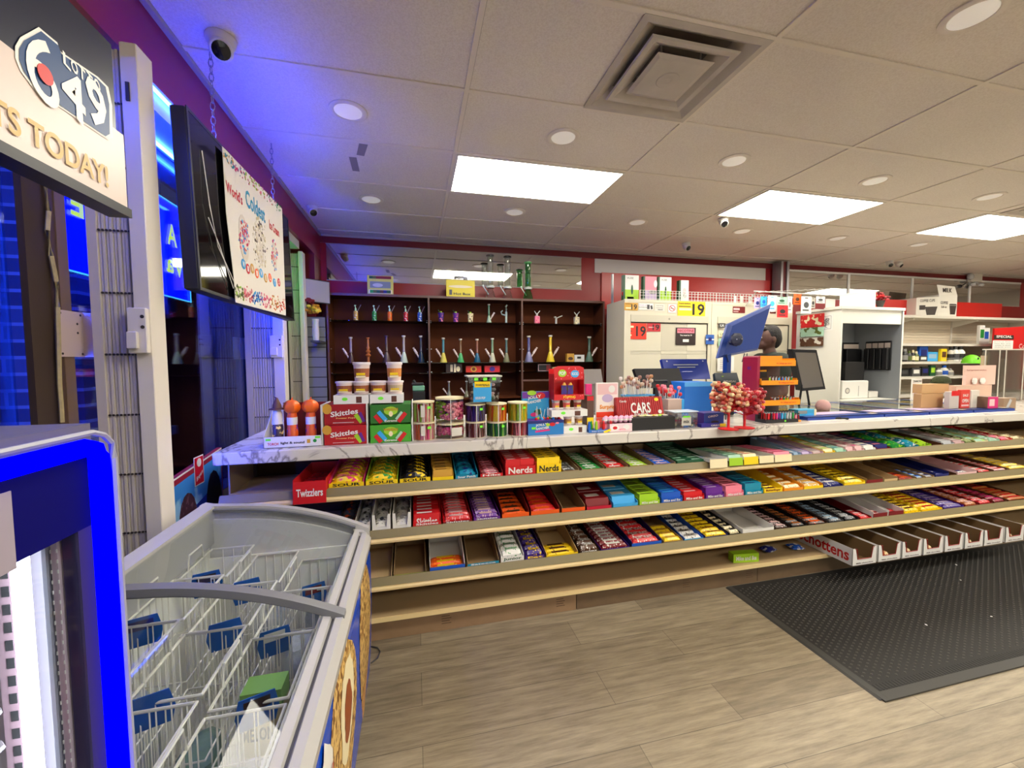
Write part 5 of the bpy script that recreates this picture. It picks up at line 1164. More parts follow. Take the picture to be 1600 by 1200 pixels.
for i in range(26): f.use(mat('pink', .4)).disc(((q.random()-.5)*w*.95, .0076 if i % 3 else -.0004, hh*(.64+.34*q.random()) if i % 3 else hh*.15*q.random()), X_, Z_, .0025)
f.build('print_lettering', t)
for s in (-1, 1): o = MB().use(pack('violet', 'olive', 40)).box(-.016,.016,0,.006,0,.075).use(mat('gold', .4)).lathe([(.012,.075),(.004,.09)], n=8).build('candy_packet', loc=((x0+x1)/2+s*.018, Y2+.03, z3+.0025)); tag(o, f'dark purple candy packet in the red display window, {"nearer the header" if s < 0 else "nearer the egg"} card side', 'candy packet')
carton(917, 928, 618, 2.05, .07, 'gum_box', 'narrow brown and red box between the tub stack and the chocolate egg card', 'box', (90,60,50), [('#', 0, .92, .9, .12, 'red'), ('#', 0, .25, .9, .3, 'yellow')])
# toy bottle pops, chocolate eggs
carton(920, 952, 672, 2.02, .07, 'bottle_pop_box', 'small blue box of bottle lollipops at the counter edge', 'box', (40,110,190), [('Baby Bottle', -.1, .55, .6, .4, 'white'), ('/', .8, .5, .35, .9, 'yellow', .3)])
for i, c in enumerate(['blue','green','lime','pink','red','pink','red']):
    xx = fx(918+i*5.6, 2.05, 660); o = MB().use(mat(c, .3)).lathe([(.008,0),(.009,.025),(.006,.035),(.007,.04),(.002,.048)], n=10).build('bottle_pop', smooth=True, loc=(xx, 2.03+.02*(i % 2), Hz(935,672,2.02)+.001)); tag(o, f'{["deep blue","dark green","lime green","pale pink","bright red","rose pink","dark red"][i]} bottle lollipop standing on the small blue box', 'lollipop')
carton(932, 966, 598, 2.15, .012, 'egg_header_card', 'tall white and pink header card for chocolate eggs', 'display card', (236,226,220), [('#', 0, .86, .9, .24, 'palepink'), ('o', .4, .86, .3, .16, 'white'), ('o', 0, .66, .5, .18, 'lilac'), ('Surprise', .1, .46, .8, .12, 'amber'), ('#', 0, .30, 1, .12, (230,60,30)), ('#', 0, .12, 1, .22, (225,90,70))])
carton(953, 988, 662, 2.02, .10, 'egg_box', 'pale pink chocolate egg box with a round picture', 'box', (235,205,210), [('o', -.55, .5, .36, .8, 'white'), ('o', -.55, .5, .2, .4, 'red'), ('o', .45, .55, .3, .7, 'white'), ('girls', .1, .3, .3, .2, 'pink')])
ze = Hz(970,662,2.02)+.001
for r in range(2):
    for i in range(6):
        xx = fx(943+i*8, 2.06+r*.05, 650)
        o = MB().use(mat((225,175,200), .35)).ell((0,0,.019), .0145, .0145, .019, 12, 8).use(mat('white', .35)).lathe([(.0148,.015),(.0150,.019),(.0148,.023)], n=12, cap=False).build('chocolate_egg', smooth=True, loc=(xx, 2.045+r*.034, ze if xx > fx(953,2.05,650) else ze)); tag(o, 'pink wrapped chocolate egg lined up above the pale pink egg box', 'chocolate egg', 'pink chocolate eggs above the egg box')
o = MB().use(glass((250,235,240), .06, 'egg_tray_plastic')).box(fx(938,2.04,650), fx(988,2.04,650), 2.028, 2.11, ze-.0008, ze-.0002).build('egg_tray'); tag(o, 'clear tray the pink chocolate eggs stand on', 'tray')
carton(916, 925, 600, 2.35, .02, 'pink_highlighter_pack', 'small hot pink packet behind the tub stack', 'packet', 'magenta')
# CARS truck box
t = thing('truck_candy_box', 'red ridged container-shaped candy box reading CARS, leaning on a black tray', 'box', (fx(1004,2.09,635), 2.10, Hz(1004,655,2.09)))
wc = W_(968, 1041, 2.09)/2; hc = Hz(1004,617,2.09)-Hz(1004,652,2.09)
RC = mat((170,22,26), .4)
f = MB().use(RC).box(-wc,wc,0,.06,0,hc)
for i in range(22): f.box(-wc*.96+i*wc*1.92/22, -wc*.96+(i+.55)*wc*1.92/22, -.0035, 0, .004, hc-.004)
f.build('container_body', t); t.rotation_euler = (-.25, 0, 0)
MB().use(mat('white', .4)).text('CARS', (0,-.005,hc*.5), X_, Z_, wc*.85, hc*.48).text('SURPRISE', (0,-.005,hc*.2), X_, Z_, wc*.6, hc*.09).text('Candy', (-wc*.72,-.005,hc*.8), X_, Z_, wc*.3, hc*.12).disc((wc*.82,-.005,hc*.3), X_, Z_, .012).use(mat('yellow', .4)).disc((wc*.72,-.005,hc*.86), X_, Z_, .014, .01).build('lettering', t)
t, w, h = carton(987, 1055, 652, 2.03, .11, 'black_candy_tray', 'black open tray of wrapped sweets in front of the red container box', 'tray', (22,20,22), [])
q = random.Random(8); f = MB()
for i in range(30): f.use(mat(q.choice(['cream','lime','sky','beige','yellow','offwhite']), .4)).ell(((q.random()-.5)*w*.9, .02+q.random()*.08, h+.004), .018, .008, .005, 7, 4)
f.build('wrapped_sweets', t)['kind'] = 'stuff'
# clear cups of lollipops behind
def lollycup(px0, px1, ytop, ybot, Y, hues, lab, n=26, stems='white', cup=True, headr=.014):
    x0, x1 = fx(px0,Y,620), fx(px1,Y,620); r = (x1-x0)/2; z1 = Hz((px0+px1)/2, ybot, Y); z2 = Hz((px0+px1)/2, ytop, Y)
    t = thing('lollipop_cup', lab, 'cup', ((x0+x1)/2, Y+.03, CT)); q = random.Random(px0)
    MB().use(glass((225,235,245), .06, 'cup_plastic')).box(-r*.8,r*.8,-.03,.03,.001,z1-CT).build('cup_wall', t)
    MB().use(mat('sky', .4)).box(-r*.82,r*.82,-.032,.032,z1-CT-.006,z1-CT).build('cup_rim', t)
    f = MB(); g_ = MB()
    for i in range(n):
        a = (q.random()-.5)*1.9*r; hz = z2-CT-.02-q.random()*(z2-z1)*.55; yy = (q.random()-.5)*.07
        f.use(mat(stems, .4)).rod((a*.5, yy*.5, .02), (a, yy, hz-.01), .0018, n=4)
        g_.use(mat(q.choice(hues), .35)).ell((a, yy, hz), headr, headr*.7, headr*.95, 8, 5)
    f.build('lollipop_stick_bundle', t)['kind'] = 'stuff'; g_.build('lollipop_heads', t)['kind'] = 'stuff'
lollycup(972, 1028, 583, 617, 2.25, [(200,180,160),(180,130,90),(225,220,215),(150,110,100)], 'clear bin of cream and brown wrapped lollipops behind the red container box', 34)
lollycup(1032, 1068, 598, 624, 2.22, ['red','pink',(205,50,60)], 'clear cup of red and pink lollipops beside the blue bin', 22)
t, w, h = carton(1044, 1069, 624, 2.16, .06, 'clear_candy_box', 'clear box of mixed sweets with blue edge in front of the red lollipops', 'box', (190,165,150), [('#', .85, .5, .15, 1, 'sky')])
t = thing('plastic_tub', 'clear plastic tub of pink sweets with a label, beside the purple cookie box', 'tub', (fx(1073,2.03,660), 2.08, CT))
w = W_(1055,1092,2.03)/2; h = Hz(1073,643,2.03)-CT
MB().use(glass((235,240,245), .08, 'tub_plastic')).bev(-w,w,-.045,.045,.001,h*.93,.006).build('tub_wall', t); MB().use(mat((200,215,225), .2)).bev(-w*1.05,w*1.05,-.05,.05,h*.93,h,.003).build('tub_lid', t)
f = MB(); q = random.Random(4)
for i in range(40): f.use(mat(q.choice(['palepink','cream','pink','white']), .4)).ell(((q.random()-.5)*w*1.6,(q.random()-.5)*.07,.008+q.random()*h*.55), .010, .008, .008, 6, 4)
f.build('sweets', t)['kind'] = 'stuff'
MB().use(mat('offwhite', .5)).rect((0,-.0465,h*.4), X_, Z_, w*.8, h*.5).use(mat('dgrey', .5)).text('mix', (0,-.0475,h*.4), X_, Z_, w*.5, h*.2).use(FR).rect((0,-.048,h*.68), X_, Z_, w*.6, h*.1).build('lettering', t)
carton(1100, 1131, 645, 2.06, .09, 'cookie_box', 'purple and blue cookie box with a flap, taller of two', 'box', (24,60,150), [('OREO', -.1, .75, .5, .16, 'white', .12), ('o', .1, .3, .4, .2, 'dbrown')], side=(60,30,120))
carton(1096, 1133, 662, 2.02, .035, 'cookie_box', 'low purple and yellow cookie box at the counter edge', 'box', (44,36,140), [('OREO', .15, .5, .35, .5, 'white'), ('#', .8, .5, .25, .9, 'yellow')])
# lollipop trees
def tree(px, py, hpx, wpx, hues, lab, n=60, Y=None):
    p = cpt(px, py); Yb = p.y; t = thing('lollipop_tree', lab, 'lollipop stand', p)
    MB().use(mat('red', .35)).lathe([(.052,0),(.054,.005),(.03,.009),(.008,.012)], n=28).build('base', t, True)
    zt = Hz(px, hpx, Yb)-CT; f = MB().use(mat('red', .35)).rod((0,0,.01),(0,0,zt*.8), .007)
    q = random.Random(px); g_ = MB(); r = W_(px-wpx/2, px+wpx/2, Yb)/2
    for i in range(n):
        a = q.random()*6.28; zz = zt*(.42+.56*q.random()); rr = r*(.55+.45*q.random())*(1.05-.35*abs(zz/zt-.65)); 
        f.rod((0,0,zz-.03), (rr*math.cos(a), rr*math.sin(a), zz), .0014, n=4)
        g_.use(mat(q.choice(hues), .3)).ell((rr*math.cos(a), rr*math.sin(a), zz), .0135, .0135, .012, 8, 5)
    f.build('stand_stem', t); g_.build('lollipop_heads', t)['kind'] = 'stuff'
tree(1138, 671, 597, 42, [(190,90,60),(170,60,50),(210,160,120),(225,200,150)], 'red lollipop stand with brown and gold wrapped pops beside the cookie boxes', 110)
tree(1163, 669, 604, 46, [(180,30,40),(200,60,70),(150,30,40),(205,140,130)], 'red lollipop stand with small red and rose pops before the lighter rack', 120)
t = thing('lottery_card', 'gold and cream lottery card sticking up behind the brown lollipop stand', 'card', (fx(1145,2.2,600), 2.25, CT))
MB().use(mat((210,195,90), .4)).box(-.03,.03,0,.002,.14,.24).use(mat('dgrey', .4)).rod((0,.005,0),(0,.005,.2), .004).use(mat('cream', .4)).disc((0,-.0005,.19), X_, Z_, .02).build('card_face', t)
# lighter rack
t = thing('lighter_rack', 'orange three-tier lighter display rack with a purple and red side', 'display rack', (fx(1212,2.14,640), 2.14, CT))
w = W_(1182,1238,2.14)/2; ORG = mat((240,150,20), .35); hb = CT
def zz(py, Y=2.14): return Hz(1212, py, Y)-CT
f = MB().use(ORG)
for k, (ya, yb) in enumerate(((563,572),(594,601),(624,632))):
    z1, z0 = zz(ya), zz(yb); d = .02*k
    f.box(-w-.0*k, w, -.0-d, .11, z0, z0+.006).box(-w, w, -d-.006, -d, z0, z1).box(-w,-w+.004,-d,.11,z0,z1+.012).box(w-.004,w,-d,.11,z0,z1+.012)
f.box(-w, w*.5, .03, .11, zz(563), zz(556)); f.build('tier', t); MB().use(mat((70,52,48), .6)).box(-w, w, .11, .115, .0005, zz(558)).build('back_panel', t)
MB().use(mat((150,20,60), .4)).loft([[(-w-.006,y,.0005),(-w-.006,y+.0,zz(640)),(-w-.016,y,zz(620)),(-w-.022,y,zz(590)),(-w-.02,y,zz(558)),(-w+.0,y,zz(556)),(-w-.001,y,zz(590)),(-w-.001,y,.0005)] for y in (-.01,.11)]).build('side_panel', t)
f = MB().use(mat('red', .4))
for k, py in enumerate((568,598,628)): f.text('Clipper', (w*.35,-.02*k-.0065,zz(py)), X_, Z_, w*.9, .009, off=.001)
f.use(mat('purple', .4)).text('BIC', (-w-.022,.05,zz(575)), -Y_, Z_, .03, .02).use(mat('black', .4)).rect((-w*.3,.109,zz(585)), X_, Z_, w*1.1, .05).use(mat('yellow', .4)).rect((-w*.3,.107,zz(580)), X_, Z_, w*1.0, .012); f.build('lettering', t)
MB().use(mat((26,22,26), .5)).box(-w*1.12, w*.62, -.085, -.0, 0, .02).box(-w*1.12, w*.62, -.02,-.0,.02,.045).use(FR).rect((w*-.1,-.0855,.01), X_, Z_, .014, .01).build('lower_base', t)
def lighter(x, y, z, c, lab, grp, top='silver'):
    key = ('lt', c)
    if key not in _bar:
        _bar[key] = MB().use(mat(c, .25)).loft([[(.0065*math.cos(a), .0045*math.sin(a), z_) for a in [i*math.pi/4 for i in range(8)]] for z_ in (0,.038)]).use(mat('silver', .25, .8)).box(-.0055,.0055,-.004,.004,.038,.047).use(mat('black', .4)).rod((-.002,-.004,.047),(-.002,.004,.047), .0035)
        _bar[key] = _bar[key].build('lighter', loc=(x,y,z)); o = _bar[key]
    else: o = _bar[key].copy(); COL.objects.link(o); o.location = (x,y,z)
    tag(o, lab, 'lighter', grp); return o
bx, by = t.location.x, t.location.y
for k, (py, cols) in enumerate(((601, ['lime','silver','silver','sky','blue','sky','paleblue','green']), (632, ['dred','silver','dgrey','red','green','lime','silver','orange']))):
    for i, c in enumerate(cols): lighter(bx-w*.45+i*w*1.38/8, by-.02*(k+1)+.012, CT+zz(py)+.0062, c, f'small lighter on the {["middle","lower"][k]} orange tier of the lighter rack', f'lighters on the {["middle","lower"][k]} orange tier')
for r in range(2):
    for i in range(11):
        lighter(bx-w*1.04+i*w*1.62/11, by-.07+.03*r, CT+.0205, ['dred','red','black','red','magenta','purple','sky','teal','silver','silver','green'][i], 'upright lighter in the black tray below the orange rack', 'lighters in the black tray')
for i in range(7): lighter(fx(1227+i*4.2,2.08,650), 2.10, CT, ['red','red','dred','red','red','pink','dred'][i], 'red lighter in the short row beside the black lighter tray', 'red lighters beside the black tray')
carton(1226, 1252, 657, 2.06, .03, 'lighter_carton', 'small orange lighter carton in front of the red lighters', 'box', 'amber', [('Clipper', 0, .5, .7, .6, 'red')])
carton(1247, 1275, 640, 2.12, .07, 'wipes_box', 'blue and white box of wipes beside the lighters', 'box', (60,160,200), [('#', -.5, .75, .5, .3, 'grey'), ('o', .3, .4, .5, .5, 'sky'), ('#', .9, .6, .12, .8, 'cream')])
o = MB().use(mat((205,160,155), .8, noise=.3, nscale=20, bump=.5)); q = random.Random(6); L = []
for j in range(1, 8): a = math.pi*j/8; L.append([(.045*math.sin(a)*math.cos(b)*(1+.3*(q.random()-.5)), .05*math.sin(a)*math.sin(b), .05-.05*math.cos(a)) for b in [2*math.pi*i/12 for i in range(12)]])
o = o.loft(L).build('pink_cloth', smooth=True, loc=(fx(1286,2.35,630), 2.35, CT)); tag(o, 'crumpled pink cloth on the counter under the dark monitor', 'cloth')
t = thing('card_reader', 'black handheld scanner lying at the counter edge before the ticket case', 'scanner', cpt(1300,657)+Vector((.04,.03,0)), -.25)
MB().use(mat('black', .35)).bev(-.10,.05,-.016,.016,0,.018,.004).bev(.05,.10,-.012,.012,0,.013,.004).build('scanner_body', t); MB().use(mat('cream', .4)).rect((-.02,-.0165,.009), X_, Z_, .03, .006).build('label_print', t)
# lottery ticket case: low glass top boxes
for i, (a, b) in enumerate(((1262,1381),(1383,1451),(1453,1520),(1522,1585))):
    Yc = 2.06; x0, x1 = fx(a,Yc,650), fx(b,Yc,650); w = x1-x0
    t = thing('lottery_ticket_case', f'flat glass-topped blue ticket case on the counter, {["widest, beside the scanner","second from the scanner","third from the scanner","closest to the candy cartons"][i]}', 'ticket case', (x0, Yc, CT))
    MB().use(mat((24,56,140), .4)).box(0,w,0,.02,.004,.022).box(0,.02,.02,.70,.004,.022).box(w-.02,w,.02,.70,.004,.022).box(0,w,.70,.72,.004,.022).build('case_frame', t)
    MB().use(mat((236,236,232), .3)).box(-.001,w+.001,-.012,.73,0,.004).build('case_base', t)
    f = MB()
    for k in range(4): f.use(mat(['palepink','yellow','cream','mint'][(k+i) % 4], .4)).box(.03+k*(w-.06)/4, .026+(k+1)*(w-.06)/4, .03, .68, .014, .020)
    f.build('ticket_print', t)
    MB().use(glass((250,252,252), .02, 'case_glass')).box(.001,w-.001,.001,.719,.022,.026).build('glass_top', t)
    MB().use(mat((24,56,140), .35)).rect((w/2,.035,.0261), X_, Y_, w*.99, .06, .0003).use(mat('lilac', .4)).rect((w*.45,.13,.0261), X_, Y_, w*.78, .10, .0003).use(mat((24,56,140), .35)).rect((w-.012,.36,.0261), X_, Y_, .022, .70, .0003).use(mat('cream', .4)).rect((w-.05,.04,.0268), X_, Y_, .05, .035).use(mat('gold', .4)).text('50', (w-.05,.04,.0275), X_, Y_, .03, .02).build('lettering', t)
# ================================================================ dark wood shelving with glass pipes
WOOD = mat((92,50,30), .6, spec=.04, name='dark_brown_wood', noise=.4, nscale=5); WOOD2 = mat((96,66,56), .4, name='wood_front_edge')
YB = 4.40; UX0, UX1, UZ = -.86, 2.155, 2.09
t = thing('pipe_shelving', 'tall dark brown shelving unit holding glass pipes against the red wall', 'shelving', (0,0,0))
MB().use(WOOD).box(UX0, UX1, WY-.03, WY-.015, 0, UZ-.02).build('back_board', t)
f = MB().use(WOOD).box(UX0, UX1, YB+.004, WY-.03, UZ-.022, UZ); f.use(WOOD2).box(UX0, UX1, YB, YB+.004, UZ-.024, UZ); f.build('top_board', t)
D1, D2 = fx(671, YB, 550), fx(816, YB, 550)
for x in (UX0+.009, D1, D2, UX1-.009):
    f = MB().use(WOOD).box(x-.009, x+.009, YB+.004, WY-.03, 0, UZ-.022); f.use(WOOD2).box(x-.009, x+.009, YB, YB+.004, 0, UZ-.024); f.build('upright', t)
SHG = [1.822, 1.385, 1.275]
bays = [(UX0+.018, D1-.009), (D1+.009, D2-.009), (D2+.009, UX1-.018)]
SGL = glass((170,178,174), .03, 'shelf_glass')
for a, b in bays:
    for z in SHG: MB().use(SGL).box(a+.001, b-.001, YB+.02, WY-.032, z-.005, z).build('glass_shelf', t)
    MB().use(WOOD).box(a, b, YB+.01, WY-.032, .42, .44).build('lower_board', t)
MB().use(WOOD2).box(bays[2][0], bays[2][1], YB+.002, YB+.02, 1.17, 1.19).build('rail', t)
f = MB().use(mat('silver', .3, .8))
for x in (UX0+.03, D1-.02, D1+.02, D2-.02, D2+.02, UX1-.03):
    for z in (1.83, 1.81, 1.53, 1.395, 1.285): f.ell((x, YB+.03, z), .006, .006, .006, 6, 4)
f.build('shelf_pin_rivet', t)
def PX(px, Y=4.5, py=500): return fx(px, Y, py)
def pcol(c): return mat(c, .25) if isinstance(c, str) or len(c) == 3 else c
CLG = glass((244,250,246), .06, 'pipe_glass', k=.5); GRG = glass((150,226,160), .06, 'green_glass', k=.5); DKG = glass((70,80,90), .12, 'smoke_glass')
def beaker(px, z, h, ca, cb, lab, side=-1, Y=4.5, ma=None, rb=.05, group=None, squat=False):
    """beaker water pipe: flared base, neck tube, angled stem with bowl"""
    t = thing('water_pipe', lab, 'water pipe', (PX(px, Y), Y, z+.0006), group=group); k = h/.28; r = rb*k**.5
    f = MB().use(ma or mat(ca, .2)); f.lathe([(r*.95,0),(r,.006),(r*.55,h*.30),(r*.33,h*.40)], n=18); f.build('beaker_base', t, True)
    f = MB().use(ma or mat(cb, .2)).lathe([(r*.33,h*.40),(r*.42,h*.42),(r*.33,h*.44),(r*.32,h*.93)], n=14); f.build('neck_tube', t, True)
    MB().use(mat('offwhite', .2) if not ma else ma).lathe([(r*.34,h*.93),(r*.48,h*.95),(r*.48,h),(r*.34,h)], n=14).build('mouthpiece', t, True)
    f = MB().use(mat((225,205,200), .2)).rod((side*r*.35,0,h*.13),(side*r*1.35,0,h*.40), .0075*k, n=8).rod((side*r*1.1,0,h*.335),(side*r*1.75,0,h*.50), .013*k, .012*k, n=8); f.rod((side*r*1.7,0,h*.48),(side*r*2.0,0,h*.56), .004, .012, n=8)
    f.build('stem', t, True)
    f = MB().use(mat((235,240,225), .15)).rod((r*.25,-r*.80,.01),(r*.15,-r*.45,h*.27), .005, .003, n=6); f.build('painted_highlight_stripe', t)  # pale stripe stands in for a glint on the glass
    return t
def canpipe(px, z, h, c, c2, lab, w=.038):
    t = thing('can_pipe', lab, 'water pipe', (PX(px), 4.5, z+.0006)); r = w/2*1.25
    MB().use(pack(c, c2, 60)).lathe([(r*.9,0),(r,.008),(r,h*.52),(r*.75,h*.60),(r*.3,h*.61)], n=18).build('can_body', t, True)
    f = MB().use(mat((190,230,190), .2)).lathe([(r*.42,h*.6),(r*.42,h*.72),(r*.25,h*.78)], n=12).rod((r*.05,0,h*.75),(-r*.3,0,h*.97), .004).rod((-r*.6,0,h*.9),(r*.3,0,h*.95), .003); f.build('glass_bowl', t, True)
    MB().use(mat((130,110,110), .2)).rod((r*.8,0,h*.6),(r*2.2,0,h*.98), .005).build('mouth_tube', t, True)
    return t
zc = SHG[0]
for px, c, c2, n in ((556,'gold','cream','yellow'),(585,'green','mint','green'),(609,'orange','gold','orange'),(634,'red','white','red'),(656,'blue','white','blue')):
    canpipe(px, zc, .17, c, c2, f'{n} can-shaped water pipe on the top glass shelf')
def cuppipe(px, z, c, c2, lab):
    t = thing('cup_pipe', lab, 'water pipe', (PX(px), 4.5, z+.0006)); h = .1
    MB().use(pack(c, c2, 50)).lathe([(.024,0),(.033,h),(.03,h+.002)], n=18).build('cup_body', t, True)
    MB().use(mat('dgreen', .3)).rod((-.012,0,h),(-.028,0,h+.035), .004).use(mat('lime', .3)).lathe([(.012,h),(.012,h+.018)], n=10).build('mouth_tube', t, True)
cuppipe(689, zc, 'violet', 'pink', 'dark purple cup-shaped pipe on the top glass shelf'); cuppipe(712, zc, 'purple', 'pink', 'pink and purple cup-shaped pipe on the top glass shelf'); cuppipe(735, zc, 'cream', 'brown', 'cream spotted cup-shaped pipe on the top glass shelf')
beaker(764, zc, .21, (150,175,150), (90,130,105), 'small clear green beaker pipe on the top glass shelf', side=1, rb=.035)
t = thing('bent_pipe', 'clear bent-neck glass pipe on the top glass shelf beside the small beaker', 'water pipe', (PX(791), 4.5, zc+.0006))
MB().use(mat((165,185,170), .15)).lathe([(.02,0),(.012,.01),(.012,.13)], n=12).tube([(0,0,.12),(.002,0,.16),(-.006,0,.185),(.012,0,.205)], .011, 8).tube([(-.01,0,.09),(-.05,0,.10),(-.06,0,.13),(-.04,0,.14)], .008, 8).build('glass_body', t, True)
def flask(px, z, c, c2, lab):
    t = thing('flask_pipe', lab, 'water pipe', (PX(px), 4.5, z+.0006))
    MB().use(pack(c, c2, 50)).bev(-.03,.03,-.02,.02,0,.09,.006).build('flask_body', t)
    MB().use(mat((215,215,200), .2)).lathe([(.012,.09),(.012,.115),(.006,.12)], n=10).rod((.005,0,.115),(.035,0,.15), .005).rod((-.005,0,.11),(-.03,0,.145), .005).build('mouth_tube', t, True)
flask(839, zc, 'pink', 'magenta', 'pink flask pipe on the top glass shelf'); flask(901, zc, 'cream', 'grey', 'cream flask pipe on the top glass shelf')
t = thing('hammer_pipe', 'small clear pipe with a slanted mouth tube on the top glass shelf', 'water pipe', (PX(869), 4.5, zc+.0006))
MB().use(mat((200,200,185), .15)).lathe([(.014,0),(.012,.01),(.012,.07)], n=12).ell((-.012,0,.08), .016,.016,.012).rod((.005,0,.07),(.075,0,.10), .006).build('glass_body', t, True)
zb = SHG[1]
B2 = [(547,.27,(70,40,34),(150,130,130),'clear',-1),(630,.29,(200,215,195),(170,160,160),'pale grey',-1),(657,.29,(26,44,64),(70,70,90),'dark blue',-1),
 (692,.27,(220,205,90),(70,130,140),'yellow and teal',-1),(719,.26,(70,170,100),(120,90,60),'green',-1),(745,.26,(30,90,120),(140,90,70),'teal blue',-1),(769,.27,(190,190,160),(120,150,110),'moss patterned',-1),(791,.27,(120,120,90),(80,110,100),'olive and gold',-1),
 (826,.30,(130,130,170),(80,80,130),'violet-blue patterned',1),(860,.31,(235,205,50),(225,190,40),'bright yellow spotted',1),(921,.30,(90,120,100),(60,90,75),'grey green',1)]
for px, h, a, b, n, s_ in B2: beaker(px, zb, h, a, b, f'{n} beaker water pipe on the second glass shelf', side=s_, rb=.048 if px > 800 else .040)
beaker(603, zb, .29, 'brown', 'brown', 'smoky brown beaker water pipe on the second glass shelf', ma=mat((84,62,56), .15), rb=.045)
t = thing('ringed_pipe', 'orange-gold ringed glass pipe on the second glass shelf', 'water pipe', (PX(574), 4.5, zb+.0006))
MB().use(mat((190,110,50), .15)).lathe([(.03,0),(.014,.01),(.013,.06),(.03,.08),(.014,.10),(.026,.12),(.013,.14),(.018,.16),(.011,.175),(.010,.25),(.018,.258),(.018,.265)], n=14).build('glass_body', t, True)
def sbox(px0, px1, y0, y1, z, name, lab, col, prints=(), Y=4.48, cat='box'):
    x0, x1 = fx(px0,Y,570), fx(px1,Y,570); h = at(px0,y0,Y=Y).z-at(px0,y1,Y=Y).z; w = x1-x0
    t = thing(name, lab, cat, ((x0+x1)/2, Y, z+.0006)); MB().use(mat(col, .4)).box(-w/2,w/2,0,.05,0,h).build('carton_body', t)
    f = MB(); k = 1
    for p in prints:
        f.use(mat(p[5], .4)); k += 1
        if p[0] == '#': f.rect((p[1]*w/2,-.0004*k,p[2]*h), X_, Z_, p[3]*w, p[4]*h, .0003)
        elif p[0] == 'o': f.disc((p[1]*w/2,-.0004*k,p[2]*h), X_, Z_, p[3]*w/2, p[4]*h/2, .0003)
        else: f.text(p[0], (p[1]*w/2,-.0004*k,p[2]*h), X_, Z_, p[3]*w, p[4]*h, off=.0008)
    if f.v: f.build('lettering', t)
sbox(886,897,552,565,zb,'accessory_pack','yellow accessory pack on the second glass shelf','gold',[('o',0,.4,.7,.4,'brown')]); sbox(898,913,555,566,zb,'accessory_pack','white accessory pack on the second glass shelf beside the yellow one','white',[('#',-.1,.6,.4,.3,'black')])
z3_ = SHG[2]
sbox(697,722,569,583,z3_,'rolling_paper_pack','dark pack with cream figures on the third glass shelf',(50,30,24),[('#',-.4,.5,.06,.8,'cream'),('#',-.25,.5,.06,.8,'cream'),('#',.1,.5,.12,.95,'cream'),('o',.5,.4,.25,.6,'cream')])
sbox(728,752,573,583,z3_,'rolling_paper_box','red box with a gold ring on the third glass shelf',(205,40,24),[('o',0,.5,.4,.9,'gold'),('o',0,.5,.22,.5,'dred')]); sbox(757,781,573,583,z3_,'rolling_paper_box','crimson box with a dark emblem on the third glass shelf',(205,20,40),[('o',0,.5,.36,.8,'violet')])
sbox(840,861,571,583,z3_,'rolling_paper_box','black and red framed box on the third glass shelf','black',[('#',0,.5,.9,.85,'palepink'),('#',0,.5,.84,.75,'black'),('#',.6,.5,.3,.8,'dred')]); sbox(863,886,569,576,z3_+.0,'tan_box','flat tan box on the third glass shelf behind the red display','beige')
beaker(700, 1.0, .18, (120,120,105), (110,110,100), 'grey beaker pipe low on the brown shelving, behind the lollipop jars', side=-1, rb=.04); beaker(728, 1.0, .18, (120,120,100), (90,90,80), 'dark grey beaker pipe low on the brown shelving beside the bucket', side=-1, rb=.04)
MB().use(WOOD).box(bays[1][0], bays[1][1], YB+.02, WY-.032, .985, 1.0).build('inner_board', bpy.data.objects['pipe_shelving'])
# on top of the unit
sbox(577, 617, 428, 458, UZ, 'cigar_display', 'yellow and green display box with coloured letter tiles on top of the shelving', (200,195,90), [('#',0,.52,.8,.34,(120,130,130)),('o',-.2,.5,.4,.2,'silver'),('#',0,.16,.9,.2,'cream')]+[('#',-.65+.26*i,.90,.2,.14,c) for i, c in enumerate(['dgreen','olive','dred','dred','dred','dred'])]+[('#',-.65+.26*i,.16,.16,.16,c) for i, c in enumerate(['green','olive','dgreen','brown','navy','dgreen'])], Y=4.45, cat='display box')
sbox(699, 743, 435, 462, UZ, 'cigar_display', 'bright yellow display box with small crinkled packs on top of the shelving', (225,205,20), [('o',0,.62,.85,.16,'cream'),('Hot Box', .1,.20,.6,.14,'black'),('#',-.7,.28,.1,.3,'dgrey')], Y=4.45, cat='display box')
xx = PX(720, 4.47, 430); o = MB().use(pack('silver', 'dgrey', 40))
q = random.Random(3)
for i in range(7): o.ell((-.06+i*.02, 0, .02+.012*q.random()), .018, .012, .02, 6, 4)
o = o.build('foil_bundle', loc=(xx, 4.475, at(720,437,Y=4.45).z+.002)); tag(o, 'bundle of crinkled foil packs on the bright yellow display box', 'foil packs')
def tall(px, ytop, ma, lab, lip='dgrey'):
    Y = 4.5; z1 = at(px, ytop, Y=Y).z; h = z1-UZ; t = thing('tall_glass_pipe', lab, 'water pipe', (PX(px, Y, 440), Y, UZ+.0006))
    MB().use(ma).lathe([(.05,.004),(.058,.01),(.045,.07),(.025,.12)], n=20, cap=False).build('beaker_base', t, True)
    MB().use(ma).lathe([(.025,.12),(.032,.13),(.032,h*.97)], n=20, cap=False).build('neck_tube', t, True)
    MB().use(mat((220,232,222), .15)).lathe([(.046,.12),(.05,.135),(.03,.15)], n=18).rod((-.02,0,.05),(-.075,0,.13), .006).rod((-.07,0,.12),(-.085,0,.15), .006, .012).build('stem', t, True)
    MB().use(mat(lip, .3)).lathe([(.032,h*.965),(.044,h*.975),(.044,h),(.034,h)], n=20).build('mouthpiece', t, True)
tall(766, 399, CLG, 'tall clear glass pipe on top of the shelving with a grey lip'); tall(793, 401, CLG, 'tall clear glass pipe with a black lip on top of the brown shelving', 'black'); tall(825, 410, GRG, 'tall green glass pipe on top of the shelving', (110,200,120))
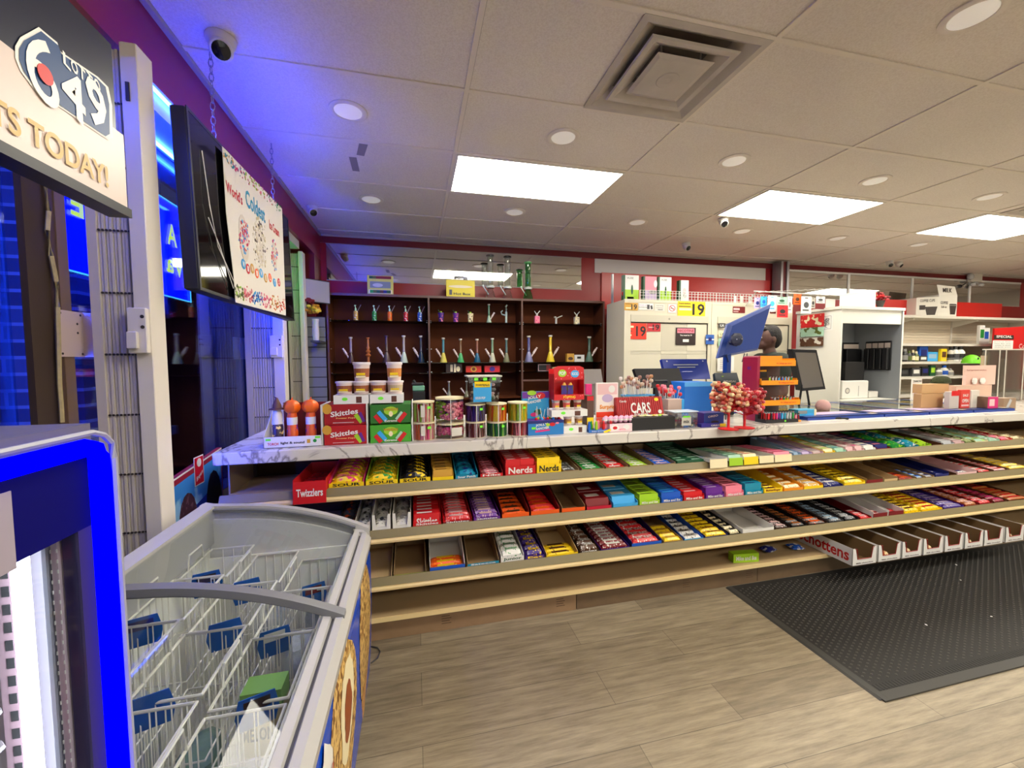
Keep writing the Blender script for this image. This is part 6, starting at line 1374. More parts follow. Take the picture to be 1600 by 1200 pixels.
# ================================================================ white tobacco cabinets
YC2, YCB = 3.95, 4.36; KX0, KX1 = 2.163, 4.35; KZ = 2.045; CW = mat((208,202,180), .42, name='cream_white_cabinet', noise=.05, nscale=5); CW2 = mat((192,186,166), .45, name='cabinet_panel')
def cz(py, px=1000): return at(px, py, Y=YC2).z
def cabinet(x0, x1, lab):
    t = thing('tobacco_cabinet', lab, 'cabinet', (x0, YC2, 0)); w = x1-x0; zr1, zr0 = cz(492), cz(503)
    MB().use(CW).box(0,.02,.012,YCB-YC2,0,KZ).box(w-.02,w,.012,YCB-YC2,0,KZ).box(.02,w-.02,.012,YCB-YC2,KZ-.02,KZ).box(.02,w-.02,YCB-YC2-.02,YCB-YC2,0,KZ-.02).box(0,w,-.004,.012,KZ-.025,KZ+.006).box(0,.075,0,.012,0,KZ-.025).box(w-.04,w,0,.012,0,KZ-.025).build('cabinet_body', t)
    MB().use(CW).box(.075,w-.04,0,.010,zr1,KZ-.025).build('top_fascia', t)
    MB().use(CW2).box(.075,w-.04,-.006,.012,zr0,zr1).use(HOLE).disc((w*.5,-.0065,(zr0+zr1)/2), X_, Z_, .010).use(CW2).disc((w*.5,-.0075,(zr0+zr1)/2), X_, Z_, .006).build('lock_rail', t)
    zz_ = zr0-.01; n = 0
    for (a, b) in ((zz_-.30, zz_), (zz_-.335, zz_-.30), (.5, zz_-.335)):
        for (p, q_) in ((.075, w*.42), (w*.42, w*.72), (w*.72, w-.04)):
            MB().use(CW if (n % 2 == 0) else CW2).box(p+.001, q_-.001, .012+.002*(n % 2), .03, a+.001, b-.001).build('flap_panel', t); n += 1
    MB().use(mat((60,56,50), .6)).box(w-.046,w-.04,.002,.014,.5,zz_).build('painted_gap_shade', t)  # dark strip paints in the shade of the gap
    return t
cab = cabinet(KX0, 3.235, 'cream white tobacco cabinet with age signs, next to the dark brown shelving'); cab2 = cabinet(3.24, KX1, 'cream white tobacco cabinet behind the pole monitor and the person')
def csign(px0, px1, y0, y1, name, lab, col, prints, off=.003, Y=None, cat='sign'):
    Y = (Y or YC2)-off; x0, x1 = fx(px0,Y,520), fx(px1,Y,520); pm = (px0+px1)/2; z1, z0 = at(pm,y0,Y=Y).z, at(pm,y1,Y=Y).z; w, h = x1-x0, z1-z0
    t = thing(name, lab, cat, ((x0+x1)/2, Y, z0)); MB().use(mat(col, .4)).box(-w/2,w/2,-.0012,0,0,h).build('sign_sheet', t)
    f = MB(); k = 1
    for p in prints:
        f.use(mat(p[5], .45)); yy = -.0012-.0003*k; k += 1
        if p[0] == '#': f.rect((p[1]*w/2,yy,p[2]*h), X_, Z_, p[3]*w, p[4]*h, .0003)
        elif p[0] == 'o': f.disc((p[1]*w/2,yy,p[2]*h), X_, Z_, p[3]*w/2, p[4]*h/2, .0003, n=24)
        elif p[0] == '/': f.rect((p[1]*w/2,yy,p[2]*h), Vector((1,0,p[6])), Vector((-p[6],0,1)), p[3]*w, p[4]*h, .0003)
        else: f.text(p[0], (p[1]*w/2,yy,p[2]*h), X_, Z_, p[3]*w, p[4]*h, off=.0006)
    if f.v: f.build('lettering', t)
    return t
csign(975, 996, 473, 485, 'age_sign', 'small yellow sign with a black 19 on the cabinet fascia', 'gold', [('19',.45,.45,.42,.7,'black'),('Identification',-.35,.85,.5,.12,'black'),('#',-.4,.3,.4,.2,'cream')])
csign(998, 1020, 474, 484, 'notice_sticker', 'white notice sticker with two small black pictograms on the cabinet fascia', 'white', [('#',.3,.45,.18,.7,'dgrey'),('/',.75,.4,.15,.6,'dgrey',.2),('Wall of',-.5,.7,.6,.2,'lilac'),('notice',-.5,.4,.6,.2,'grey')])
csign(1022, 1038, 475, 486, 'notice_sticker', 'small grey text sticker between the pictograms and the no smoking sign', (214,208,196), [('warning',0,.75,.7,.18,'grey'),('#',0,.45,.7,.06,'grey'),('text',.1,.2,.5,.16,'dgrey')])
csign(1043, 1056, 475, 489, 'no_smoking_sign', 'no smoking sign with red ring and red border', (225,190,185), [('#',0,.5,.9,.9,'white'),('o',0,.52,.75,.7,'red'),('o',0,.52,.6,.56,'white'),('/',0,.52,.6,.08,'red',-.8),('#',0,.5,.5,.06,'dgrey')])
csign(1058, 1101, 471, 495, 'age_sign', 'large yellow sign with a big black 19', (238,196,20), [('19',.5,.48,.44,.76,'black'),('We ask for identification',-.5,.86,.42,.10,'black'),('#',-.5,.66,.42,.05,'black'),('#',-.45,.48,.44,.14,'cream')])
csign(975, 1010, 505, 530, 'age_sign', 'large red sign with a big black 19', (225,50,24), [('19',.5,.5,.44,.66,'black'),('#',-.55,.78,.4,.12,'cream'),('#',-.6,.5,.3,.06,'dred'),('#',-.6,.25,.26,.1,'cream')], off=-.008)
csign(1011, 1032, 505, 518, 'age_sign', 'small red sign with a black 19 beside the larger red one', (190,40,50), [('19',.3,.5,.5,.7,'black'),('#',-.4,.5,.4,.1,'palepink')], off=-.008)
csign(1056, 1087, 512, 539, 'warning_poster', 'black and pink warning poster on the cabinet flap', (44,30,28), [('#',0,.82,.86,.26,'pink'),('NICOTINE',0,.82,.8,.14,'dred'),('You must be 19',0,.56,.6,.09,'white'),('#',0,.25,.3,.16,'white')], off=-.006)
csign(1103, 1116, 523, 538, 'round_sticker', 'round blue sticker on the cabinet post', (40,90,170), [('o',0,.5,1,1,(40,90,170)),('#',0,.5,.95,.12,'white'),('#',0,.52,.4,.4,'navy')], off=.006)
csign(1144, 1163, 479, 489, 'red_sticker', 'small dark red notice on the second cabinet above the pole monitor', (110,24,24), [('#',-.4,.6,.5,.3,'palepink'),('#',-.5,.2,.4,.1,'palepink')])
for k, (a, b) in enumerate(((505, 512), (518, 526), (529, 541))): csign(1123, 1133, a, b, 'price_slip', ['black and white','yellow lettered','pale green'][k]+' price slip on the second cabinet beside the pole monitor', ['dgrey','cream','mint'][k], [('LX',0,.5,.6,.5,['white','olive','grey'][k])], off=.014)
o = csign(1122, 1148, 557, 580, 'notice_sheet', 'white printed sheets hanging below the pole monitor', 'white', [('List',-.3,.85,.3,.08,'palepink')]+[('#',-.2,.7-.12*i,.5,.03,'grey') for i in range(5)], off=.02)
# rack wire on the cabinets and the boxes behind it
WR = mat('white', .35)
t = thing('wire_fence_rack', 'white wire fence along the top of the tobacco cabinets', 'wire rack', (0,0,0)); f = MB().use(WR)
for dz in (.015,.05,.08,.105): f.rod((2.36,3.98,KZ+.006+dz),(4.2,3.98,KZ+.006+dz), .0022, n=5)
for i in range(47): f.rod((2.36+i*.04,3.98,KZ+.007),(2.36+i*.04,3.98,KZ+.11), .0022 if i % 6 else .004, n=5)
f.build('wire_mesh', t)
f = MB().use(mat('silver', .35, .5)).box(2.20,2.215,4.30,4.33,KZ+.007,KZ+.34).build('slotted_bracket'); tag(f, 'upright slotted white bracket at the cabinet corner by the red column', 'bracket')
def topbox(px0, px1, ytop, lab, base, upper, prints, Y=4.02):
    x0, x1 = fx(px0,Y,450), fx(px1,Y,450); w = x1-x0; z0 = KZ+.0066; h = at((px0+px1)/2,ytop,Y=Y).z-z0; t = thing('vape_box', lab, 'box', ((x0+x1)/2, Y, z0))
    MB().use(mat(base, .4)).box(-w/2,w/2,0,.05,0,h*.42).use(mat(upper, .4)).box(-w/2,w/2,0,.05,h*.42,h).use(mat('dgreen' if base != 'purple' else 'purple', .4)).box(-w/2-.02,-w/2-.0005,.001,.05,0,h).build('box_body', t)
    f = MB(); k = 1
    for p in prints:
        f.use(mat(p[5], .4)); k += 1
        (f.disc((p[1]*w/2,-.0004*k,p[2]*h), X_, Z_, p[3]*w/2, p[4]*h/2, .0003) if p[0] == 'o' else f.text(p[0], (p[1]*w/2,-.0004*k,p[2]*h), X_, Z_, p[3]*w, p[4]*h, off=.0008))
    f.build('lettering', t)
topbox(977, 998, 430, 'white and green vape box, first on the cabinets from the brown shelving', 'lime', 'white', [('VUSE',-.3,.88,.5,.08,'grey'),('o',0,.42,.16,.4,'dgreen')])
topbox(1008, 1026, 432, 'pink and white box between the two white and green boxes', 'lilac', 'pink', [('o',.3,.35,.7,.16,'grey'),('o',.8,.7,.3,.3,'white')])
topbox(1031, 1049, 433, 'white and green vape box, second of its look on the cabinets', 'lime', 'white', [('VUSE',-.3,.88,.5,.08,'grey'),('o',0,.42,.16,.4,'dgreen')])
topbox(1064, 1076, 438, 'slim white box with a green side on the cabinets', 'white', 'white', [('o',-.1,.5,.5,.3,'palepink'),('G',.0,.3,.4,.2,'grey')])
t = thing('red_paper_bag', 'crumpled red packet leaning on the cabinet corner', 'packet', (2.25, 4.05, KZ+.0066)); f = MB().use(mat((190,24,30), .4)); f.prism([(-.05,.0),(.05,.0),(.07,.10),(-.02,.15),(-.07,.08)], (0,0,0), X_, Z_, .02); f.use(mat('offwhite', .5)).box(.0-.02,.06,-.03,-.021,0,.035); f.build('packet_body', t)
for i, px in enumerate((1149,1159,1172)):
    o = MB().use(mat('white', .4)).bev(-.012,.012,-.01,.01,0,.085,.003).build('white_vial', loc=(fx(px,4.0,460), 4.005, KZ+.0066)); tag(o, f'small white upright vial by the wire fence, {["first","second","third"][i]} toward the hanging packets', 'vial')
# hanging accessory packs on a hook bar between cabinet and kiosk
t = thing('hook_bar', 'white hook bar carrying hanging accessory packs beside the kiosk', 'hook bar', (0,0,0)); f = MB().use(WR).rod((fx(1178,3.8,456),3.80,at(1178,455,Y=3.8).z),(fx(1310,3.6,462),3.60,at(1310,462,Y=3.6).z), .006)
f.rod((fx(1182,3.8,456),3.80,at(1182,455,Y=3.8).z),(fx(1182,3.8,456),3.97,KZ-.05), .005)
for i in range(9): xx = fx(1185+i*12.5,3.8-.02*i,458); f.rod((xx,3.80-.02*i,at(1185+i*12,457,Y=3.8).z),(xx,3.70-.02*i,at(1185+i*12,456,Y=3.75).z), .003)
f.build('bar', t)
PK_ = [(1177,1187,465,482,'lilac','navy','blue hanging packet with a dark pattern'),(1187,1197,463,480,'sky','blue','pale blue hanging packet'),(1198,1212,462,487,'white','sky','white hanging charger packet, behind the monitor corner'),
 (1202,1211,478,490,'dred','white','small dark red hanging packet'),(1212,1228,464,476,'mint','dgreen','mint hanging earphone packet'),(1213,1230,477,496,'red','black','red and black hanging packet with white text'),
 (1229,1236,463,489,'white','grey','slim white hanging cable packet'),(1238,1250,459,476,'orange','brown','bright orange hanging packet'),(1250,1266,463,490,'white','dgrey','white hanging packet with a black plug'),(1265,1272,465,482,'offwhite','dgrey','narrow hanging packet with a black bar'),
 (1273,1287,463,474,'white','dgrey','white hanging packet with dark round earphones'),(1273,1286,475,483,'dred','dred','dark red hanging packet below the earphone one')]
for i, (a, b, y0, y1, c, c2, lab) in enumerate(PK_):
    Y = 3.66-.03*i/3; csign(a, b, y0, y1, 'accessory_pack', lab+' on the hook bar', c, [('#',.0,.9,.3,.06,c2),('o',0,.5,.5,.35,c2),('#',-.1,.2,.6,.08,c2)], Y=Y, off=.01*(i % 3), cat='accessory pack')
for i, (y0, y1, c, c2, lab) in enumerate(((490,512,'red','cream','red and cream strip packets hanging on the kiosk side'),(511,526,'mint','olive','clear green packets hanging on the kiosk side'),(527,541,'brown','offwhite','brown and white packets hanging on the kiosk side'))):
    t = thing('accessory_pack', lab, 'accessory pack', (4.425, 3.60-.0, at(1258,y1,Y=3.8).z)); h = at(1258,y0,Y=3.8).z-at(1258,y1,Y=3.8).z
    MB().use(pack(c, c2, 16, .4)).box(-.012,-.002,.02,.30,0,h*.92).build('packet_body', t)
# ================================================================ kiosk
KY0, KY1 = 3.445, 3.97; QX0, QX1, QZ = 4.44, 5.33, 1.94; KWm = mat((226,224,214), .4, name='kiosk_white', noise=.05, nscale=4)
t = thing('white_kiosk', 'tall white open kiosk cabinet with grey inside, behind the ticket cases', 'kiosk', (0,0,0))
MB().use(KWm).box(QX0,QX0+.02,KY0,KY1,0,QZ).box(QX1-.02,QX1,KY0,KY1,0,QZ).box(QX0-.02,QX1+.0,KY0-.01,KY1,QZ,QZ+.03).build('outer_shell', t)
MB().use(KWm).box(QX0+.02,QX1-.02,KY0+.01,KY0+.03,QZ-.15,QZ).build('fascia', t)
GI = mat((134,138,142), .5, name='grey_kiosk_inside', noise=.1, nscale=2)
MB().use(GI).box(QX0+.02,QX1-.02,KY1-.02,KY1,0,QZ-.001).box(QX1-.024,QX1-.0205,KY0+.001,KY1-.02,0,QZ-.001).build('inner_lining', t)
f = MB().use(mat((160,152,140), .5, name='slat_inner')); z = 1.1
while z < QZ-.16: f.box(QX0+.021,QX0+.20,KY1-.03,KY1-.0205,z,z+.095); z += .1
f.build('slat', t); MB().use(KWm).box(QX0+.02,QX1-.02,KY0+.02,KY1-.02,.93,.95).build('counter_shelf', t)
def hangrack(x0, x1, y, z0, z1, lab, n):
    t = thing('pouch_rack', lab, 'hanging rack', ((x0+x1)/2, y, z0)); w = x1-x0; h = z1-z0; MB().use(mat((22,22,24), .5)).box(-w/2,w/2,0,.004,0,h).rod((-w/2,-.003,0),(-w/2,-.003,h), .006).rod((w/2,-.003,0),(w/2,-.003,h), .006).rod((-w/2,-.003,h),(w/2,-.003,h), .006).build('rack_frame', t)
    for i in range(n):
        xx = -w/2+w*(i+.5)/n; o = MB().use(mat((30,30,32), .35)).bev(xx-w/n*.4,xx+w/n*.4,-.05,-.006,h*.03,h*.76,.006).build('pouch_pocket', t); MB().use(mat((205,190,178), .5)).box(xx-w/n*.4,xx+w/n*.4,-.012,-.004,h*.78,h*.95).build('name_card', t)
_ya, _yb = at(1392, 556, X=QX1-.03).y, at(1353, 556, X=QX1-.03).y
hangrack(QX1-.03-(_yb-_ya)/2, QX1-.03+(_yb-_ya)/2, (_ya+_yb)/2, at(1372,578,X=QX1-.03).z, at(1372,534,X=QX1-.03).z, 'black hanging pouch rack with white cards on the grey kiosk side', 4)
_r = [o for o in bpy.data.objects if o.name.startswith('pouch_rack')][0]; _r.rotation_euler = (0,0,-math.pi/2); _r.location.x = QX1-.03
hangrack(QX0+.03, fx(1342,3.9,560), 3.90, at(1325,576,Y=3.9).z, at(1325,536,Y=3.9).z, 'black pouch rack half hidden at the kiosk corner with white figures', 3)
o = MB().use(mat('black', .4)).bev(0, W_(1320,1349,3.65), 0, .12, 0, at(1330,565,Y=3.65).z-at(1330,594,Y=3.65).z, .004).build('black_box', loc=(fx(1321,3.65,580), 3.65, at(1330,594,Y=3.65).z)); tag(o, 'plain black box on the white machine in the kiosk', 'box')
zb_ = .951; x0, x1 = fx(1314,3.6,620), fx(1355,3.6,620); h = at(1335,595,Y=3.6).z-zb_
t = thing('white_machine', 'white box-shaped machine with a round speaker mark in the kiosk', 'machine', ((x0+x1)/2+.012, 3.6, zb_)); w = x1-x0
bpy.data.objects['black_box'].location.z = zb_+h+.001
MB().use(mat('white', .35)).bev(-w/2,w/2,0,.25,0,h,.008).build('machine_body', t); MB().use(mat('grey', .5)).disc((-w*.3,-.0004,h*.45), X_, Z_, .035).use(mat('offwhite', .5)).disc((-w*.3,-.0011,h*.45), X_, Z_, .022).use(mat('grey', .5)).rect((w*.12,-.0004,h*.42), X_, Z_, .006, .12).build('vent_print', t)
o = MB().use(mat('white', .4)).bev(0,.14,0,.1,0,.075,.005).build('white_box', loc=(fx(1357,3.62,630), 3.62, zb_+.001)); tag(o, 'small white box beside the white machine in the kiosk', 'box')
# papers, frame picture, flower pot on the kiosk
t = thing('paper_sheets', 'curved white paper sheets standing on the kiosk top', 'paper', (0,0,QZ+.0306)); f = MB().use(mat('white', .5))
L = [(fx(a,3.5,470), 3.5+.02*math.sin(i*1.3)) for i, a in enumerate((1312,1330,1348,1366))]
zt = at(1330,455,Y=3.5).z-QZ-.03; 
for i, ((a, b), (c, d)) in enumerate(zip(L, L[1:])): f.add([(a,b,0),(c,d,0),(c,d,zt*[.9,1,1][i]),(a,b,zt*[.75,.9,1][i]),(a,b+.001,0),(c,d+.001,0),(c,d+.001,zt*[.9,1,1][i]),(a,b+.001,zt*[.75,.9,1][i])], [(3,2,1,0),(4,5,6,7),(0,1,5,4),(1,2,6,5),(2,3,7,6),(3,0,4,7)])
f.build('sheet', t)
csign(1288, 1303, 467, 484, 'paper_note', 'plain white paper taped on the kiosk side near its top', 'white', [('#',0,.5,.9,.9,'white')], Y=3.66, cat='paper')
t = thing('ornate_notice', 'white notice with an ornate black square pattern on the kiosk side', 'notice', (4.4375, 3.62, at(1300,515,Y=3.5).z)); h = .17
f = MB().use(mat('white', .5)).box(-.0012,0,-.085,.085,0,h).build('sheet', t); f = MB().use(mat('dgrey', .5)); q = random.Random(12)
for s in (-1, 1): f.box(-.0018,-.0013,s*.066-.0015,s*.066+.0015,.015,h-.015).box(-.0018,-.0013,-.066,.066,h/2+s*.07-.0015,h/2+s*.07+.0015)
for i in range(34): f.rod((-.0015,-.055+.11*q.random(),.025+.12*q.random()),(-.0015,-.055+.11*q.random(),.025+.12*q.random()), .0016, n=4)
f.build('print_lettering', t)
t = thing('flower_pot', 'red and pink artificial flowers in a dark cone pot on the kiosk top', 'flower pot', (fx(1375,3.6,480), 3.6, QZ+.0306))
MB().use(mat((60,56,50), .5)).lathe([(.02,0),(.045,.10)], n=14).build('pot_body', t, True); f = MB(); q = random.Random(7)
for i in range(34): a = q.random()*6.28; r = .065*math.sqrt(q.random()); f.use(mat(q.choice(['red',(190,20,40),'pink','dred']), .5)).ell((r*math.cos(a)+.01, r*math.sin(a), .10+.09*q.random()), .02, .02, .014, 7, 4)
for i in range(6): f.use(mat('gold', .5)).ell((-.10+.02*i, .02, .15+.008*(i % 2)), .018, .014, .01, 7, 4)
f.build('flower', t)
# ================================================================ white wall gondola at the far end
t = thing('wall_shelving', 'white metal shelving along the red wall past the kiosk', 'shelving', (0,0,0)); GS = mat((214,208,196), .4, name='white_shelf_metal'); GX0_, GX1_ = 5.42, 10.4
f = MB().use(mat((206,192,170), .5, name='ribbed_back')); z = .3
while z < 2.0: f.box(GX0_, GX1_, 4.66, 4.672, z, z+.038); z += .042
f.build('slat', t); MB().use(mat((180,168,150), .5)).box(GX0_, GX1_, 4.674, 4.684, .1, 2.02).build('back_panel', t)
for z, y0 in ((2.02,4.32),(1.62,4.28),(1.365,4.25),(1.155,4.22),(.9,4.22),(.2,4.22)): MB().use(GS).box(GX0_, GX1_, y0, 4.659, z-.03, z-.004).box(GX0_, GX1_, y0-.006, y0, z-.035, z).box(GX0_, GX1_, y0, 4.659, z-.004, z-.002).build('shelf', t)
for x in (GX0_, 6.9, 8.2, 9.5): MB().use(GS).box(x-.012, x+.012, 4.648, 4.66, .1, 2.0).loft([[(x-.008,4.645,z),(x+.008,4.645,z),(x+.008,4.645,z-.10),(x-.008,4.645,z-.10)] if y else [(x-.008,4.34,z),(x+.008,4.34,z),(x+.008,4.34,z-.02),(x-.008,4.34,z-.02)] for z in (1.984,) for y in (1, 0)]).build('bracket', t)
# coffee cup carton and small goods
Y = 4.36; x0, x1 = fx(1466,Y,480), fx(1495,Y,480); zt_ = at(1480,459,Y=Y).z; zq = 2.0206
t = thing('coffee_cup_carton', 'open white carton printed with coffee cups on the top wall shelf', 'carton', (x1, Y, zq)); h = zt_-zq; wl = fx(1466,Y,480)-fx(1434,Y+.1,480)
f = MB().use(mat((225,220,208), .5)).box(-(x1-x0), 0, 0, .26, 0, h*.95); f.add([(-(x1-x0),0,0),(-(x1-x0)-wl,.12,0),(-(x1-x0)-wl,.26,0),(-(x1-x0),.26,0),(-(x1-x0),0,h*.86),(-(x1-x0)-wl,.12,h*.84),(-(x1-x0)-wl,.26,h*.84),(-(x1-x0),.26,h*.86)], [(0,3,2,1),(4,5,6,7),(0,1,5,4),(1,2,6,5),(2,3,7,6),(3,0,4,7)])
f.add([(-(x1-x0),0,h*.95),(0,0,h*.95),(-.01,.03,h*1.35),(-(x1-x0)+.0,.03,h*1.4),(-(x1-x0),.003,h*.95),(0,.003,h*.95),(-.01,.033,h*1.35),(-(x1-x0),.033,h*1.4)], [(0,3,2,1),(4,5,6,7),(0,1,5,4),(1,2,6,5),(2,3,7,6),(3,0,4,7)]); f.build('carton_body', t)
w = x1-x0; BRN2 = mat((52,40,34), .5)
f = MB().use(BRN2)
for cx, s in ((-w*.22,.07),): f.prism([(-s*.7,0),(s*.7,0),(s,.13),(-s,.13)], (cx,-.0006,.03), X_, Z_, .0005).prism([(-s*1.1,.135),(s*1.1,.135),(s*.9,.155),(-s*.9,.155)], (cx,-.0006,.03), X_, Z_, .0005)
f.text('COFFEE', (-w*.7,-.001,h*.6), X_, Z_, w*.4, .04).text('3.8 oz', (-w*.7,-.001,h*.42), X_, Z_, w*.3, .03).text('MILK', (-w*.5,.012,h*1.15), X_, Vector((0,.08,1)), w*.5, .07); u = Vector((1,-.12/wl,0)).normalized(); c0 = Vector((-w-wl*.5,.06,0))
f.text('COFFEE CUPS', c0+Vector((0,0,h*.7)), u, Z_, wl*.75, .04).prism([(-.05,0),(.05,0),(.075,.12),(-.075,.12)], c0+u*wl*.2+Vector((0,-.001,.02)), u, Z_, .0006).rect(c0-u*wl*.25+Vector((0,-.001,h*.4)), u, Z_, wl*.3, h*.2); f.build('lettering', t)
def stock(z, y, items):
    for (px0, px1, ytop, c, c2, kind, lab) in items:
        x0, x1 = fx(px0,y,560), fx(px1,y,560); w = x1-x0; h = at((px0+px1)/2,ytop,Y=y).z-z; t = thing(kind, lab, kind.replace('_', ' '), ((x0+x1)/2, y+w*.3, z+.0008)); r = min(w/2, .07)
        if kind in ('bottle', 'jar', 'lotion_bottle'):
            MB().use(mat(c, .3)).lathe([(r*.95,0),(r,h*.03),(r,h*.62),(r*.5,h*.78)], n=14).build('bottle_body', t, True); MB().use(mat(c2, .4)).lathe([(r*.5,h*.78),(r*.5,h)], n=12).use(mat(c2, .5)).lathe([(r*1.01,h*.12),(r*1.01,h*.5)], n=14, cap=False).build('bottle_cap', t, True)
        else:
            MB().use(mat(c, .4)).bev(-w/2,w/2,0,.035,0,h,.003).build('box_body', t); MB().use(mat(c2, .4)).rect((0,-.0004,h*.55), X_, Z_, w*.7, h*.45).build('label_print', t)
L1 = [(1413,1419,545,'black','grey','bottle','black bottle, first on the third wall shelf by the kiosk'),(1420,1425,548,'dgrey','olive','bottle','dark olive-capped bottle on the third wall shelf'),(1426,1430,547,'black','cream','bottle','black bottle with a cream label on the third wall shelf'),
 (1431,1436,549,'olive','cream','jar','olive jar with a cream label on the third wall shelf'),(1443,1455,556,'dgrey','white','pack','dark pack with white band on the third wall shelf'),(1443,1456,541,'blue','navy','pouch','crumpled blue pouch on the third wall shelf'),
 (1457,1474,550,'sky','paleblue','pack','pale blue wrapped pack on the third wall shelf'),(1475,1484,545,'yellow','brown','pack','bright yellow pack on the third wall shelf'),(1485,1491,542,'offwhite','black','bottle','white bottle with a black cap beside the yellow pack'),
 (1492,1499,541,'white','dgrey','bottle','white bottle with a grey label, middle of three'),(1500,1508,541,'white','black','bottle','white bottle with black print close to the green cap')]
stock(1.365, 4.28, L1)
L2 = [(1412,1432,576,'black','dgrey','pack','long black pack on the fourth wall shelf'),(1433,1446,575,'dgrey','white','pack','charcoal pack with a white mark on the fourth wall shelf'),(1447,1458,573,'black','navy','pack','black and navy pack on the fourth wall shelf'),
 (1459,1467,571,'dgreen','lime','pack','green framed pack on the fourth wall shelf'),(1468,1474,575,'white','grey','bottle','white bottle on the fourth wall shelf beside the green pack'),(1476,1483,571,'white','blue','bottle','white bottle with a blue cap on the fourth wall shelf'),(1485,1492,576,'offwhite','grey','bottle','grey-labelled bottle on the fourth wall shelf')]
stock(1.155, 4.25, L2)
stock(1.62, 4.30, [(1533,1541,508,'white','green','pack','white pack with a green top on the second wall shelf'),(1539,1552,512,'white','blue','pack','white pack with a blue drum on the second wall shelf')])
t = thing('baseball_cap', 'bright green baseball cap hanging in front of the wall shelves', 'cap', (fx(1518,4.0,560), 4.0, at(1518,571,Y=4.0).z))
L = []
for j in range(0, 7): a = math.pi/2*j/6; L.append([(.10*math.cos(a)*math.cos(b)+.0, .10*math.cos(a)*math.sin(b), .03+.12*math.sin(a)) for b in [2*math.pi*i/20 for i in range(20)]])
L[-1] = [(.004*math.cos(2*math.pi*i/20), .004*math.sin(2*math.pi*i/20), .15) for i in range(20)]
MB().use(mat((120,215,40), .5)).loft(L).use(mat('black', .5)).disc((-.045,-.093,.095), X_, Z_, .016).build('cap_crown', t, True)
MB().use(mat((110,205,40), .5)).loft([[(.11*math.cos(b)*1.0, -.02-.15*max(0,-math.sin(b))*1.0, .028+dz) for b in [2*math.pi*i/20 for i in range(20)]] for dz in (0,.006)]).build('cap_brim', t)
MB().use(mat('silver', .3, .6)).rod((0,.09,.10),(0,.32,.10), .004).build('peg_hook', t)
t = thing('promo_board', 'red cardboard display with a white script and black special header at the wall', 'display', (0,0,0)); Y = 4.1
MB().use(mat((200,10,16), .35)).add([(fx(1553,Y,530),Y,.95),(fx(1600,Y,530)+.3,Y,.95),(fx(1600,Y,520)+.3,Y,at(1600,508,Y=Y).z),(fx(1553,Y,530),Y,at(1553,513,Y=Y).z)]+[(fx(1553,Y,530),Y+.02,.95),(fx(1600,Y,530)+.3,Y+.02,.95),(fx(1600,Y,520)+.3,Y+.02,at(1600,508,Y=Y).z),(fx(1553,Y,530),Y+.02,at(1553,513,Y=Y).z)], [(0,1,2,3),(7,6,5,4),(0,4,5,1),(1,5,6,2),(2,6,7,3),(3,7,4,0)]).build('board', t)
f = MB().use(mat((40,34,28), .5)).rect(Vector(((fx(1553,Y,530)+fx(1583,Y,530))/2, Y-.002, at(1568,527,Y=Y).z)), X_, Z_, W_(1553,1583,Y), .06).use(mat('white', .5)).text('SPECIAL', ((fx(1553,Y,530)+fx(1583,Y,530))/2, Y-.004, at(1568,526,Y=Y).z), X_, Z_, W_(1556,1580,Y), .035).text('Co', (fx(1596,Y,540), Y-.004, at(1596,541,Y=Y).z), X_, Z_, .12, .07, bold=False); f.build('lettering', t)
csign(1552, 1584, 532, 546, 'notice_sheet', 'white printed notice under the black special header', 'white', [('%s' % s_, -.05,.85-.2*i,.8,.1,'grey') for i, s_ in enumerate(('price list','two for one','while it lasts','thank you'))], Y=4.06)
# clear acrylic tower and cartons at the picture edge
t = thing('acrylic_case', 'clear acrylic showcase with thin shelves at the end of the counter', 'showcase', (0,0,0)); Y = 2.62
x0, x1 = fx(1544,Y,600), fx(1606,Y,600); zt = at(1560,547,Y=Y).z
MB().use(glass((238,235,230), .10, 'acrylic')).box(x0,x1,Y,Y+.004,CT,zt).box(x0,x0+.004,Y+.004,Y+.05,CT,zt).box(x0,x1,Y+.05,Y+.054,CT,zt).build('clear_wall', t)
f = MB().use(mat('offwhite', .4)).box(x0,x1,Y,Y+.054,zt,zt+.012)
for px in (1536,1558,1568,1596): f.box(fx(px,Y,600),fx(px,Y,600)+.012,Y-.004,Y-.0005,CT,zt)
f.build('edge_frame', t); f = MB().use(mat((190,170,140), .4)).box(fx(1541,Y,600),fx(1547,Y,600),Y+.03,Y+.05,CT,zt-.05).box(fx(1575,Y,600),fx(1580,Y,600),Y+.03,Y+.05,CT,zt-.08).use(mat('black', .4))
for i in range(16): f.ell((fx(1559+4.2*(i % 4),Y,600), Y+.04, CT+.05+.026*(i//2)), .008, .008, .008, 6, 4)
f.build('case_contents', t)['kind'] = 'stuff'
def bx(px0, px1, ytop, Y, dep, name, lab, c, pr=(), z0=None, rz=0, cat='box', side=None): return carton(px0, px1, ytop, Y, dep, name, lab, cat, c, pr, z0=z0, side=side)
zc_ = CT+.027
bx(1440, 1474, 615, 2.22, .05, 'brown_carton', 'flat brown carton on the ticket cases, lower of two', (186,146,100), z0=zc_); z2_ = at(1455,615,Y=2.22).z
bx(1441, 1483, 600, 2.23, .06, 'brown_carton', 'brown cardboard carton holding a dark cap, upper of two', (196,156,108), z0=z2_+.001); z4_ = at(1460,600,Y=2.23).z
t = thing('knitted_hat', 'dark green knitted hat on the brown cartons', 'cap', (fx(1464,2.3,595), 2.275, z4_+.002)); L = []
for j in range(0, 7): a = math.pi/2*j/6; L.append([(.085*math.cos(a)**.7*math.cos(b), .045*math.cos(a)**.7*math.sin(b), .055*math.sin(a)+.001) for b in [2*math.pi*i/18 for i in range(18)]])
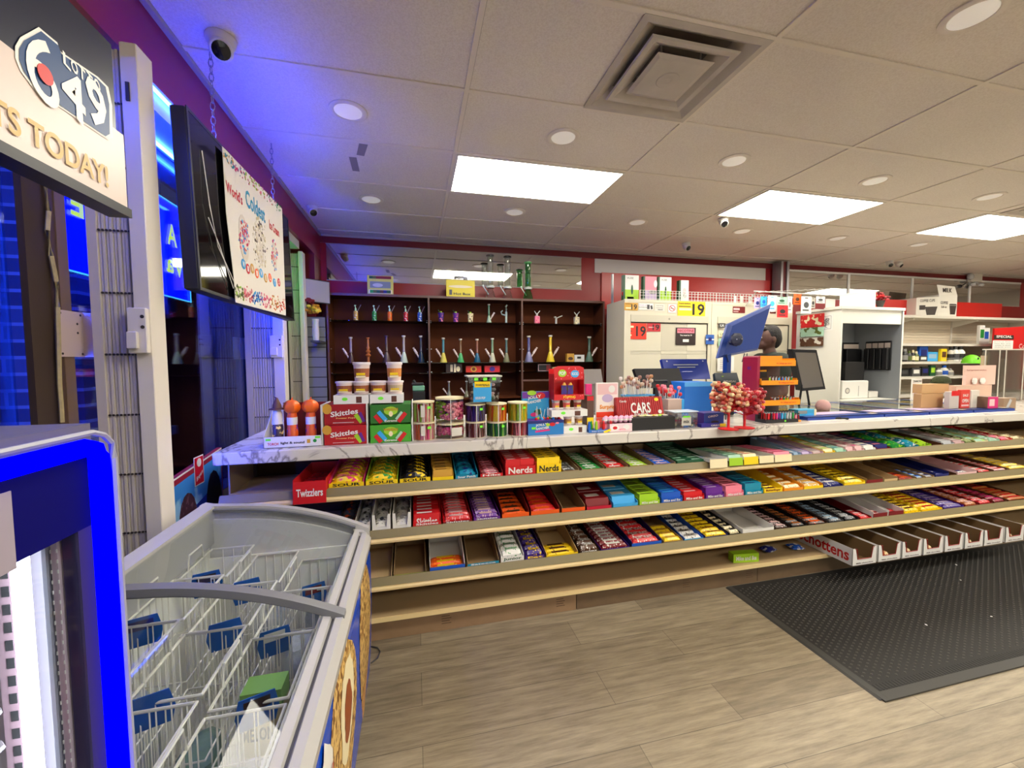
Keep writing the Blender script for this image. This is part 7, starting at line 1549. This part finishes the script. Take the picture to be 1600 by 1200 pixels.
L[-1] = [(.004*math.cos(2*math.pi*i/18), .004*math.sin(2*math.pi*i/18), .056) for i in range(18)]
MB().use(mat((52,58,28), .9, bump=.8, nscale=90)).loft(L).build('cap_crown', t, True)
bx(1426, 1441, 592, 2.75, .01, 'paper_sign', 'white standing sign with a red round mark behind the brown cartons', 'white', [('o',.1,.5,.8,.6,'lilac'),('THANK YOU',0,.9,.8,.08,'dgrey')], cat='sign')
bx(1484, 1499, 612, 2.14, .03, 'sweet_tub', 'clear sweet tub with a red lid behind the ticket cases', (190,180,175), [('#',.2,.9,.8,.3,'red')], cat='tub', z0=zc_)
bx(1502, 1516, 609, 2.14, .02, 'red_card_box', 'small red box with white print beside the red-lidded tub', (210,60,50), [('SALE',0,.7,.6,.14,'white'),('OPEN',0,.4,.7,.2,'white'),('#',0,.15,.8,.1,'palepink')], z0=zc_); bx(1518, 1531, 610, 2.14, .02, 'white_card_box', 'small white printed box beside the red one', (214,205,195), [('#',0,.5,.5,.5,'offwhite')], z0=zc_)
bx(1494, 1550, 602, 2.36, .05, 'pink_carton', 'open pale pink carton behind the small red box', (214,180,160), [], z0=zc_, side=(205,165,145)); zz5 = at(1518,602,Y=2.36).z
t = thing('open_box_flap', 'raised pale pink flap with a printed line above the open carton', 'box flap', (fx(1522,2.42,580), 2.385, zz5+.001)); w = W_(1498,1548,2.42); h = at(1520,571,Y=2.42).z-zz5
MB().use(mat((226,190,176), .5)).box(-w/2,w/2,0,.003,0,h).box(-w/2,-w/2+.003,-.02,0,0,h*.5).build('lid_flap', t); MB().use(mat((170,110,100), .5)).text('Refrigerated cookies', (-w*.1,-.001,h*.75), X_, Z_, w*.6, .012).use(mat('white', .5)).ell((-w*.2,-.012,h*.2),.03,.009,.03,8,5).ell((w*.05,-.012,h*.2),.035,.009,.03,8,5).build('lettering', t)
bx(1544, 1560, 620, 2.08, .06, 'magenta_box', 'magenta and brown open box at the end of the ticket cases', (200,30,110), [('#',-.2,.5,.5,.6,'palepink')], side=(110,80,60), z0=zc_); bx(1569, 1588, 622, 2.10, .06, 'card_box', 'brown open box with a grey packet at the counter end', (150,124,100), [('/',-.2,.5,.2,.9,'silver',-.6)])
# ================================================================ checkout equipment and the person
t = thing('pole_monitor', 'tilted monitor with a blue back on a blue pole at the checkout', 'monitor', (fx(1135,2.55,600), 2.55, CT))
BLM = mat((44,72,150), .3, name='blue_film_plastic', noise=.1, nscale=6); BLP = mat((20,60,140), .35, name='blue_pole'); b0 = t.location.copy()
MB().use(BLP).box(-.018,.018,-.02,.02,.005,at(1135,530,Y=2.55).z-CT).bev(-.06,.06,-.05,.05,0,.008,.003).build('pole', t)
C4 = [(1137,507),(1205,475),(1184,547),(1121,560)]; dY = (0,-.10,-.10,0)
P = [at(a, b, Y=2.52+dd)-b0 for (a, b), dd in zip(C4, (0,.10,.10,0))]; n_ = (P[1]-P[0]).cross(P[3]-P[0]).normalized()
if n_.y > 0: n_ = -n_
cen = sum(P, Vector())/4
f = MB().use(BLM); B_ = [p-n_*.015 for p in P]; F_ = P; I_ = [cen+(p-cen)*.86+n_*.018 for p in P]
f.loft([B_, F_]); f.loft([F_, I_]); f.build('back_housing', t); MB().use(mat('black', .1)).quad(*[cen+(p-cen)*.97-n_*.0155 for p in reversed(P)]).build('screen', t)
f = MB().use(mat((16,24,60), .4)); q = random.Random(2); M0 = at(1141,530,Y=2.49)-b0; M0 = M0+n_*.05
f.T = Matrix.Translation(M0); f.ell((0,0,0), .055, .012, .05, 10, 6).rod((0,0,-.03),(0,.05,-.02), .02).use(mat('silver', .3, .6)).ell((-.012,-.014,.0),.005,.004,.005,6,4).ell((.03,-.014,.002),.005,.004,.005,6,4); f.T = None
f.use(mat((14,20,50), .5)).tube([(-.01,-.03,-.16+M0.z+.12),(-.035,-.03,M0.z-.05),(-.03,-.03,M0.z-.12),(-.01,-.025,M0.z-.16)], .004, 5).tube([M0+Vector((.06,-.01,-.10)), M0+Vector((.03,-.02,-.16)), M0+Vector((.07,-.02,-.15)), M0+Vector((.09,0,-.10))], .0035, 5); f.build('mount_and_cable', t)
def term(px0, px1, y0, y1, Y, name, lab, c, tilt, base=True, tcol='black', extra=()):
    x0, x1 = fx(px0,Y,y0), fx(px1,Y,y0); z1, z0 = at((px0+px1)/2,y0,Y=Y).z, at((px0+px1)/2,y1,Y=Y).z; w, h = x1-x0, z1-z0; t = thing(name, lab, 'terminal', ((x0+x1)/2, Y, CT)); zz = z0-CT
    f = MB().use(mat(c, .35)); f.loft([[(-w/2,tilt,zz+h),(w/2,tilt,zz+h),(w/2*.97,0,zz),(-w/2*.97,0,zz)], [(-w/2,tilt+.03,zz+h-.01),(w/2,tilt+.03,zz+h-.01),(w/2*.97,.03,zz),(-w/2*.97,.03,zz)]]); f.build('housing', t)
    MB().use(mat(c, .4)).bev(-.05,.05,.02,.05,.012,zz+h*.4,.004).bev(-.11,.11,-.02,.12,0,.013,.004).build('stand', t)
    f = MB().use(mat('silver', .3, .4))
    for e in extra: f.rect((e[0]*w/2, tilt*e[1]-.002, zz+h*e[1]), X_, Vector((0,tilt/h,1)), e[2]*w, e[3]*h)
    if f.v: f.build('vent_print', t)
    return t
term(1041, 1112, 561, 593, 2.80, 'touch_terminal', 'blue-backed touch terminal behind the blue bin', (24,44,130), .06, extra=[(0,.72,.55,.05),(0,.6,.4,.05),(-.8,.9,.03,.06),(.8,.9,.03,.06)])
term(1000, 1072, 576, 606, 2.55, 'touch_terminal', 'black touch terminal behind the cream lollipops', (18,18,22), .08)
term(903, 943, 577, 600, 2.72, 'cash_display', 'grey flat display behind the red popping candy box', (120,114,110), .04)
t, w, h = carton(1070, 1113, 597, 2.42, .16, 'blue_bin', 'plain bright blue bin under the blue touch terminal', 'bin', (30,110,200)); MB().use(mat((90,170,235), .3)).box(-w/2-.002,w/2+.002,-.004,.0,h-.03,h).build('bin_rim', t)
t = thing('card_terminal', 'slate card terminal with cream writing below the pole monitor', 'terminal', (fx(1146,2.40,590), 2.42, CT)); w = W_(1125,1165,2.4); h = at(1146,583,Y=2.4).z-CT
MB().use(mat((34,48,58), .35)).loft([[(-w/2,0,h*.5),(w/2,0,h*.45),(w/2*.85,.05,h),(-w/2*.9,.05,h)], [(-w/2,.03,h*.48),(w/2,.03,h*.43),(w/2*.85,.07,h-.01),(-w/2*.9,.07,h-.01)]]).bev(-.05,.05,.02,.08,0,h*.5,.004).build('terminal_body', t)
MB().use(mat('offwhite', .5)).text('BENGAL', (.01,.022,h*.80), X_, Vector((0,.09,1)), w*.5, .014).use(mat('lime', .5)).rect((-w*.2,.034,h*.92), X_, Z_, .014, .005).use(mat('offwhite', .5)).rect((.05,.008,h*.6), X_, Z_, .02, .006).build('lettering', t)
t = thing('desk_monitor', 'black-framed grey desktop monitor turned sideways beside the lighter rack', 'monitor', (fx(1262,2.62,620), 2.62, CT))
b0 = t.location.copy(); P = [at(1239,546,Y=2.66)-b0, at(1276,547,Y=2.56)-b0, at(1290,608,Y=2.54)-b0, at(1253,611,Y=2.64)-b0]; n_ = (P[1]-P[0]).cross(P[3]-P[0]).normalized(); n_ = -n_ if n_.y > 0 else n_; cen = sum(P, Vector())/4
f = MB().use(mat((30,30,30), .4)).loft([[p-n_*.05 for p in P], P]); f.use(mat((26,26,26), .4)).loft([[p-n_*.05+Vector((-.03,.02,0)) if i in (0,3) else p-n_*.05 for i, p in enumerate(P)], [p-n_*.02 for p in P]]); f.build('housing', t)
MB().use(mat((118,112,104), .2)).quad(*[cen+(p-cen)*.86+n_*.001 for p in P]).build('screen', t)
MB().use(mat('black', .4)).rod((-.03,.05,.0),(cen.x-.02,cen.y+.04,cen.z-.12), .008).rod((.06,.03,0),(cen.x+.02,cen.y+.04,cen.z-.12), .008).bev(-.08,.10,-.03,.09,0,.012,.004).build('stand', t)
# person: one continuous remeshed body, shirt and hair over it
def remesh(name, ma, parts, parent, vox=.012, sm=6):
    f = MB().use(ma)
    for p in parts:
        if p[0] == 'e': f.ell(*p[1:], 16, 10)
        else: f.rod(*p[1:], n=14); f.ell(p[1], p[3], p[3], p[3], 12, 8); f.ell(p[2], p[4] if len(p) > 4 else p[3], p[4] if len(p) > 4 else p[3], p[4] if len(p) > 4 else p[3], 12, 8)
    o = f.build(name, parent)
    md = o.modifiers.new('r', 'REMESH'); md.mode = 'VOXEL'; md.voxel_size = vox; md.use_smooth_shade = True
    s_ = o.modifiers.new('s', 'SMOOTH'); s_.iterations = sm; s_.factor = .5
    return o
PYY = 3.25; p_ = at(1200, 525, Y=PYY); hz = p_.z
t = thing('person', 'person with short dark hair and a dark shirt standing behind the pole monitor', 'person', (fx(1201,PYY,525), PYY, 0), -1.8)
H = hz+.10  # crown height
SK_ = mat((84,52,40), .5, name='skin', noise=.12, nscale=14)
sh = H-.285; hd = H-.12
body = [('e',(0,0,hd),.078,.095,.115), ('e',(0,-.06,hd-.06),.05,.045,.05), ('c',(0,.01,hd-.12),(0,.02,sh-.01),.055,.062), ('e',(0,-.098,hd-.018),.013,.020,.022), ('c',(0,-.085,hd+.01),(0,-.102,hd-.02),.009,.012),
 ('e',(.080,.005,hd-.015),.010,.018,.030), ('e',(-.080,.005,hd-.015),.010,.018,.030), ('e',(0,-.088,hd-.056),.024,.012,.007), ('e',(0,-.082,hd-.095),.022,.018,.016),
 ('e',(0,.02,sh-.20),.155,.11,.24), ('e',(0,.02,sh-.50),.15,.11,.16), ('c',(-.15,.02,sh-.06),(.15,.02,sh-.06),.07,.07)]
for s in (-1, 1):
    body += [('c',(s*.19,.02,sh-.07),(s*.23,.0,sh-.34),.052,.042), ('c',(s*.23,0,sh-.34),(s*.17,-.23,sh-.42),.040,.028), ('e',(s*.165,-.29,sh-.43),.038,.05,.018), ('c',(s*.09,.02,sh-.58),(s*.10,.0,.50),.085,.055), ('c',(s*.10,0,.50),(s*.10,.02,.09),.055,.038), ('e',(s*.10,-.05,.045),.045,.12,.04)]
    for k in range(4): body.append(('c',(s*.165+(k-1.5)*.019,-.325,sh-.43),(s*.165+(k-1.5)*.021,-.39+.008*abs(k-1.5),sh-.448),.0105,.009))
    body.append(('c',(s*.165-s*.035,-.275,sh-.43),(s*.165-s*.062,-.325,sh-.44),.011,.009))
bo = remesh('body', SK_, body, t, .009, 3)
shirt = [('e',(0,.02,sh-.20),.170,.125,.25), ('e',(0,.02,sh-.48),.165,.125,.16), ('c',(-.155,.02,sh-.055),(.155,.02,sh-.055),.082,.082)]
for s in (-1, 1): shirt.append(('c',(s*.185,.02,sh-.065),(s*.215,.01,sh-.24),.072,.064))
remesh('shirt', mat((30,38,30), .85, name='dark_shirt_cloth', noise=.2, nscale=30), shirt, t, .012, 4)
tr_ = [('e',(0,.02,sh-.60),.165,.125,.10)]
for s in (-1, 1): tr_ += [('c',(s*.09,.02,sh-.62),(s*.10,0,.50),.098,.072), ('c',(s*.10,0,.50),(s*.10,.02,.10),.072,.06)]
remesh('trousers', mat((40,42,52), .8, name='dark_trousers'), tr_, t, .014, 4)
remesh('hair', mat((22,17,15), .8, name='dark_hair', bump=.6, nscale=120), [('e',(0,.022,hd+.022),.086,.092,.108), ('e',(0,.05,hd-.01),.080,.066,.095), ('e',(0,-.055,hd+.082),.05,.04,.026)], t, .008, 2)
f = MB()
for s in (-1, 1): f.use(mat('white', .3)).ell((s*.030,-.0905,hd+.004), .012, .007, .007, 10, 6).use(mat('black', .3)).ell((s*.030,-.0965,hd+.004), .005, .003, .005, 8, 5).use(mat((22,17,15), .8)).tube([(s*.014,-.1,hd+.022),(s*.03,-.1,hd+.028),(s*.046,-.092,hd+.022)], .003, 5)
f.build('eyes_and_brows', t)
for s in (-1, 1): MB().use(mat('black', .5)).bev(s*.10-.05, s*.10+.05, -.18, .08, 0, .075, .02).build('shoe', t)
# exit light and fan on the mirror strip, conduit
t = thing('emergency_light', 'white emergency light box with clear lamp heads at the ceiling by the mirrors', 'emergency light', (fx(1527,4.62,432), 4.62, at(1527,438,Y=4.62).z))
MB().use(mat('offwhite', .4)).bev(-.12,.12,0,.06,-.02,.11,.008).build('housing', t); MB().use(mat((190,190,188), .2)).ell((-.17,-.01,.05), .05,.04,.05).rod((-.12,.02,.04),(-.15,0,.045), .01).ell((-.10,-.01,-.07), .05,.03,.03).ell((.08,-.01,-.07), .05,.03,.03).rod((0,.02,-.02),(-.06,0,-.06), .01).rod((0,.02,-.02),(.06,0,-.06), .01).build('lamp_head', t, True)
